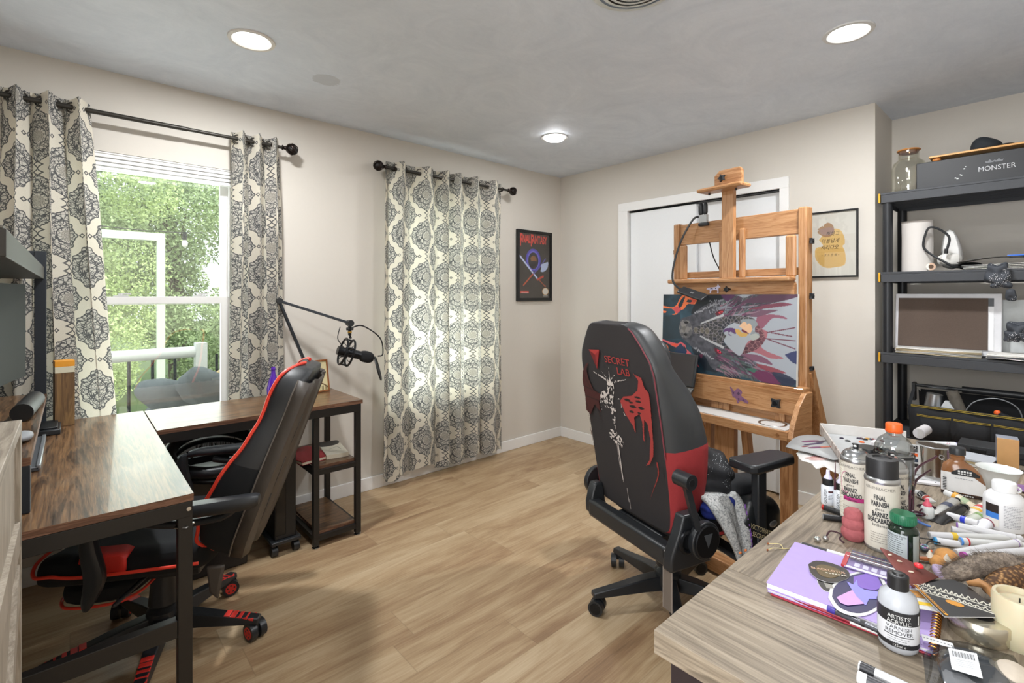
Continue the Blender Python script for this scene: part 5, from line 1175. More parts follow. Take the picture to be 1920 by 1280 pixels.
# ================================================================== shelf unit in the alcove
SHF = M('3c3e42', .6, 0, .12, .25, 120); YEL = M('d9a21c', .5)
SX0, SX1, SY0, SY1 = -.105, .345, -3.46, -2.486
t = thing('storage_shelf', 'black plastic storage shelf unit with yellow corner clips in the alcove', 'shelf', (0, 0, 0))
SZ = [1.895, 1.457, 1.013, .575, .14]
for z in SZ:
    g = G(); g.box(SX0, SX1, SY0, SY1, z-.012, z, SHF); g.box(SX0, SX0+.008, SY0, SY1, z-.056, z-.012, SHF); g.box(SX1-.008, SX1, SY0, SY1, z-.056, z-.012, SHF); g.box(SX0, SX1, SY1-.008, SY1, z-.056, z-.012, SHF); g.box(SX0, SX1, SY0, SY0+.008, z-.056, z-.012, SHF)
    for k in range(6): x = SX0+.04+k*.07; g.box(x, x+.004, SY0, SY1, z-.040, z-.012, SHF)
    s = g.build('shelf_board', t, smooth=0, bev=.002)
    g = G(); g.box(SX0-.004, SX0+.020, SY1-.003, SY1+.006, z-.054, z-.002, YEL); g.build('corner_clip', s, smooth=0, bev=.002)
for x in (SX0+.030, SX1-.032):
    for y in (SY1-.030, SY0+.030):
        g = G(); g.cyl((x, y, 0), (x, y, 1.840), .0235, M('202226', .4), seg=20); g.build('post', t)
# on the top shelf
JG = glass('clear_jar', 'f4f3ee', .02, 1.3); t = thing('glass_jar', 'large clear glass jar with an amber rim on the top shelf', 'jar', (-.005, -2.597, 1.896))
g = G(); P = [(.001, 0), (.074, 0), (.078, .02), (.078, .13), (.068, .165), (.050, .180), (.046, .186), (.047, .232)]; g.lathe(P+[(r-.004, z) for r, z in P[::-1] if z > .01]+[(.001, .006)], thin_glass('jar_glass', 'fbfbf7', .14, .985), seg=36, cap=False); g.build('glass_body', t)
g = G(); g.torus((0, 0, .232), .049, .0045, M('b4793e', .2), seg=36); g.lathe([(.001, .215), (.042, .216), (.045, .230)], thin_glass('amber_glass', 'c98b4e', .15, .8), seg=30, cap=False); g.build('amber_rim', t)
t = thing('flat_case', 'long black case with pale capital lettering on the top shelf', 'case', (.02, -2.955, 1.896))
BXM = M('26272a', .5, 0, .1, .1, 200); g = G(); g.box(-.095, .09, -.36, .315, 0, .138, BXM); g.build('case_body', t, bev=.003)
FX = Matrix(((0, 0, -1, -.0955), (-1, 0, 0, 0), (0, 1, 0, 0), (0, 0, 0, 1)))
g = G(); g.text('MONSTER', .034, FX @ Matrix.Translation((-.008, .060, 0)), M('b9babd', .4), sx=.86); g.text('* y *', .03, FX @ Matrix.Translation((.02, .095, 0)), M('77797d', .5)) if 0 else None; g.build('lettering', t, smooth=0)
for k, dx in enumerate((-.032, .0)):
    g = G(); g.prism([(dx-.015, .088), (dx+.013, .088), (dx+.017, .098), (dx+.008, .094), (dx, .104), (dx-.008, .094), (dx-.016, .099)], 0, .0006, M('6e7074', .5), FX); g.build('crest', t, smooth=0)
g = G()
for a, b, r in ((-.125, .075, .004), (-.120, .085, .003), (-.135, .045, .004), (-.150, .030, .005), (-.158, .034, .004), (-.140, .048, .003)): g.prism([(a+r*math.cos(k), b+r*.7*math.sin(k)) for k in (0, 1, 2, 3, 4, 5.2)], 0, .0006, M('dfe3e2', .5), FX)
g.build('paint_specks', t, smooth=0)
g = G(); g.box(-.085, .06, -.36, .265, .020, .030, wood('pale_board', [(.3, 'c98f4e'), (.7, 'e2b070')], 1, 1.5)); 
t = thing('wooden_board', 'light wooden board with a round foot resting on the black case', 'board', (.02, -2.955, 2.034)); g.build('panel', t, bev=.002, smooth=0)
for y in (.235, -.30):
    for x in (-.065, .04): g = G(); g.sph((x, y, .010), (.012, .018, .0105), M('c17a3a', .4)); g.build('foot', t)
def capfn(q): q.z = max(q.z, -.012) if q.z < 0 else q.z*(1+.25*math.sin(q.y*30)); return q
g = G(); g.sph((0, 0, .008), (.055, .060, .052), M('1f2328', .85, 0, .15, .3, 200), 28, 14, 1, capfn); g.sph((.0, -.07, .004), (.04, .035, .005), M('1f2328', .85, 0, .15, .3, 200)); tag(g.build('cloth_hat', smooth=180), 'dark cloth hat lying on the light wooden board', 'hat', loc=(.0, -2.905, 2.070))
# second shelf
def soft(n, y): return y
WC = M('cfcac5', .6, 0, .02)
g = G(); rr = []
for z, a in ((0, .0), (.09, .004), (.17, .008), (.27, .0), (.272, -.012)): rr.append([(.06*math.cos(k)*1.0+a, .068*math.sin(k), z) for k in np.linspace(0, 2*PI, 25)[:-1]])
g.loft(rr, WC); tag(g.build('white_canister'), 'tall white plastic canister on the second shelf behind the post', 'container', loc=(-.015, -2.635, 1.458))
g = G(); g.loft([[(-.03, -.06, 0), (.03, -.07, 0), (.06, .06, 0), (-.03, .07, 0)], [(-.03, -.045, .13), (.03, -.05, .13), (.04, .05, .13), (-.02, .05, .13)], [(-.015, -.01, .235), (.02, -.01, .235), (.02, .03, .235), (-.015, .03, .235)]], M('e3e2df', .7)); tag(g.build('white_pitcher', sub=1, smooth=60), 'white folded paper cone next to the white canister', 'paper', loc=(.09, -2.765, 1.458))
g = G(); g.cyl((0, 0, .022), (.24, .05, .022), .020, M('e6e2da', .6)); g.cyl((-.001, 0, .022), (-.0012, 0, .022), .020, M('caa890', .6)); g.cyl((-.002, 0, .022), (-.0015, 0, .022), .011, M('5b4636', .8)); tag(g.build('paper_roll'), 'rolled white paper tube with a tan core on the second shelf', 'paper roll', loc=(-.07, -2.70, 1.458))
g = G(); g.sph((0, 0, .03), (.07, .045, .03), PAPER, 18, 12, .7, lambda q: q*(1+.12*math.sin(q.x*90+q.y*60))); tag(g.build('crumpled_paper', smooth=20), 'crumpled white paper behind the rolled tube', 'paper', loc=(.02, -2.765, 1.487))
g = G(); g.tube([(0, 0, .17), (.0, -.02, .225), (-.0, -.06, .215), (0, -.10, .17), (0, -.095, .12), (0, -.09, .105)], .0055, BLKP); g.tube([(0, 0, .17), (.0, .0, .12), (-.01, -.04, .075), (-.02, -.08, .045), (-.02, -.115, .018), (.03, -.14, .012)], .0055, BLKP); g.cyl((0, -.09, .11), (0, -.088, .085), .008, BLK); tag(g.build('black_cable'), 'thick black cable looping over the white paper on the second shelf', 'cable', loc=(-.075, -2.672, 1.460))
g = G(); g.sph((0, 0, .022), (.05, .05, .022), BLK); tag(g.build('black_pouch'), 'small black pouch beside the cable on the second shelf', 'pouch', loc=(.03, -2.845, 1.458))
def sheets(name, label, cat, loc, w, d, h, m, rz, n=3, seed=1, sag=.0, th=.002):
    r = random.Random(seed); t = thing(name, label, cat, loc, rz=rz)
    for k in range(n):
        g = G(); z = h*k/n; nx = 8; a = r.uniform(-.04, .04); ca, sa = math.cos(a), math.sin(a)
        rw = [[((x*ca-y*sa), (x*sa+y*ca), z+sag*math.sin(PI*i/nx)*(.4+.6*k/n)+.002*math.sin(5*y/d+k)) for y in (-d/2, -d/6, d/6, d/2)] for i, x in ((i, -w/2+w*i/nx) for i in range(nx+1))]
        g.loft(rw, m[k % len(m)], close=False); g.build('sheet', t, sol=th, smooth=60)
    return t
sheets('loose_papers', 'loose white papers under the dark folder on the second shelf', 'paper', (-.0, -2.995, 1.460), .20, .34, .028, [PAPER, M('dcdcd8', .7)], 0, 4, 2, .004)
DKF = M('4a4844', .4); g = G(); n = 10
g.loft([[(x, -.16+.32*i/n, .036+.022*math.sin(PI*min(1, i/n*1.0))+.004*k) for k, x in enumerate((-.11, .0, .1))] for i in range(n+1)], DKF, close=False); tag(g.build('dark_folder', sol=.003), 'dark plastic folder bowed on top of the loose papers', 'folder', loc=(-.0, -2.965, 1.458))
g = G(); g.box(-.09, .09, -.10, .10, 0, .005, M('2f6fd6', .5)); tag(g.build('blue_folder', smooth=0), 'bright blue folder corner at the right edge of the second shelf', 'folder', loc=(-.005, -3.085, 1.519))
# third shelf
t = thing('framed_board', 'white frame around a plain dark brown board leaning on the third shelf', 'frame', (.03, -2.745, 1.016), rot=(0, .10, 0))
g = G(); g.box(-.012, .0, -.215, .215, 0, .322, M('dddde0', .5)); g.build('frame', t, smooth=0, bev=.003)
BRN = M('5b4d44', .9, 0, .15, .3, 250); g = G(); g.box(-.0185, -.013, -.165, .200, .030, .298, BRN); g.build('brown_panel', t, smooth=0)
g = G(); g.box(-.0150, -.0125, -.186, -.165, .030, .255, M('f1f1f3', .5)); g.build('white_strip', t, smooth=0)
g = G(); g.box(-.0150, -.0125, -.186, -.165, .256, .298, M('5f6266', .6)); g.build('grey_strip', t, smooth=0)
g = G(); g.box(0, .012, -.26, .14, 0, .29, M('d4d8d8', .6)); tag(g.build('pale_board', smooth=0), 'plain pale grey board standing behind the framed brown board', 'board', loc=(.10, -2.80, 1.016), rot=(0, .07, 0))
sheets('paper_stack', 'thin stack of cream and white papers lying in front of the framed brown board', 'paper', (-.02, -2.72, 1.017), .15, .34, .030, [M('d9cba9', .8), PAPER, M('cfcdc6', .8), M('d8c6a4', .8)], .04, 6, 5, .003)
sheets('grey_sheets', 'curled dark grey sheets overhanging the third shelf at the right', 'paper', (-.045, -3.02, 1.022), .16, .20, .022, [PAPER, M('6b6d72', .8, 0, .1), PAPER], -.1, 4, 8, .012)
def m_glit(): return m_sparkle('glitter_cloth', '3c4047', 'e6e7ea', .26, 190)
GL = m_glit()
def cr(c, r, seed, nm, lab, loc):
    rn = random.Random(seed); ph = [rn.uniform(0, 6) for _ in range(4)]
    g = G()
    for cc_, rr_ in zip(c, r): g.sph(cc_, rr_, GL, 24, 16, .85, lambda q: q*(1+.30*math.sin(q.y*110+ph[0])*math.sin(q.z*95+ph[1])+.16*math.sin(q.x*150+q.z*80+ph[2])))
    return tag(g.build(nm, smooth=70, sub=1), lab, 'cloth', loc=loc)
cr([(0, 0, 0), (.0, -.012, -.045), (0, -.045, -.10)], [(.03, .042, .048), (.025, .035, .022), (.015, .018, .035)], 4, 'glitter_glove', 'dark sparkly glove hanging over the edge of the second shelf', (-.15, -2.955, 1.432))
cr([(0, 0, 0), (.0, .02, -.02)], [(.03, .038, .045), (.02, .03, .03)], 6, 'glitter_sock', 'grey cloth bunched above the third shelf at the right edge', (-.10, -3.02, 1.155))
# fourth shelf: tool bag
t = thing('tool_bag', 'open black tool bag with yellow stitched pockets on the lowest visible shelf', 'bag', (.0, -2.965, .576))
TB = M('212225', .85, 0, .2, .5, 120); YST = M('a8923a', .7)
def wallb(name, x, y0, y1, z0, z1):
    g = G(); n = 16; g.loft([[(x-.008*math.sin(PI*k/3)*1.0-.004*math.sin(i*1.7), y0+(y1-y0)*i/n, z0+(z1-z0)*k/3) for k in range(4)] for i in range(n+1)], TB, close=False); return g.build(name, t, sol=.008, smooth=80)
wallb('front_panel', -.115, .345, -.36, 0, .175); wallb('rear_panel', .125, .335, -.36, 0, .225)
g = G(); g.box(-.11, .12, -.36, .335, 0, .012, TB); g.build('base', t, smooth=0)
g = G(); g.loft([[(-.12, .34, 0), (-.125, .355, .17), (0, .35, .26), (.125, .345, .22), (.12, .335, 0)], [(-.11, .325, 0), (-.115, .34, .17), (0, .338, .25), (.115, .333, .21), (.11, .325, 0)]], TB, cap=False); g.build('side_panel', t)
g = G(); g.bar((0, .345, .18), (0, .345, .275), .05, .014, BLKP, up=(0, 1, 0)); g.tube([(0, .345, .262), (0, .2, .262), (0, .0, .262), (0, -.36, .262)], .009, BLKP); g.cyl((0, .15, .263), (0, -.12, .263), .017, BLKP); g.build('handle', t)
for k in range(5):
    g = G(); y = .315-k*.145; n = 6; g.loft([[(-.1235-.014*math.sin(PI*i/n), y-.135*i/n, z) for z in (.01, .07, .125)] for i in range(n+1)], TB, close=False); g.build('pocket', t, sol=.004, smooth=80)
for k in range(5):
    y = .315-k*.145; z = .126; g = G(); g.tube([(-.128, y, z), (-.140, y-.068, z), (-.128, y-.135, z)], .0016, YST, 5); g.tube([(-.128, y, z-.006), (-.140, y-.068, z-.006), (-.128, y-.135, z-.006)], .0016, YST, 5); g.build('yellow_stitching', t)
g = G(); g.tube([(-.123, .34, .172), (-.126, 0, .172), (-.123, -.355, .172)], .0018, YST, 5); g.tube([(-.123, .34, .165), (-.126, 0, .165), (-.123, -.355, .165)], .0018, YST, 5); g.build('yellow_stitching', t)
g = G(); g.cyl((0, 0, 0), (0, 0, .105), .040, SILV, r1=.034, seg=24); tag(g.build('metal_cup'), 'brushed metal cup upside down in the tool bag beside its end panel', 'cup', loc=(-.03, -2.70, .70), rot=(.1, 0, 0))
g = G(); g.cyl((0, 0, 0), (0, .05, .145), .026, M('5f5a52', .7, 0, .35, .8, 60), seg=16); tag(g.build('file_handle'), 'short rough grey cylinder leaning in the tool bag', 'tool', loc=(-.05, -2.83, .685))
g = G(); g.loft([[(-.02, .06, 0), (.01, .06, 0), (.01, -.05, 0), (-.02, -.05, 0)], [(-.02, .02, .09), (.01, .02, .09), (.01, .005, .09), (-.02, .005, .09)]], M('d5d9dc', .6)); tag(g.build('white_triangle', smooth=0), 'pale folded paper triangle beside the metal cup in the tool bag', 'paper', loc=(-.06, -2.775, .69))
g = G(); g.tube([(0, .10, 0), (0, .06, .07), (0, -.02, .10), (0, -.09, .07), (0, -.115, 0)], .003, M('8b8f93', .3, .5)); tag(g.build('wire_loop'), 'thin grey wire loop arching out of the tool bag', 'wire', loc=(-.06, -2.925, .72))
g = G(); g.sph((0, 0, 0), (.012, .014, .014), ORG); g.cyl((0, 0, 0), (.02, -.08, -.04), .012, BLKP); tag(g.build('orange_tool'), 'black tool with a small orange end inside the tool bag', 'tool', loc=(-.07, -2.95, .752))

# ================================================================== desk in the foreground right
GOAK = [(.24, '4a4037'), (.40, '695e50'), (.52, '7f7363'), (.64, '938674'), (.84, 'a99c8a')]
GO = wood('grey_oak_desktop', GOAK, 1, .95, .5, 1.5, .25, 0, 7); GOX = wood('grey_oak_long', GOAK, 0, .95, .5, 1.5, .25, 0, 7)
t = thing('craft_desk', 'grey oak desk in the foreground covered with paints and bottles', 'desk', (0, 0, 0))
g = G(); g.box(-2.708, -2.425, -3.45, -2.684, .720, .760, GO); g.build('desktop', t, smooth=0, bev=.001)
g = G(); g.box(-2.4245, -.97, -3.45, -2.684, .720, .7605, GOX); g.build('desktop', t, smooth=0, bev=.001)
DKP = M('2b2326', .4, 0, .1)
for x in (-2.69, -1.02): g = G(); g.box(x, x+.03, -3.43, -2.705, 0, .7195, DKP); p = g.build('side_panel', t, smooth=0, bev=.002)
g = G(); g.cyl((-2.689, -2.73, .668), (-2.6935, -2.73, .668), .008, CHROME, seg=16); g.cyl((-2.6935, -2.73, .668), (-2.694, -2.73, .668), .004, BLK, seg=6); g.build('bolt', t)
g = G(); g.box(-2.66, -1.02, -3.43, -3.41, .35, .7195, DKP); g.build('back_panel', t, smooth=0)

def toward(p, extra=0):
    """heading of the camera seen from p, for labels that face it"""
    return math.atan2(-3.143-p[1], -3.446-p[0])+PI/2+extra
CREAM = M('cec8bc', .5, 0, .03); LABT = M('26262a', .6)
def cylband(g, r, z0, z1, m, a0=-1.2, a1=1.2, n=16, e=.0006):
    """a label band round the front (-y) of a cylinder"""
    R = r+e; g.loft([[(R*math.sin(a0+(a1-a0)*i/n), -R*math.cos(a0+(a1-a0)*i/n), z) for z in (z0, z1)] for i in range(n+1)], m, close=False)
def cyltext(g, s, size, r, z, m, x=0, sx=1, e=.0012, shear=0, rot=0, bold=None):
    v, f = text_geo(s, size, 'CENTER', bold, shear, sx); R = r+e; c, s_ = math.cos(rot), math.sin(rot)
    g.add([(R*math.sin((a*c-b*s_+x)/R), -R*math.cos((a*c-b*s_+x)/R), z+a*s_+b*c) for a, b in v], f, m)
def cyldash(g, r, z, w, h, m, seed=0, x=0, e=.0008):
    """a line of print too small to read, as short dashes round a cylinder"""
    rn = random.Random(seed); a = -w/2; end = w/2*rn.uniform(.6, 1)
    while a < end: b = min(a+rn.uniform(.0015, .005), end); R = r+e; g.add([(R*math.sin((q+x)/r), -R*math.cos((q+x)/r), zz) for q, zz in ((a, z-h/2), (b, z-h/2), (b, z+h/2), (a, z+h/2))], [(0, 1, 2, 3)], m); a = b+.0009
# ---- spray cans
def spray(label, p, rot, cap, wrinkle=False, h=.163, r=.0335):
    t = thing('spray_can', label, 'spray can', p, rz=toward(p, rot), group='cream varnish spray cans')
    g = G(); g.lathe([(.001, .003), (r*.93, .0), (r, .003), (r, .006), (r*.985, .008), (r*.985, h-.012), (r, h-.010), (r*1.01, h-.006), (r*.97, h-.001), (r*.93, h)], [SILV, SILV, SILV, SILV, CREAM, SILV, SILV, SILV, SILV], seg=36)
    if not cap: g.lathe([(r*.93, h), (r*.9, h+.003), (r*.78, h+.010), (r*.58, h+.0155), (r*.42, h+.0165), (r*.40, h+.0195), (r*.34, h+.020), (r*.20, h+.018)], M('a9acae', .25, .95), seg=32)
    g.build('can_body', t)
    g = G(); rr = r*.985
    if wrinkle:
        cylband(g, rr, .012, h-.016, M('e0dccf', .4), -1.5, -.5); 
        for k in range(16): z = .02+k*.0085; g.tube([(rr*math.sin(a)*1.012, -rr*math.cos(a)*1.012, z+.004*math.sin(a*4+k)+.006*(a+1)) for a in (-1.45, -1.15, -.85, -.55)], .0009, M('c9c3b2', .4), 4, 3)
    cyltext(g, 'GRUMBACHER', .0088, rr, h-.022, M('77726c', .6), sx=1.05)
    cyltext(g, 'FINAL', .0150, rr, h-.042, LABT, sx=.56, bold=.03); cyltext(g, 'VARNISH', .0150, rr, h-.056, LABT, sx=.56, bold=.03); cyltext(g, 'gloss', .0085, rr, h-.0665, LABT)
    cyltext(g, 'BARNIZ', .0150, rr, h-.079, LABT, sx=.56, bold=.03); cyltext(g, 'DEACABADO', .0150, rr, h-.092, LABT, sx=.54, bold=.03); cyltext(g, 'brillante', .0085, rr, h-.1025, LABT)
    [cyldash(g, rr, h-.120-.005*k, .036, .0014, M('9a948c', .7), k) for k in range(5)]
    if wrinkle:
        g.tube([(rr*1.02*math.sin(a), -rr*1.02*math.cos(a), h-.062+.026*math.sin(b)) for a, b in ((-.35+.6*math.cos(k)*.6, k) for k in np.linspace(1.2, 5.2, 14))], .0006, M('c04a86', .5), 4, 2)
        cylband(g, rr, h-.106, h-.096, M('b8347c', .5), -.5, 1.0, e=.0008)
    g.build('label_print', t, smooth=0)
    g = G()
    if cap: g.lathe([(r*.90, h-.002), (r*.90, h+.036), (r*.86, h+.040), (r*.55, h+.041), (r*.50, h+.037), (.001, h+.037)], M('1f1f21', .5, 0, .15), seg=36); g.build('cap', t)
    else: g.lathe([(.0055, h+.016), (.0065, h+.024), (.006, h+.031), (.001, h+.0315)], BLK, seg=14); g.sph((0, -.005, h+.026), (.004, .003, .003), WHT); g.build('nozzle', t)
    return t
spray('cream varnish spray can with a large black cap, frontmost of the cans', (-2.087, -2.880, 0.7605), -.12, True)
spray('cream varnish spray can without cap, its left side wrinkled, behind the red ribbed toy', (-1.972, -2.804, 0.7605), -.35, False, True)
spray('cream varnish spray can with an open gold rim mostly hidden behind the capped can', (-1.958, -2.873, 0.7605), .5, False, False, .155)
# ---- bottles
def bottle(name, label, cat, p, prof, mats, rot=0, seg=32, parts=(), pw=2, sx=1, sy=1, group=None):
    t = thing(name, label, cat, p, rz=toward(p, rot), group=group)
    g = G(); g.lathe(prof, mats, seg=seg, pw=pw, sx=sx, sy=sy); g.build('body', t)
    for nm, fn in parts: g = G(); fn(g); g.build(nm, t, smooth=40)
    return t
VG = M('1c2a20', .12); TG = M('1f6a48', .35)
def f1(g): g.lathe([(.0215, .083), (.0225, .085), (.0225, .100), (.0205, .104), (.001, .1045)], TG, seg=36); [g.bar((.0226*math.cos(a), .0226*math.sin(a), .086), (.0226*math.cos(a), .0226*math.sin(a), .100), .0012, .0012, TG) for a in np.linspace(0, 2*PI, 37)[:-1]]
def f2(g):
    cylband(g, .0268, .012, .066, M('b9c2c6', .5), -1.35, .35)
    cyltext(g, 'Supplement Facts', .006, .0268, .061, INK, x=-.013, e=.0009); [cyldash(g, .0268, .0565-.0045*k, .034, .0011, INK, k, x=-.013) for k in range(10)]
    cylband(g, .0268, .012, .066, M('a9b1ae', .5), .72, 1.3); cylband(g, .0268, .010, .068, M('3f2a5c', .4), .36, .40)
bottle('supplement_bottle', 'dark green supplement bottle with a green screw cap beside the front spray can', 'bottle', (-2.123, -2.924, 0.7605), [(.001, .001), (.023, 0), (.0268, .005), (.0268, .068), (.024, .076), (.019, .080), (.019, .086)], VG, -.1, parts=(('screw_cap', f1), ('label', f2)))
CP = thin_glass('clear_plastic', 'e4e7e7', .24, .86)
def f3(g): g.lathe([(.0175, .205), (.0185, .207), (.0185, .226), (.0165, .229), (.001, .229)], M('f26a26', .4), seg=30); g.torus((0, 0, .209), .0188, .0012, M('d9581c', .4), seg=30)
def f4(g):
    cylband(g, .0435, .060, .148, M('c9cbd0', .5), -.25, .55); cylband(g, .0435, .144, .150, M('1d1d20', .5), -2.4, 2.4, 40, .001)
    cyldash(g, .0435, .147, .07, .0028, WHT, 3, x=-.004, e=.0016)
    cylband(g, .0435, .112, .140, M('e9eaec', .5), -.2, .30, e=.001); g.add([(.044*math.sin(a), -.0452*math.cos(a), z) for a, z in ((.0, .128), (.13, .132), (.30, .120), (.16, .114), (.05, .112))], [(0, 1, 2, 3, 4)], M('f0521e', .4)); g.add([(.044*math.sin(a), -.0455*math.cos(a), z) for a, z in ((-.2, .124), (-.12, .132), (.06, .130), (.02, .118), (-.1, .114))], [(0, 1, 2, 3, 4)], INK)
    g.add([(.044*math.sin(a), -.0452*math.cos(a), z) for a, z in ((.05, .082), (.13, .086), (.16, .074), (.08, .070))], [(0, 1, 2, 3)], ORG)
def f5(g): g.lathe([(.001, .004), (.038, .005), (.0405, .02), (.0405, .132), (.039, .150), (.001, .150)], thin_glass('water', 'd0d4d6', .08, .86), seg=30)
bottle('sports_drink_bottle', 'clear plastic drink bottle with an orange cap, tallest on the desk', 'bottle', (-1.819, -2.854, 0.7605), [(.001, .004), (.036, 0), (.042, .008), (.0430, .05), (.0415, .055), (.043, .060), (.043, .150), (.0415, .154), (.0432, .158), (.042, .170), (.034, .186), (.022, .196), (.0175, .199), (.0165, .212)], CP, 0, 36, (('orange_cap', f3), ('label', f4), ('drink', f5)))
def f6(g): g.lathe([(.028, .116), (.0305, .118), (.0305, .136), (.029, .139), (.001, .139)], M('19191b', .4), seg=32)
bottle('preserve_jar', 'glass jar of reddish liquid with a wide black lid behind the spray cans', 'jar', (-1.768, -2.789, 0.7605), [(.001, 0), (.026, 0), (.028, .004), (.028, .118)], M('5b4644', .25, 0, .2), 0, parts=(('black_lid', f6),))
def inkb(label, p, sp=None):
    t = thing('ink_bottle', label, 'bottle', p, rz=toward(p), group='acrylic ink bottles with nozzles')
    g = G(); g.lathe([(.001, .001), (.015, 0), (.0165, .003), (.0165, .048), (.014, .053), (.009, .055)], [M('dfe3ea', .4)]*4+[BLK]*2, seg=24); g.build('body', t)
    g = G(); cyltext(g, 'GOLDEN', .0095, .0165, .025, INK, x=-.006, rot=PI/2); g.loft([[(.0172*math.sin(a), -.0172*math.cos(a), z) for z in (.036, .0405)] for a in (.05, .3, .55, .75)], M('4a2324', .4), close=False); [cyldash(g, .0165, .030-.004*k, .010, .001, INK, k, x=.006) for k in range(4)]; g.build('label', t, smooth=0)
    g = G(); g.lathe([(.0125, .053), (.013, .054), (.013, .069), (.0115, .070), (.001, .070)], BLK, seg=20); g.build('collar', t)
    g = G(); g.lathe([(.010, .070), (.0095, .074), (.005, .080), (.0042, .092), (.003, .093), (.001, .0932)], M('dcd6f0', .3), seg=16); g.build('nozzle', t)
    return t
p = (-1.911, -2.726, 0.7605); inkb('small ink bottle with black collar and white nozzle at the left of the cans', p)
p = (-1.923, -2.759, 0.7605); inkb('small ink bottle half hidden between the wrinkled can and its twin', p)
g = G(); g.cyl((0, 0, 0), (.004, 0, .075), .0028, M('4c2030', .3), r1=.0006, seg=8); tag(g.build('dark_thorn'), 'thin dark red pointed stick standing behind the ink bottle nozzle', 'stick', loc=(-1.944, -2.751, 0.8150))
# ---- marker pens lying about
def marker(label, a, b, r, body, tips, name='marker', cat='marker', group=None):
    a, b = Vector(a), Vector(b); d = b-a; L = d.length; t = thing(name, label, cat, a, group=group); t.rotation_euler = d.to_track_quat('X', 'Z').to_euler()
    g = G(); g.cyl((.0, 0, 0), (L, 0, 0), r, body, seg=18); g.build('barrel', t, bev=r*.15)
    for x0, x1, rr, m in tips: g = G(); g.cyl((x0*L, 0, 0), (x1*L, 0, 0), rr*r, m, seg=18); g.build('cap' if abs(x1-x0) > .04 else 'colour_ring', t, bev=r*.12)
    return t
marker('black pen with a red tip lying left of the spray cans', (-1.966, -2.729, 0.769), (-1.976, -2.788, 0.769), .007, BLK, [(-.01, .10, 1.0, M('e2352d', .4))], 'pen', 'pen')
marker('thick black pen lying in front of the ink bottle', (-2.028, -2.747, 0.768), (-2.000, -2.800, 0.768), .0075, BLK, [(-.01, .02, .8, GRY)], 'pen', 'pen')
marker('long black and white pen behind the purple notebook', (-2.216, -2.758, 0.766), (-2.201, -2.890, 0.766), .0052, BLK, [(.36, .98, 1.12, M('dcdde0', .4)), (-.02, .0, .6, GRY)], 'pen', 'pen')
MW = M('cfcfd2', .4, 0, .02); MG = M('c9cac9', .4, 0, .02)
for lab, a, b, m, tips in (
    ('white art marker with a grey conical end and yellow ring', (-1.964, -2.945, 0.772), (-1.841, -3.090, 0.776), MW, [(.0, .06, .8, M('b9b7b2', .5)), (.24, .30, 1.06, M('dcb93c', .4)), (.31, .86, 1.02, MG), (.86, .875, 1.06, M('dcb93c', .4))]),
    ('white marker with a blue tip, lowest left of the marker pile', (-1.979, -2.957, 0.769), (-1.932, -3.064, 0.769), MW, [(-.01, .03, 1.03, M('3d93c9', .4))]),
    ('grey marker with blue and red discs in the middle of the pile', (-1.966, -2.999, 0.779), (-1.900, -3.100, 0.783), MG, [(.0, .03, 1.05, M('4a8fe0', .4)), (.10, .13, 1.07, M('c5283a', .4))]),
    ('white marker with a purple end at the top of the pile', (-1.870, -2.983, 0.778), (-1.855, -3.082, 0.780), MW, [(-.005, .03, 1.05, M('7c50a0', .4))]),
    ('thick white marker slanting up to the right with a purple ring near its far end', (-2.038, -2.999, 0.778), (-1.928, -3.090, 0.797), MW, [(.94, .955, 1.05, M('7c50a0', .4))]),
    ('white marker with a magenta disc on its end beside the fur tail', (-2.064, -3.013, 0.786), (-1.965, -3.102, 0.796), MW, [(-.01, .04, 1.08, M('b04aa8', .4))]),
    ('short pale marker pointing at the camera side under the purple ended one', (-1.879, -2.975, 0.769), (-1.864, -3.017, 0.769), MW, [(.0, .1, .9, M('dfe6e6', .4))])):
    marker(lab, a, b, .0078, m, tips, group='white art markers in the pile')
marker('white marker with a blue stripe and tapered yellowish tip left of the white bottle', (-1.787, -2.957, 0.770), (-1.802, -3.016, 0.772), .0085, MW, [(-.10, .02, .45, M('cdd08a', .4)), (.45, .62, 1.03, M('2a3fd0', .4))])
marker('silver and black marker nearest the bottom edge, upper of two', (-2.565, -2.944, 0.772), (-2.565, -3.013, 0.772), .0078, M('d7d8da', .25, .3), [(.03, .30, 1.03, M('2a2a2e', .4))])
marker('white capped marker nearest the bottom edge, lower of two', (-2.586, -2.947, 0.769), (-2.583, -3.004, 0.769), .0082, M('e0e0e2', .3), [(.20, .9, 1.03, M('3a3a3e', .4))])
# ---- left group small things
t = thing('ribbed_toy', 'small ribbed red rubber toy standing before the wrinkled can', 'toy', (-2.089, -2.826, 0.7605), rz=0)
g = G(); g.lathe([(.001, 0), (.019, .001), (.0245, .010), (.0245, .020), (.0205, .028), (.0225, .034), (.0225, .044), (.0185, .050), (.0195, .055), (.018, .064), (.013, .070), (.001, .072)], M('a4585c', .85, 0, .3, .5, 120), seg=28); g.build('body', t)
t = thing('bell_charm', 'tiny silver bells on a dark twisted cord beside the ribbed toy', 'charm', (-2.152, -2.783, 0.766))
a0, b0, c0_ = Vector((-2.166, -2.773, 0.767))-Vector((-2.152, -2.783, 0.766)), Vector((-2.149, -2.786, 0.767))-Vector((-2.152, -2.783, 0.766)), Vector((-2.117, -2.832, 0.770))-Vector((-2.152, -2.783, 0.766))
for q_ in (a0, b0, (a0+b0)/2+Vector((-.01, .004, 0))): g = G(); g.sph(q_, .0065, CHROME, 14, 8); g.build('bell', t)
g = G(); g.tube([b0, b0+Vector((.015, -.005, .014)), c0_*.6+Vector((0, 0, .012)), c0_+Vector((-.025, .02, .004)), c0_+Vector((-.03, .01, 0))], .002, M('3c2028', .8), 6); g.build('cord', t)
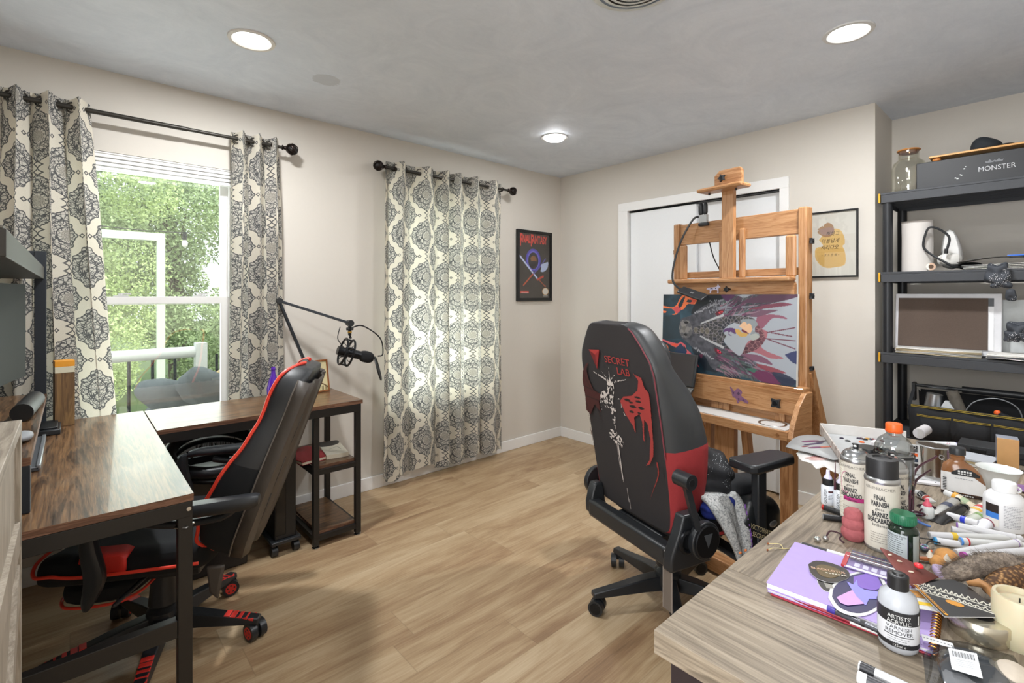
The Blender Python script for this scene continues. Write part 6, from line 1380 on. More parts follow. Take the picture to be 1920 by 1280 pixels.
t = thing('straw_sprig', 'dry straw stems with tiny brown tips on the empty desk surface', 'plant', (-2.259, -2.733, 0.761))
for a, b, c_ in (((0, 0, 0), (-.02, .012, .004), (-.035, .02, .002)), ((0, 0, 0), (.02, -.02, .003), (.035, -.035, .001)), ((0, 0, 0), (.008, .01, .004), (-.005, .03, .002))): g = G(); g.tube([a, b, c_], .0008, M('cdbf8a', .7), 4); g.sph(c_, (.003, .002, .002), M('8c4a22', .7), 8, 6); g.build('stem', t)
for lab, q_ in (('brown seed husk at the desk edge under the blanket tip', (-2.352, -2.678, 0.763)), ('second brown seed husk a little behind the first on the desk edge', (-2.332, -2.681, 0.763))): g = G(); g.sph((0, 0, 0), (.005, .003, .0025), M('a2561f', .6), 8, 6); tag(g.build('seed_husk'), lab, 'seed', loc=q_)
# ---- notebooks
NB = Vector((-2.458, -2.772, 0.781)); e1 = (Vector((-2.264, -2.755, 0.781))-NB); e1.z = 0; e1.normalize(); NB.z = .7612; e2 = Vector((e1.y, -e1.x, 0)); NR = math.atan2(e1.y, e1.x)
LIL = M('ad99d0', .6, 0, .04); LILD = M('8a74c0', .5)
t = thing('red_notebook', 'dark red notebook lying lowest in the notebook stack', 'notebook', NB+e1*.108+e2*.120+Vector((0, 0, 0)), rz=NR)
g = G(); g.box(-.112, .10, -.120, .112, 0, .003, M('9c1f33', .5)); g.build('cover', t, smooth=0, bev=.001)
t = thing('spiral_notebook', 'lilac spiral notebook under the top one, its copper coil at the right end', 'notebook', NB+e1*.108+e2*.122+Vector((0, 0, .0032)), rz=NR)
g = G(); g.box(-.109, .103, -.12, .12, 0, .001, LIL); g.box(-.109, .103, -.12, .12, .0045, .0055, LIL); g.build('cover', t, smooth=0); g = G(); g.box(-.108, .102, -.119, .119, .001, .0045, WHT); g.build('pages', t, smooth=0)
g = G()
for k in range(22): g.torus((-.102+k*.0096, -.120, .003), .0065, .0009, M('b9793a', .25, .9), ax=(1, 0, 0), seg=12, rs=5)
g.build('wire_coil', t)
t = thing('lilac_notebook', 'lilac notebook with white page block on top of the stack, stickers lying on it', 'notebook', NB+e1*.105+e2*.102+Vector((0, 0, .0090)), rz=NR)
g = G(); g.box(-.105, .105, -.102, .102, 0, .0010, LIL); g.box(-.105, .105, -.102, .102, .0096, .0110, LIL); g.build('cover', t, smooth=0); g = G(); g.box(-.1040, .1040, -.1008, .1008, .0010, .0096, M('efeef2', .7)); g.build('pages', t, smooth=0)
ZN = .7612+.0090+.0110+.0004
def oval(lab, P, z, layers, name='sticker', cat='sticker', th=.0006, tilt=0, letters=()):
    c = Vector(P[0]); c = sum((Vector(p) for p in P), Vector())/len(P); t = thing(name, lab, cat, (c.x, c.y, z))
    k = 0
    for nm, pts, m in [('backing', P, WHT)]+layers:
        g = G(); g.prism([(Vector(p)-c).to_2d()[:] for p in pts], th*k, th*(k+1), m); g.build(nm, t, smooth=0); k += 1
    return t, c
def ringpts(cx, cy, rx, ry, rot, n=28, z=ZN, egg=0):
    """outline points of an oval lying flat, given by its photo ellipse"""
    return [(cx+rx*math.cos(a)*math.cos(rot)-ry*(1+egg*math.cos(a))*math.sin(a)*math.sin(rot), cy+rx*math.cos(a)*math.sin(rot)+ry*(1+egg*math.cos(a))*math.sin(a)*math.cos(rot)) for a in np.linspace(0, 2*PI, n+1)[:-1]]
def scroll(g, x0, x1, y, h, seed):
    """flourished brush strokes standing for ornate script"""
    r = random.Random(seed); x = x0; m = M('cfccc0', .4)
    while x < x1: w = r.uniform(.006, .011); g.tube([(x, y-h*.6, 0), (x+w*.2, y+h*r.uniform(.5, 1), 0), (x+w*.6, y-h*r.uniform(.3, .8), 0), (x+w, y+h*.3, 0)], .0009, m, 4, 5); x += w*.95
    g.tube([(x0-.006, y-h, 0), (x0+.02, y-h*1.3, 0), ((x0+x1)/2, y-h*.9, 0), (x1+.004, y-h*1.3, 0), (x1+.008, y-h*.5, 0)], .0007, m, 4, 6)
def shrink(P, k):
    c = sum((Vector(p) for p in P), Vector())/len(P); return [tuple(c+(Vector(p)-c)*k) for p in P]
def loc2(P, fx, fy):
    """a point inside outline P, by fractions of its box"""
    xs = [p[0] for p in P]; ys = [p[1] for p in P]; return (min(xs)+(max(xs)-min(xs))*fx, min(ys)+(max(ys)-min(ys))*fy, P[0][2])
SP = [(-2.428, -2.867, 0.782), (-2.381, -2.860, 0.782), (-2.319, -2.869, 0.782), (-2.270, -2.891, 0.782), (-2.269, -2.912, 0.782), (-2.309, -2.930, 0.782), (-2.368, -2.938, 0.782), (-2.418, -2.932, 0.782), (-2.452, -2.915, 0.782), (-2.456, -2.888, 0.782)]
SP = [tuple(p) for p in catmull(SP+[SP[0]], 4)][:-1]
def fl(*pp): return list(pp)
oval('large oval purple sticker with a white border and lavender winged shape, on the notebook', SP, ZN+.0008, [
    ('print', shrink(SP, .88), M('2e2a55', .35)), ('violet_sky', fl((-2.318, -2.880, 0.782), (-2.286, -2.894, 0.782), (-2.284, -2.911, 0.782), (-2.319, -2.926, 0.782), (-2.342, -2.918, 0.782), (-2.350, -2.902, 0.782), (-2.345, -2.886, 0.782)), M('7a5ab8', .35)),
    ('lavender_shape', fl((-2.348, -2.876, 0.782), (-2.351, -2.887, 0.782), (-2.326, -2.887, 0.782), (-2.349, -2.894, 0.782), (-2.355, -2.906, 0.782), (-2.346, -2.919, 0.782), (-2.342, -2.926, 0.782), (-2.367, -2.930, 0.782), (-2.380, -2.918, 0.782), (-2.406, -2.919, 0.782), (-2.403, -2.906, 0.782), (-2.379, -2.894, 0.782)), M('8f8be8', .35)),
    ('pink_shape', fl((-2.420, -2.878, 0.782), (-2.393, -2.885, 0.782), (-2.373, -2.891, 0.782), (-2.390, -2.901, 0.782), (-2.405, -2.916, 0.782), (-2.432, -2.898, 0.782), (-2.433, -2.887, 0.782)), M('c79ad6', .35))])
SB_ = [(-2.337, -2.807, 0.782), (-2.310, -2.813, 0.782), (-2.297, -2.838, 0.782), (-2.302, -2.865, 0.782), (-2.326, -2.875, 0.782), (-2.350, -2.870, 0.782), (-2.373, -2.858, 0.782), (-2.380, -2.838, 0.782), (-2.366, -2.820, 0.782)]
SB_ = [tuple(p) for p in catmull(SB_+[SB_[0]], 4)][:-1]
SB2 = [(-2.368, -2.830, 0.782), (-2.365, -2.856, 0.782), (-2.378, -2.868, 0.782), (-2.401, -2.866, 0.782), (-2.408, -2.855, 0.782), (-2.393, -2.841, 0.782)]
oval('grey scrolled oval sticker, mostly hidden beneath the gold and black one', [tuple(p) for p in catmull(SB2+[SB2[0]], 4)][:-1], ZN, [('print', shrink([tuple(p) for p in catmull(SB2+[SB2[0]], 4)][:-1], .94), M('2a2622', .4)), ('scroll', fl((-2.381, -2.847, 0.782), (-2.379, -2.860, 0.782), (-2.389, -2.865, 0.782), (-2.398, -2.856, 0.782)), M('8d8a82', .4))])
t, c0 = oval('black oval sticker with gold glow and pale lettering on the lilac notebook', SB_, ZN+.0026, [('print', shrink(SB_, .995), M('29231d', .4)), ('gold_glow', shrink(SB_, .62), M('5c4a25', .5, 0, .4, 0, 200))])
g = G(); dr = Vector((-2.319, -2.865, 0.782))-Vector((-2.344, -2.816, 0.782)); g.text('BLACKLOTUS', .0105, T((0, 0, .0022), rz=math.atan2(dr.y, dr.x)) @ Matrix.Translation((0, .004, 0)), M('e0b79a', .5), sx=.9); g.build('lettering', t, smooth=0)
g = G(T((0, 0, .0022), rz=math.atan2(dr.y, dr.x))); [g.box(-.006+.0052*k, -.0025+.0052*k, -.009, -.0055, 0, .0003, M('c9c3b4', .5)) for k in range(7)]; g.build('small_marks', t, smooth=0)
marker('slim dark red brush with a white tip lying along the notebook edge', (-2.451, -2.810, 0.768), (-2.447, -2.946, 0.768), .0032, M('8c1f2e', .35), [(.70, 1.0, 1.15, M('e8e6e4', .4)), (1.0, 1.03, .5, M('6b4030', .6))], 'paintbrush', 'paintbrush')
marker('black and clear pen with a violet cap lying on the notebook edge', (-2.451, -2.872, 0.776), (-2.454, -2.952, 0.776), .0048, M('4b4c52', .2, .4), [(.0, .16, 1.15, M('3a2f8a', .3)), (.62, .70, 1.1, BLK)], 'pen', 'pen')
# varnish remover
MLK = M('b0b3b9', .35, 0, .03)
def r1(g): g.lathe([(.0135, .094), (.0145, .095), (.0145, .1155), (.0125, .117), (.0075, .117), (.0065, .120), (.001, .1205)], M('1b1b1d', .4), seg=30)
def r2(g):
    R = .0268; cylband(g, R, .012, .066, M('cdced2', .45), -2.2, 2.2, 30); cylband(g, R, .048, .068, M('1f1f22', .45), -2.2, 2.2, 30, .0009); cylband(g, R, .012, .019, M('1f1f22', .45), -2.2, 2.2, 30, .0009)
    cyltext(g, "ARTISTS'", .0085, R, .0595, WHT, sx=.95, e=.0016); cyltext(g, 'ACRYLIC', .0085, R, .0520, WHT, sx=.95, e=.0016); cyltext(g, 'VARNISH', .0082, R, .0425, LABT, sx=1.05); cyltext(g, 'REMOVER', .0082, R, .0352, LABT, sx=1.05)
    cylband(g, R, .0295, .0308, LABT, -.75, .75, e=.0009); cyltext(g, '125ml e', .0055, R, .0155, WHT, e=.0016); cylband(g, R, .050, .064, WHT, 1.0, 1.12, e=.0014)
    for k in range(3): cyldash(g, R, .0265-.0035*k, .03, .0012, GRY, k)
bottle('varnish_remover_bottle', 'translucent bottle with black cap with a black and white label, nearest the camera', 'bottle', (-2.448, -2.971, 0.7605), [(.001, .001), (.022, 0), (.026, .004), (.0268, .010), (.0268, .070), (.0265, .076), (.0235, .086), (.0165, .092), (.0135, .096)], MLK, .05, 36, (('black_cap', r1), ('label', r2)))
# brush set
t = thing('brush_set', 'clear pack of small brushes with a purple printed card and red edge behind the stickers', 'paintbrush set', (-2.256, -2.909, 0.784)); bo = Vector((-2.256, -2.909, 0.784)); BZ = math.atan2(*(Vector((-2.245, -2.949, 0.784))-Vector((-2.253, -2.873, 0.784))).yx)
RB_ = Matrix.Rotation(BZ, 4, 'Z')
g = G(RB_); g.box(-.055, .045, -.030, .030, 0, .002, M('7d6d9c', .4, 0, .3, 0, 90)); g.box(-.055, .045, -.030, -.024, .002, .003, M('e0dfe6', .4)); g.box(-.060, -.052, -.030, .035, 0, .004, M('b03038', .4)); [g.box(-.04+k*.014, -.031+k*.014, -.018, -.002, .002, .0026, M('c6c3d8', .4)) for k in range(5)]; g.build('printed_card', t, smooth=0)
for k in range(8): g = G(RB_); y = .006+k*.0045; g.cyl((-.05, y, .007), (.02, y, .007), .002, M(['3a2a2a', '9a9da3', '5a2a30', '2b3560'][k % 4], .3, .3), seg=8); g.cyl((.02, y, .007), (.033, y, .007), .0018, SILV, seg=8); g.cyl((.033, y, .007), (.045, y, .007), .0018, M('3b2c22', .9), r1=.0004, seg=8); g.build('small_brush', t)
g = G(RB_); g.box(-.056, .050, .002, .044, .0, .012, thin_glass('pack_plastic', 'ffffff', .12, .96)); g.build('clear_pack', t, smooth=0, bev=.001)
# brown leather strap
t = thing('leather_strap', 'brown pointed leather strap with pale oval holes rising over the brush pack', 'strap', (-2.241, -2.949, 0.800)); so = Vector((-2.241, -2.949, 0.800))
A = [Vector((-2.284, -2.915, 0.842)), Vector((-2.277, -2.924, 0.838)), Vector((-2.259, -2.943, 0.826)), Vector((-2.247, -2.967, 0.815)), Vector((-2.249, -2.997, 0.806))]; B_ = [Vector((-2.287, -2.917, 0.840)), Vector((-2.292, -2.926, 0.832)), Vector((-2.298, -2.938, 0.820)), Vector((-2.308, -2.956, 0.808)), Vector((-2.312, -2.971, 0.800))]
LTB = M('77403a', .6, 0, .1, .2, 200); g = G(); g.loft([[a-so, (a+b)/2-so+Vector((0, 0, .001)), b-so] for a, b in zip(A, B_)], LTB, close=False); g.build('leather', t, sol=.002, smooth=60)
for k, f in ((1.25, .5), (2.05, .45), (2.95, .55)):
    i = int(k); p = (A[i].lerp(A[i+1], k-i)).lerp(B_[i].lerp(B_[i+1], k-i), f)-so; d = (A[i+1]-A[i]).normalized()
    g = G(Matrix.Translation(p+Vector((0, 0, .0018))) @ Matrix.Rotation(math.atan2(d.y, d.x), 4, 'Z')); g.sph((0, 0, 0), (.0042+.001*i, .0030, .0012), M('cfc6b4', .6), 14, 6); g.build('eyelet', t)
# tins, cards
t = thing('round_tin', 'round silver lidded tin under the black card', 'tin', (-2.313, -3.056, 0.7605)); g = G(); g.lathe([(.001, 0), (.038, 0), (.040, .003), (.040, .016), (.0415, .017), (.0415, .032), (.040, .034), (.036, .0345), (.001, .0335)], M('cfc9b8', .2, .9), seg=44); g.build('tin_body', t); g = G(); g.lathe([(.001, .0338), (.034, .0342)], M('1d1d1f', .4), seg=36, cap=False); g.build('dark_lid', t)
BCP = [(-2.292, -2.960, 0.802), (-2.230, -3.014, 0.806), (-2.234, -3.033, 0.806), (-2.287, -3.075, 0.802), (-2.319, -3.076, 0.802), (-2.380, -3.020, 0.800)]
t, cc_ = oval('large black card with pale ornate lettering and an amber edge strip, resting on the tin', BCP, .8010, [('print', shrink(BCP, .995), M('232223', .45))], 'printed_card', 'card', .0008)
ca, cb = Vector((-2.300, -2.964, 0.802)), Vector((-2.376, -3.020, 0.802)); an = math.atan2((cb-ca).y, (cb-ca).x)
g = G(T(tuple(((ca+cb)/2-Vector(cc_)).to_2d())+(.0020,), rz=an)); L_ = (cb-ca).length; g.box(-L_/2, L_/2, .0012, .0052, 0, .0004, M('d6952e', .4)); [g.box(-L_/2+.003+k*.0042, -L_/2+.0055+k*.0042, .0022, .0042, .0004, .0006, BLK) for k in range(int(L_/.0042)-1)]; tt_ = g.build('edge_strip', t, smooth=0)
cd = Vector((-2.298, -2.975, 0.802)); ce = Vector((-2.290, -3.061, 0.802)); a2 = math.atan2((ce-cd).y, (ce-cd).x); M2 = T(tuple(((cd+ce)/2-Vector(cc_)).to_2d())+(.0020,), rz=a2)
g = G(M2); scroll(g, -.052, .052, .006, .0075, 3); g.build('lettering', t, smooth=0)
g = G(M2); scroll(g, -.040, .056, -.014, .0065, 5); g.prism([(.012*math.cos(k)+.006, .0075*math.sin(k)-.030) for k in np.linspace(0, 2*PI, 20)[:-1]], 0, .0003, M('c98a30', .4)); [g.tube([(-.055+.012*s_, y0+.004*s_, .0), (-.045, y0+.010, 0), (-.052, y0+.002, 0)], .0006, M('cfccc0', .4), 4) for s_ in (0, 1) for y0 in (.008, -.012)]; g.build('ornament', t, smooth=0)
YP = [(-2.309, -2.960, 0.784), (-2.293, -2.974, 0.784), (-2.332, -3.012, 0.784), (-2.353, -3.008, 0.784), (-2.369, -2.982, 0.784)]
oval('white sticker with yellow and orange bands sticking out from below the black card', YP, .7925, [('yellow_band', [(-2.345, -2.977, 0.784), (-2.334, -2.997, 0.784), (-2.342, -3.000, 0.784), (-2.356, -2.979, 0.784)], M('e5bb25', .4)), ('orange_band', [(-2.313, -2.965, 0.784), (-2.307, -2.975, 0.784), (-2.322, -2.990, 0.784), (-2.334, -2.971, 0.784)], M('b7803a', .5))])
# candle, zip bag
t = thing('pillar_candle', 'cream pillar candle at the right edge of the photo', 'candle', (-2.294, -3.103, 0.7605)); WAX = M('c4ba9d', .45, 0, .02, Subsurface_Weight=.2)
g = G(); g.lathe([(.001, 0), (.033, 0), (.034, .002), (.0342, .072), (.0325, .078), (.028, .078), (.026, .070), (.001, .067)], WAX, seg=44); g.build('wax', t); g = G(); g.cyl((0, 0, .067), (.001, 0, .074), .001, BLK, seg=6); g.build('wick', t)
ZP = [(-2.395, -2.992, 0.766), (-2.392, -3.014, 0.772), (-2.382, -3.052, 0.778), (-2.369, -3.081, 0.775), (-2.363, -3.107, 0.768), (-2.441, -3.115, 0.766), (-2.523, -3.069, 0.776), (-2.546, -3.020, 0.766)]
t = thing('zip_bag', 'clear plastic zip bag with a barcode label and dark contents at the bottom right', 'bag', (-2.429, -3.050, 0.761)); zo = Vector((-2.429, -3.050, 0.761))
tl, tr_, br, bl_ = [Vector(p)-zo for p in ((-2.386, -2.990, 0.761), (-2.340, -3.098, 0.761), (-2.452, -3.133, 0.761), (-2.571, -3.026, 0.761))]
def bagp(u, v, h): p = tl.lerp(tr_, u).lerp(bl_.lerp(br, u), v); return (p.x, p.y, h*math.sin(PI*min(max(u, 0), 1))**.5*math.sin(PI*min(max(v, .0), 1))**.5+.0006+.002*math.sin(u*14+v*9)*math.sin(PI*u)*math.sin(PI*v))
BGM = thin_glass('bag_plastic', 'd6d9dc', .16, .88)
g = G(); g.loft([[bagp(u, v, .020) for u in np.linspace(0, 1, 13)] for v in np.linspace(0, 1, 11)], BGM, close=False); g.build('plastic', t, smooth=180)
g = G(); g.sph((0, 0, 0), (.062, .036, .006), M('6b6d70', .8, 0, .35, .6, 40), 36, 12, .7, lambda q: q*(1+.05*math.sin(q.x*110)*math.sin(q.y*130))); o_ = g.build('dark_contents', t, smooth=180); o_.location = (bagp(.45, .62, 0)[0], bagp(.45, .62, 0)[1], .0108)
g = G(); g.sph((0, 0, 0), (.024, .02, .012), M('c2b6a6', .6, 0, .2, .4, 60), 20, 12); o_ = g.build('pale_contents', t, smooth=180); o_.location = (bagp(.84, .55, 0)[0], bagp(.84, .55, 0)[1], .0128)
def flat(P, z0, z1, m, g=None): g = g or G(); g.prism([(Vector(p)-zo).to_2d()[:] for p in P], z0, z1, m); return g
g = flat([(-2.417, -2.996, 0.770), (-2.408, -3.033, 0.778), (-2.421, -3.037, 0.778), (-2.433, -3.000, 0.770)], .017, .0175, M('e2e3e5', .4)); dd = Vector((-2.408, -3.033, 0.778))-Vector((-2.417, -2.996, 0.770)); mid = (Vector((-2.427, -2.998, 0.770))+Vector((-2.414, -3.035, 0.778)))/2-zo; g.X = T((mid.x, mid.y, .0176), rz=math.atan2(dd.y, dd.x)); [g.box(-.022+.0042*k, -.0195+.0042*k, -.0012, .0012, 0, .0003, GRY) for k in range(10)]; g.build('header_label', t, smooth=0)
lp = [(-2.438, -3.031, 0.785), (-2.422, -3.062, 0.785), (-2.482, -3.073, 0.785), (-2.491, -3.041, 0.785)]
g = flat(lp, .0235, .024, M('eceef2', .5)); p0, p1, p3 = [Vector(q)-zo for q in (lp[0], lp[1], lp[3])]
for k in range(22):
    u = .12+k*.035; w_ = .010+.012*((k*5) % 3 == 0); qs = [p0+(p1-p0)*a+(p3-p0)*b for a, b in ((u, .12), (u+w_, .12), (u+w_, .38), (u, .38))]; g.prism([(q.x, q.y) for q in qs], .024, .0243, INK)
for k in range(4): qs = [p0+(p1-p0)*a+(p3-p0)*b for a, b in ((.15, .5+k*.09), (.8, .5+k*.09), (.8, .52+k*.09), (.15, .52+k*.09))]; g.prism([(q.x, q.y) for q in qs], .024, .0242, M('b0b2b8', .5))
g.build('barcode_label', t, smooth=0)
# fur tail, woven sheath, toy animal
def m_fur():
    n = NT('brown_fur'); v = n.vec(*n.coords()); f = n.noise(v, 60, 4, .7); return n.set(n.ramp(f, [(.3, '4d4540'), (.5, '85786c'), (.7, 'b3a594')]), .95, f, .6, .003)
FURM = m_fur()
def furry(label, a, b, r, m, n=2600, hl=.016):
    a, b = Vector(a), Vector(b); t = thing('fur_tail', label, 'fur', a); d = b-a
    g = G(); g.tube([Vector((0, 0, 0)), d*.35+Vector((0, 0, .01)), d*.7+Vector((0, 0, .012)), d], r, m, 12, 5, rr=lambda q: r*(.35+.65*math.sin(PI*min(1, q*.85+.1)))); g.build('hide', t)
    rn = random.Random(2); g = G(); V = []; F = []; u = d.normalized(); s_ = u.orthogonal().normalized(); w_ = u.cross(s_)
    for k in range(n):
        q = rn.random(); R = r*(.35+.65*math.sin(PI*min(1, q*.85+.1)))*.95; an = rn.uniform(0, 2*PI); nrm = s_*math.cos(an)+w_*math.sin(an); p = d*q+Vector((0, 0, .012*math.sin(PI*q*.9)))+nrm*R
        e = (nrm*.55-u*.9+Vector((rn.gauss(0, .25), rn.gauss(0, .25), rn.gauss(0, .25)))).normalized()*hl*rn.uniform(.6, 1.3); x = e.cross(nrm).normalized()*.0004; i = len(V); V += [p-x, p+x, p+e]; F.append((i, i+1, i+2))
    g.add(V, F, m); g.build('hair', t, smooth=0)
furry('fluffy brown grey fur tail lying across the marker ends', (-2.215, -3.004, 0.800), (-2.088, -3.109, 0.812), .020, FURM, 3800, .015)
def m_weave():
    n = NT('woven_brown'); v = n.vec(*n.coords()); f = n.voro(v, 170); return n.set(n.ramp(f, [(.1, 'b08a5a'), (.35, '85603a'), (.6, '4b321d')]), .8, f, -.8, .003)
WV = m_weave(); o = Vector((-2.210, -3.058, 0.795)); g = G(); g.tube([Vector((0, 0, 0)), Vector((-2.166, -3.080, 0.800))-o, Vector((-2.079, -3.119, 0.805))-o], .02, WV, 14, 6, rr=lambda q: .008+.016*min(1, q*2)); tag(g.build('woven_sheath'), 'brown scaly woven sheath below the fur tail at the right edge', 'sheath', loc=o)
o = Vector((-2.237, -3.068, 0.798)); g = G(); g.loft([[Vector(a)-o, Vector(b)-o] for a, b in (((-2.243, -3.034, 0.812), (-2.228, -3.036, 0.800)), ((-2.237, -3.050, 0.822), (-2.227, -3.053, 0.804)), ((-2.232, -3.068, 0.815), (-2.248, -3.066, 0.800)), ((-2.247, -3.091, 0.806), (-2.281, -3.076, 0.800)))], M('a5774a', .6, 0, .15), close=False); tag(g.build('tan_leather_flap', sol=.002), 'tan leather flap arching over the black card beside the sheath', 'leather', loc=o)
t = thing('fox_toy', 'small ginger plush animal with white lined ears lying before the markers', 'toy', (-2.088, -2.984, 0.761)); FX_ = M('c68f52', .9, 0, .25, .6, 150)
g = G(); g.sph((.012, -.004, .017), (.026, .020, .017), FX_, 20, 12); g.build('body', t); g = G(); g.sph((-.018, .006, .014), (.017, .015, .013), FX_, 18, 12); h_ = g.build('head', t)
for dx, dy in ((-.020, .018), (-.014, -.008)): g = G(); g.cyl((dx, dy, .022), (dx-.004, dy, .036), .007, M('e6dccb', .8), r1=.001, seg=10); g.build('ear', t)
g = G(); g.sph((-.034, .008, .010), (.006, .006, .004), M('e0c9a8', .8)); g.build('muzzle', h_)
t = thing('beaded_charm', 'oval charm with coloured facets on black cords right of the green capped bottle', 'charm', (-2.037, -2.947, 0.768))
g = G(); g.sph((0, 0, 0), (.012, .009, .006), M('4b5560', .25), 16, 10); g.build('stone', t); rn = random.Random(8)
for k in range(9): a = k*.7; g = G(); g.sph((.008*math.cos(a), .006*math.sin(a), .004), (.0026, .0022, .0018), M(['7fb5c9', 'b48ad0', 'd0a0a8', '9fb8a8'][k % 4], .25), 10, 6); g.build('bead', t)
g = G(); g.tube([(.01, 0, 0), (.03, -.004, .006), (.055, -.02, .0)], .0016, BLK, 6); g.tube([(.0, .006, 0), (.02, .012, .01), (.045, .006, .004), (.075, -.012, -.003)], .0014, BLK, 6); g.build('cord', t); g = G(); g.sph((-.004, -.011, -.002), (.010, .003, .003), ORG); g.build('orange_bead', t)
g = G(); g.sph((0, 0, 0), (.020, .005, .004), M('c87a4a', .5)); tag(g.build('copper_nib'), 'pointed copper coloured sliver in front of the beaded charm', 'tool', loc=(-2.090, -2.956, 0.767), rz=-.9)
t = thing('hair_clip', 'blue and pink curved hair clip by the base of the spectacles', 'hair clip', (-1.916, -2.919, 0.770))
g = G(); g.loft([[(-.012, .014, .008), (-.006, .016, .012)], [(0, .006, .010), (.010, .010, .012)], [(.006, -.008, .004), (.014, -.004, .004)], [(.012, -.022, 0), (.016, -.022, 0)]], M('5f86cf', .3), close=False); g.build('blue_blade', t, sol=.004, sub=1); g = G(); g.tube([(-.004, .018, .013), (.012, .010, .013), (.014, -.002, .006)], .0018, M('d03ab0', .35)); g.build('pink_edge', t)
for lab, nm, q_, m_, r_ in (('purple stopper lying by the teal bead behind the black card', 'purple_stopper', (-2.175, -3.028, 0.795), M('8f35a8', .35), (.016, .008, .008)), ('pale blue bead between the purple cap and the strap', 'blue_bead', (-2.195, -3.017, 0.800), M('85cfe0', .3), (.009, .006, .005)), ('orange bead above the pale blue one', 'orange_bead', (-2.190, -3.024, 0.806), M('e5663c', .35), (.007, .004, .004)), ('red plastic chip behind the leather strap', 'red_chip', (-2.263, -2.970, 0.822), M('e03038', .35), (.008, .007, .004)), ('lilac crumpled film under the bead group', 'lilac_film', (-2.179, -2.996, 0.785), M('b9a6c9', .3), (.03, .012, .010))):
    g = G(); g.sph((0, 0, 0), r_, m_, 16, 10, .8); tag(g.build(nm), lab, 'film' if 'film' in nm else ('stopper' if 'stopper' in nm else 'bead' if 'bead' in nm else 'chip'), loc=q_, rz=.6)

# ---- middle of the desk: tubes, drops, spectacles
def d1(g): g.lathe([(.0085, .030), (.0095, .031), (.009, .036), (.005, .040), (.0035, .049), (.001, .050)], M('e8667c', .4), seg=20)
bottle('drop_bottle', 'tiny white dropper bottle with a pink cap', 'bottle', (-1.818, -2.922, 0.7605), [(.001, .001), (.012, 0), (.014, .003), (.014, .024), (.010, .030), (.008, .031)], M('dfe4e3', .4), 0, 24, (('pink_cap', d1), ('label', lambda g: cyldash(g, .014, .012, .010, .0012, M('c9a08a', .5), 1, x=-.002))))
def tube_paint(lab, a, b, r, body, cap, capl=.012, group=None, spots=()):
    a, b = Vector(a), Vector(b); d = b-a; L = d.length; t = thing('paint_tube', lab, 'paint tube', a, group=group); t.rotation_euler = d.to_track_quat('X', 'Z').to_euler()
    g = G(); R = [];
    for k in range(9):
        s = k/8; x = L*s; w = r*(.55 if k == 0 else 1+.25*s); h = r*(.55 if k == 0 else 1-.86*s**1.4); R.append([(x, w*math.cos(q)+.0006*math.sin(k*5+q*3), h*math.sin(q)-(r-h)*.8) for q in np.linspace(0, 2*PI, 15)[:-1]])
    g.loft(R, body); g.build('tube_body', t, smooth=60); g = G(); g.cyl((-capl, 0, 0), (.002, 0, 0), r*.62, cap, r1=r*.70, seg=14); g.build('cap', t)
    for x0, x1, m in spots: g = G(); g.loft([[(L*s, 1.03*r*(1+.25*s)*math.cos(q), 1.04*r*(1-.86*s**1.4)*math.sin(q)-(r-r*(1-.86*s**1.4))*.8) for q in np.linspace(-.2, PI+.2, 10)] for s in (x0, (x0+x1)/2, x1)], m, close=False); g.build('label', t)
SLV = M('b5b4b0', .35, .4, .3, .4, 90)
tube_paint('short white paint tube with a round black emblem left of the amber bottle', (-1.671, -2.883, 0.772), (-1.692, -2.916, 0.770), .011, M('dfe0de', .4), WHT, .008, spots=((.15, .5, BLK), (.55, .7, M('a83a2c', .5))))
tube_paint('cream paint tube with white cap and yellow ring before the amber bottle', (-1.637, -2.951, 0.776), (-1.670, -3.021, 0.766), .0125, M('cfc4ac', .45, 0, .25, .3, 80), WHT, .018, spots=((.05, .16, M('d99a2a', .4)), (.3, .5, M('9fae8c', .5))))
tube_paint('crumpled silver paint tube smeared with colour left of the black tube', (-1.657, -2.963, 0.772), (-1.777, -2.931, 0.768), .012, SLV, BLK, .008, spots=((.4, .55, M('3a3f55', .5)),))
tube_paint('glossy black paint tube curling over at its left end', (-1.712, -2.982, 0.774), (-1.839, -2.939, 0.770), .014, M('222020', .25), BLK, .008)
tube_paint('flattened paint tube with red and yellow smears left of the white bottle', (-1.642, -3.021, 0.772), (-1.732, -2.988, 0.768), .012, M('d5cfc4', .4, 0, .35, .3, 60), M('7a2c30', .5), .01, spots=((.3, .42, M('c23a3a', .5)), (.5, .6, M('d8a83a', .5))))
tube_paint('crumpled green tinted paint tube under the white bottle side', (-1.731, -3.021, 0.773), (-1.809, -2.983, 0.768), .012, M('b8bcae', .4, 0, .3, .3, 60), WHT, .01, spots=((.2, .3, M('7a9a5a', .5)),))
tube_paint('white tube with a dark red line against the white bottle', (-1.775, -3.034, 0.775), (-1.829, -3.010, 0.768), .013, M('dddde2', .4), WHT, .01, spots=((.15, .2, M('8c2438', .5)),))
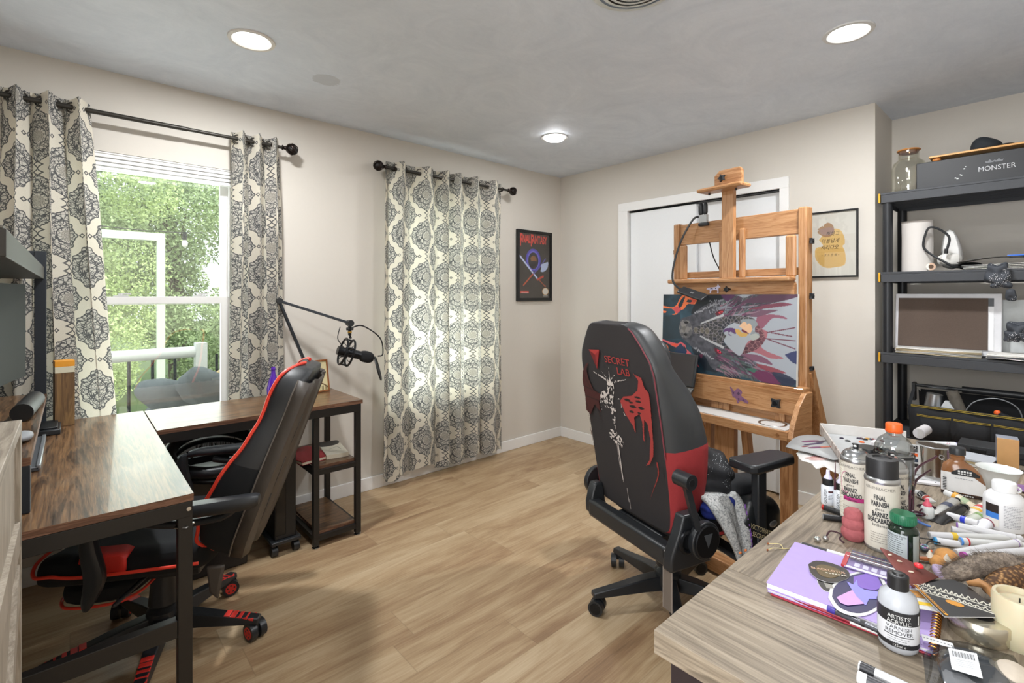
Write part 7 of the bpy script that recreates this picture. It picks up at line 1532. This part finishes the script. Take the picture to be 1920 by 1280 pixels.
# spectacles
t = thing('eyeglasses', 'dark burgundy spectacles standing with both temples raised before the metal can', 'glasses', (-1.859, -2.897, 0.762)); so = Vector((-1.859, -2.897, 0.762)); BG = M('452030', .25)
def V3(*p): return Vector(p)-so
g = G(); g.tube([V3(*(-1.862, -2.893, 0.767)), V3(*(-1.842, -2.891, 0.813)), V3(*(-1.797, -2.891, 0.852)), V3(*(-1.734, -2.894, 0.865)), V3(*(-1.659, -2.908, 0.869)), V3(*(-1.621, -2.916, 0.873))], .0030, BG, 8); g.build('temple', t)
g = G(); g.tube([V3(*(-1.851, -2.897, 0.769)), V3(*(-1.823, -2.894, 0.815)), V3(*(-1.779, -2.894, 0.837)), V3(*(-1.725, -2.902, 0.843)), V3(*(-1.673, -2.909, 0.844))], .0028, BG, 8); g.build('temple', t)
for dx in (0, 1):
    c_ = V3(*((-1.862, -2.905, 0.779) if not dx else (-1.792, -2.917, 0.779))); g = G(); g.torus(c_, .022, .0024, BG, ax=(.5, .1, .86), seg=26, ry=.016); rm = g.build('rim', t); g = G(); g.sph(c_, (.021, .015, .0012), thin_glass('lens_glass', 'f0f4ff', .12, .97), 20, 8); g.build('lens', rm)
g = G(); g.tube([V3(*(-1.847, -2.911, 0.782)), V3(*(-1.843, -2.914, 0.786)), V3(*(-1.820, -2.914, 0.782))], .002, BG); g.build('bridge', t)
# metal can, tile, chips
def c1(g): g.torus((0, 0, .098), .0425, .0026, SILV, seg=44); g.torus((0, 0, .096), .036, .0020, M('8e8579', .25, .9), seg=40); g.lathe([(.001, .086), (.034, .087), (.0345, .095), (.042, .0975)], M('9b958a', .25, .9), seg=40, cap=False)
TINM = M('a8a196', .18, .95); bottle('paint_can', 'open topped round metal can behind the spectacles', 'can', (-1.432, -2.886, 0.7605), [(.001, 0), (.041, 0), (.0425, .003), (.0415, .006), (.0415, .092), (.043, .095), (.043, .098)], TINM, 0, 44, (('rim', c1), ('wire_ear', lambda g: (g.torus((.018, -.041, .074), .006, .0014, SILV, ax=(0, 1, 0), seg=14), g.tube([(.020, -.043, .074), (.032, -.038, .04), (.042, -.02, .025)], .0012, SILV, 5)))))
def flatbox(name, lab, cat, P, h, m, top=None, marks=()):
    c = sum((Vector(p) for p in P), Vector())/len(P); t = thing(name, lab, cat, c); g = G(); g.prism([(Vector(p)-c).to_2d()[:] for p in P], 0, h, m); g.build('body', t, smooth=0, bev=.0008)
    for k, (fx, fy, a, b, mm) in enumerate(marks): g = G(); p = Vector(loc2(P, fx, fy))-c; g.prism([(p.x+a*math.cos(q)*(1+.3*math.sin(3*q+k)), p.y+b*math.sin(q)*(1+.3*math.sin(2*q+k))) for q in np.linspace(0, 2*PI, 12)[:-1]], h, h+.0012, mm); g.build('paint_mark', t, smooth=0)
    return t
flatbox('ceramic_tile', 'white ceramic tile with ink marks in front of the metal can', 'tile', [(-1.554, -2.858, 0.762), (-1.522, -2.931, 0.762), (-1.382, -2.919, 0.762), (-1.408, -2.844, 0.762)], .006, M('e4e3e6', .3), marks=[(.3, .5, .004, .0015, INK), (.45, .6, .003, .002, INK), (.6, .4, .006, .0008, INK), (.2, .35, .002, .002, INK)])
t = thing('swatch_card', 'upright white card with black and orange print left of the metal can', 'card', (-1.478, -2.847, 0.7605)); t.rotation_euler = (-.12, 0, toward(tuple(t.location), .3))
g = G(); g.box(-.014, .014, -.002, .002, 0, .098, M('dddfe0', .5)); g.build('card', t, smooth=0); g = G(); [g.box(-.011, .008, -.0028, -.002, z, z+.010, m) for z, m in ((.085, INK), (.075, M('55585c', .5)), (.062, ORG), (.045, M('2a3a50', .5)), (.03, INK))]; g.torus((0, -.003, .090), .004, .001, WHT, ax=(0, 1, 0), seg=14); g.build('print', t, smooth=0)
# amber varnish bottle
AMB = M('a3704a', .15, 0, .15, Transmission_Weight=.35)
def a1(g): g.lathe([(.0165, .112), (.0185, .113), (.0185, .130), (.0175, .132), (.001, .1325)], M('2b2d30', .4), c=(-.012, 0, 0), seg=32)
def a2(g):
    g.loft([[(-.048+.094*i/12, -.0235-.0035*math.sin(PI*i/12), z) for z in (.010, .040+.024*(1 if i < 8 else (12-i)/4.0))] for i in range(13)], M('dcdcdc', .45), close=False)
    g.loft([[(-.026+.060*i/10, -.0262-.0030*math.sin(PI*(i+2)/13), z) for z in (.060-.0, .060+.020*math.sin(PI*(i+1)/12))] for i in range(11)], BLK, close=False)
    [g.box(-.012+.006*k, -.0075+.006*k, -.0306, -.030, z, z+h_, WHT) for z, h_ in ((.069, .005), (.064, .0025)) for k in range(5)]
    [g.box(-.018+.0055*k, -.014+.0055*k, -.0285, -.028, .050, .0515, GRY) for k in range(7)]; g.loft([[(.048*(-1+2*i/12), -.0262-.0040*math.sin(PI*i/12), z) for z in (.0015, .0095)] for i in range(13)], M('2a1c18', .3), close=False); [g.box(-.008+.005*k, -.0045+.005*k, -.0312, -.0305, .004, .007, WHT) for k in range(6)]
    for k in range(8): g.box(-.044, -.036, -.0262, -.0255, .014+k*.0045, .016+k*.0045, INK)
t = thing('amber_varnish_bottle', 'amber oil bottle with sloping shoulders, white label and black cap', 'bottle', (-1.549, -2.964, 0.7605), rz=toward((-1.549, -2.964, 0.7605), .05))
g = G(); rr = []
for z, xa, xb, d in ((0, -.046, .046, .022), (.004, -.049, .049, .025), (.040, -.049, .047, .025), (.065, -.047, .038, .024), (.082, -.043, .022, .021), (.090, -.034, .010, .017), (.097, -.027, .003, .0145), (.104, -.029, .005, .016), (.107, -.029, .005, .016), (.108, -.026, .003, .014), (.116, -.026, .003, .014)):
    rr.append([((xa+xb)/2+(xb-xa)/2*math.copysign(abs(math.cos(q))**.75, math.cos(q)), d*math.copysign(abs(math.sin(q))**.75, math.sin(q)), z) for q in np.linspace(0, 2*PI, 29)[:-1]])
g.loft(rr, AMB); g.build('body', t); g = G(); a1(g); g.build('black_cap', t); g = G(); a2(g); g.build('label', t, smooth=30)
# white cup, white bottle
t = thing('white_cup', 'flared white porcelain cup right of the amber bottle', 'cup', (-1.459, -3.032, 0.7605)); g = G(); g.lathe([(.001, .002), (.022, 0), (.023, .004), (.029, .014), (.040, .048), (.049, .070), (.0498, .0705), (.0475, .069), (.038, .048), (.027, .016), (.001, .010)], M('dfe3e1', .15), seg=48); g.build('bowl', t)
g = G(); [g.sph((.0345*math.sin(a), -.0345*math.cos(a), .034), (.006, .003, .006), M('b9bfc4', .3), 10, 6) for a in np.linspace(-1.2, 1.2, 7)]; g.build('floral_pattern', t)
def w1(g): g.lathe([(.021, .092), (.0225, .093), (.0225, .112), (.021, .114), (.001, .1145)], M('e9e9ea', .35), seg=36); g.torus((.0225, 0, .100), .006, .0022, WHT, ax=(0, 1, 0), seg=14)
def w2(g):
    R = .0385; cylband(g, R, .044, .064, M('2b2422', .4), -.95, -.25, e=.0008); cylband(g, R, .030, .044, M('3f7fd0', .4), -.95, -.25, e=.0008); cylband(g, R, .012, .030, M('e4e2da', .4), -.95, -.25, e=.0008)
    [cyldash(g, R, .066-.0036*k, .036, .0012, M('9a9aa2', .6), k, x=.017) for k in range(15)]
bottle('white_plastic_bottle', 'large white plastic bottle with a black and blue label block', 'bottle', (-1.752, -3.058, 0.7605), [(.001, .001), (.034, 0), (.038, .004), (.0385, .01), (.0385, .070), (.037, .077), (.030, .086), (.021, .091), (.0205, .098)], M('e6e6e8', .4, 0, .02), 0, 40, (('flip_cap', w1), ('label', w2)))
g = G(); g.sph((0, 0, 0), (.035, .03, .004), M('8d6aa0', .4)); tag(g.build('purple_disc'), 'flat purple disc behind the white bottle at the right edge', 'disc', loc=(-1.380, -3.078, 0.766))
# back of the desk
t = thing('kraft_box', 'small kraft cardboard box with a silver top at the back of the desk', 'box', (-1.165, -3.035, .7612), rz=.12); g = G(); g.box(-.026, .026, -.026, .026, 0, .103, lambda i: M('c79a62', .5) if i == 0 else (M('a9aebb', .3, .4) if i in (5,) else M('77757c', .35, .2))); g.build('carton', t, smooth=0, bev=.001)
def rockf(q): return q*(1+.16*math.sin(q.x*60)*math.sin(q.z*45+1)+.10*math.sin(q.y*80+q.z*70))
def m_rock(): n = NT('salt_rock'); v = n.vec(*n.coords()); f = n.noise(v, 45, 5, .7); return n.set(n.ramp(f, [(.3, '8c4a35'), (.5, 'c47f62'), (.7, 'e0b49c')]), .6, f, .7, .004, Subsurface_Weight=.1)
g = G(); g.sph((0, 0, 0), (.042, .042, .082), m_rock(), 30, 22, .85, rockf); tag(g.build('salt_rock_lamp', smooth=30), 'rough pink orange salt rock at the right edge behind the cup', 'rock', loc=(-1.215, -3.125, .846))
for k, (dx, m_, lab) in enumerate(((0, M('d8d6d2', .6), 'thin white booklet at the bottom of the small stack beside the kraft box'), (.004, M('c9b98f', .6), 'tan booklet in the middle of the small stack beside the kraft box'), (-.003, M('b6bac0', .4), 'grey plastic sleeve on top of the small stack beside the kraft box'))):
    g = G(); g.box(-.05, .05, -.055, .055, 0, .0075, m_); tag(g.build('booklet', smooth=0, bev=.001), lab, 'booklet', 'booklets in the small stack', loc=(-1.175+dx, -2.955, .7615+k*.0082), rz=-.25+k*.06)
t = thing('black_tool_case', 'flat black case with latches along the back edge of the desk', 'case', (-1.030, -3.06, .7612), rz=0); g = G(); g.box(-.055, .055, -.28, .155, 0, .038, BLKP); g.box(-.057, -.055, -.28, .155, .018, .021, BLKM); g.build('shell', t, smooth=0, bev=.004)
for y in (-.2, -.05, .10): g = G(); g.box(-.0605, -.055, y-.02, y+.02, .012, .030, BLKM); g.build('latch', t, smooth=0, bev=.001)
t = thing('caulk_tube', 'white printed cartridge lying on its side with a pale green tip', 'tube', (-1.150, -2.815, .7800)); t.rotation_euler = (0, 0, -.80); g = G(); g.cyl((0, 0, 0), (.115, 0, 0), .0185, M('dcdde3', .4), seg=28); g.build('barrel', t, bev=.001)
g = G(); g.cyl((.115, 0, 0), (.118, 0, 0), .0185, M('5a4a90', .4), seg=24); g.cyl((.118, 0, 0), (.140, 0, 0), .014, M('b9d29a', .4), r1=.006, seg=20); g.build('green_tip', t)
g = G(); X = T((.055, -.0135, .0135), rx=PI/4); g.X = X; [g.box(-.035+.005*k, -.0335+.005*k, -.005, .004, 0, .0006, M('a4a6b8', .5)) for k in range(9)]; [g.bar((.028+a*.008, -.0, .0004), (.028+b*.008, c_*.006, .0004), .0008, .0006, M('c9506a', .5)) for a, b, c_ in ((-1, 0, 1), (0, 1, 1), (-1, 0, -1))]; g.build('print', t, smooth=0)
g = G(); g.cyl((0, 0, 0), (.09, .02, 0), .019, M('c9c6c8', .5), seg=26); g.cyl((-.001, 0, 0), (0, 0, 0), .016, M('b9b6b4', .6), seg=24); tag(g.build('white_roll'), 'fat white roll pointing its round end at the room behind the cartridge', 'roll', loc=(-1.06, -2.795, .806), rz=-.3)
# palettes at the far left corner
TA = Vector((-1.178, -2.502, .766)); el_, ew = Vector((-.915, -.403, 0)), Vector((.403, -.915, 0)); PZ = math.atan2(el_.y, el_.x)
t = thing('palette_tray', 'white paint tray with raised smeared walls overhanging the far left corner of the desk', 'palette', TA, rz=PZ); TW = M('e6e4e1', .4, 0, .05)
def m_smear():
    n = NT('smeared_wall'); v = n.vec(*n.coords()); f = n.noise(v, 70, 5, .8); h = n.noise(v, 14, 3); return n.set(n.ramp(f*.6+h*.4, [(.36, '4a3530'), (.44, 'a89890'), (.52, 'cfc6be'), (.75, 'ded8d2')]), .5)
SM = m_smear()
g = G(); g.box(0, .46, 0, .28, 0, .004, M('b3b5b6', .5, 0, .12, 0, 30)); g.build('tray_floor', t, smooth=0)
g = G(); g.box(0, .46, -.004, .0, 0, .042, SM); g.build('left_wall', t, smooth=0, bev=.001); g = G(); g.box(-.004, 0, -.004, .28, 0, .042, TW); g.build('far_wall', t, smooth=0, bev=.001)
rn = random.Random(12)
for k in range(16): g = G(); x, y = (.03+.02*rn.random(), .12+.010*k) if k < 8 else (.06+.035*(k-8), .06+.014*(k-8)); g.sph((x, y, .0055), (.006+.005*rn.random(), .005+.004*rn.random(), .0035), M(rn.choice(['1d1b26', '2b2438', 'b9872a', '7a2a28', '1c1c20', '50303a']), .35), 12, 8, 1, lambda q: q*(1+.3*math.sin(q.x*600))); g.build('paint_dab', t)
g = G(); g.sph((.09, .12, .006), (.012, .009, .003), M('ee6a2a', .4)); g.build('paint_dab', t)
g = G(); g.sph((0, 0, 0), (.022, .015, .013), M('dcd8da', .6), 18, 12, .8, lambda q: q*(1+.2*math.sin(q.x*300+q.y*200))); tag(g.build('crumpled_wipe', smooth=30), 'crumpled white wipe with a dark red spot in the paint tray', 'tissue', loc=(-1.245, -2.70, .782))
def sheetp(name, lab, P, z, m, marks=(), wav=.004):
    c = sum((Vector(p) for p in P), Vector())/len(P); c.z = z; t = thing(name, lab, 'palette', c); P = [tuple(p) for p in catmull(list(P)+[P[0]], 3)][:-1]
    g = G(); n = len(P); V = [(0, 0, wav)]+[((Vector(p)-c).x, (Vector(p)-c).y, wav*math.sin(i*1.7)) for i, p in enumerate(P)]; g.add(V, [(0, 1+i, 1+(i+1) % n) for i in range(n)], m); g.build('sheet', t, sol=.002, smooth=60)
    for k, (fx, fy, a, b, rz, mm) in enumerate(marks): g = G(); p = Vector(loc2(P, fx, fy))-c; g.X = T((p.x, p.y, wav+.0015), rz=rz); g.sph((0, 0, 0), (a, b, .0012), mm, 14, 6); g.build('paint_smear', t)
C4 = [M(c_, .45) for c_ in ('6b3a5a', '3a2f50', 'b0563a', '8a3a44', 'c98a5a', '4a3a48')]
sheetp('grey_palette_paper', 'grey palette sheet with purple and orange smears jutting past the desk corner', [(-1.519, -2.486, 0.778), (-1.336, -2.469, 0.778), (-1.281, -2.547, 0.778), (-1.533, -2.658, 0.778), (-1.532, -2.571, 0.778)], .7795, M('a2a3a3', .5), [(.35, .5, .035, .008, -.5, C4[0]), (.5, .6, .05, .007, -.4, C4[1]), (.45, .4, .03, .005, -.6, C4[2]), (.6, .7, .04, .009, -.5, C4[0]), (.3, .65, .02, .004, -.4, C4[3]), (.7, .55, .03, .005, -.3, C4[5])], .0008)
sheetp('white_palette_film', 'torn white palette film with a pinkish swirl lying on the desk corner', [(-1.535, -2.526, 0.768), (-1.443, -2.544, 0.768), (-1.454, -2.614, 0.768), (-1.629, -2.687, 0.768), (-1.647, -2.665, 0.768), (-1.618, -2.640, 0.768), (-1.652, -2.622, 0.768), (-1.608, -2.593, 0.768), (-1.607, -2.566, 0.768)], .7690, M('e0dedb', .5), [(.5, .5, .05, .012, -.5, M('c4a09c', .5)), (.6, .6, .04, .006, -.4, M('8f5a62', .5)), (.45, .65, .03, .006, -.6, M('b98a80', .5))], .0012)
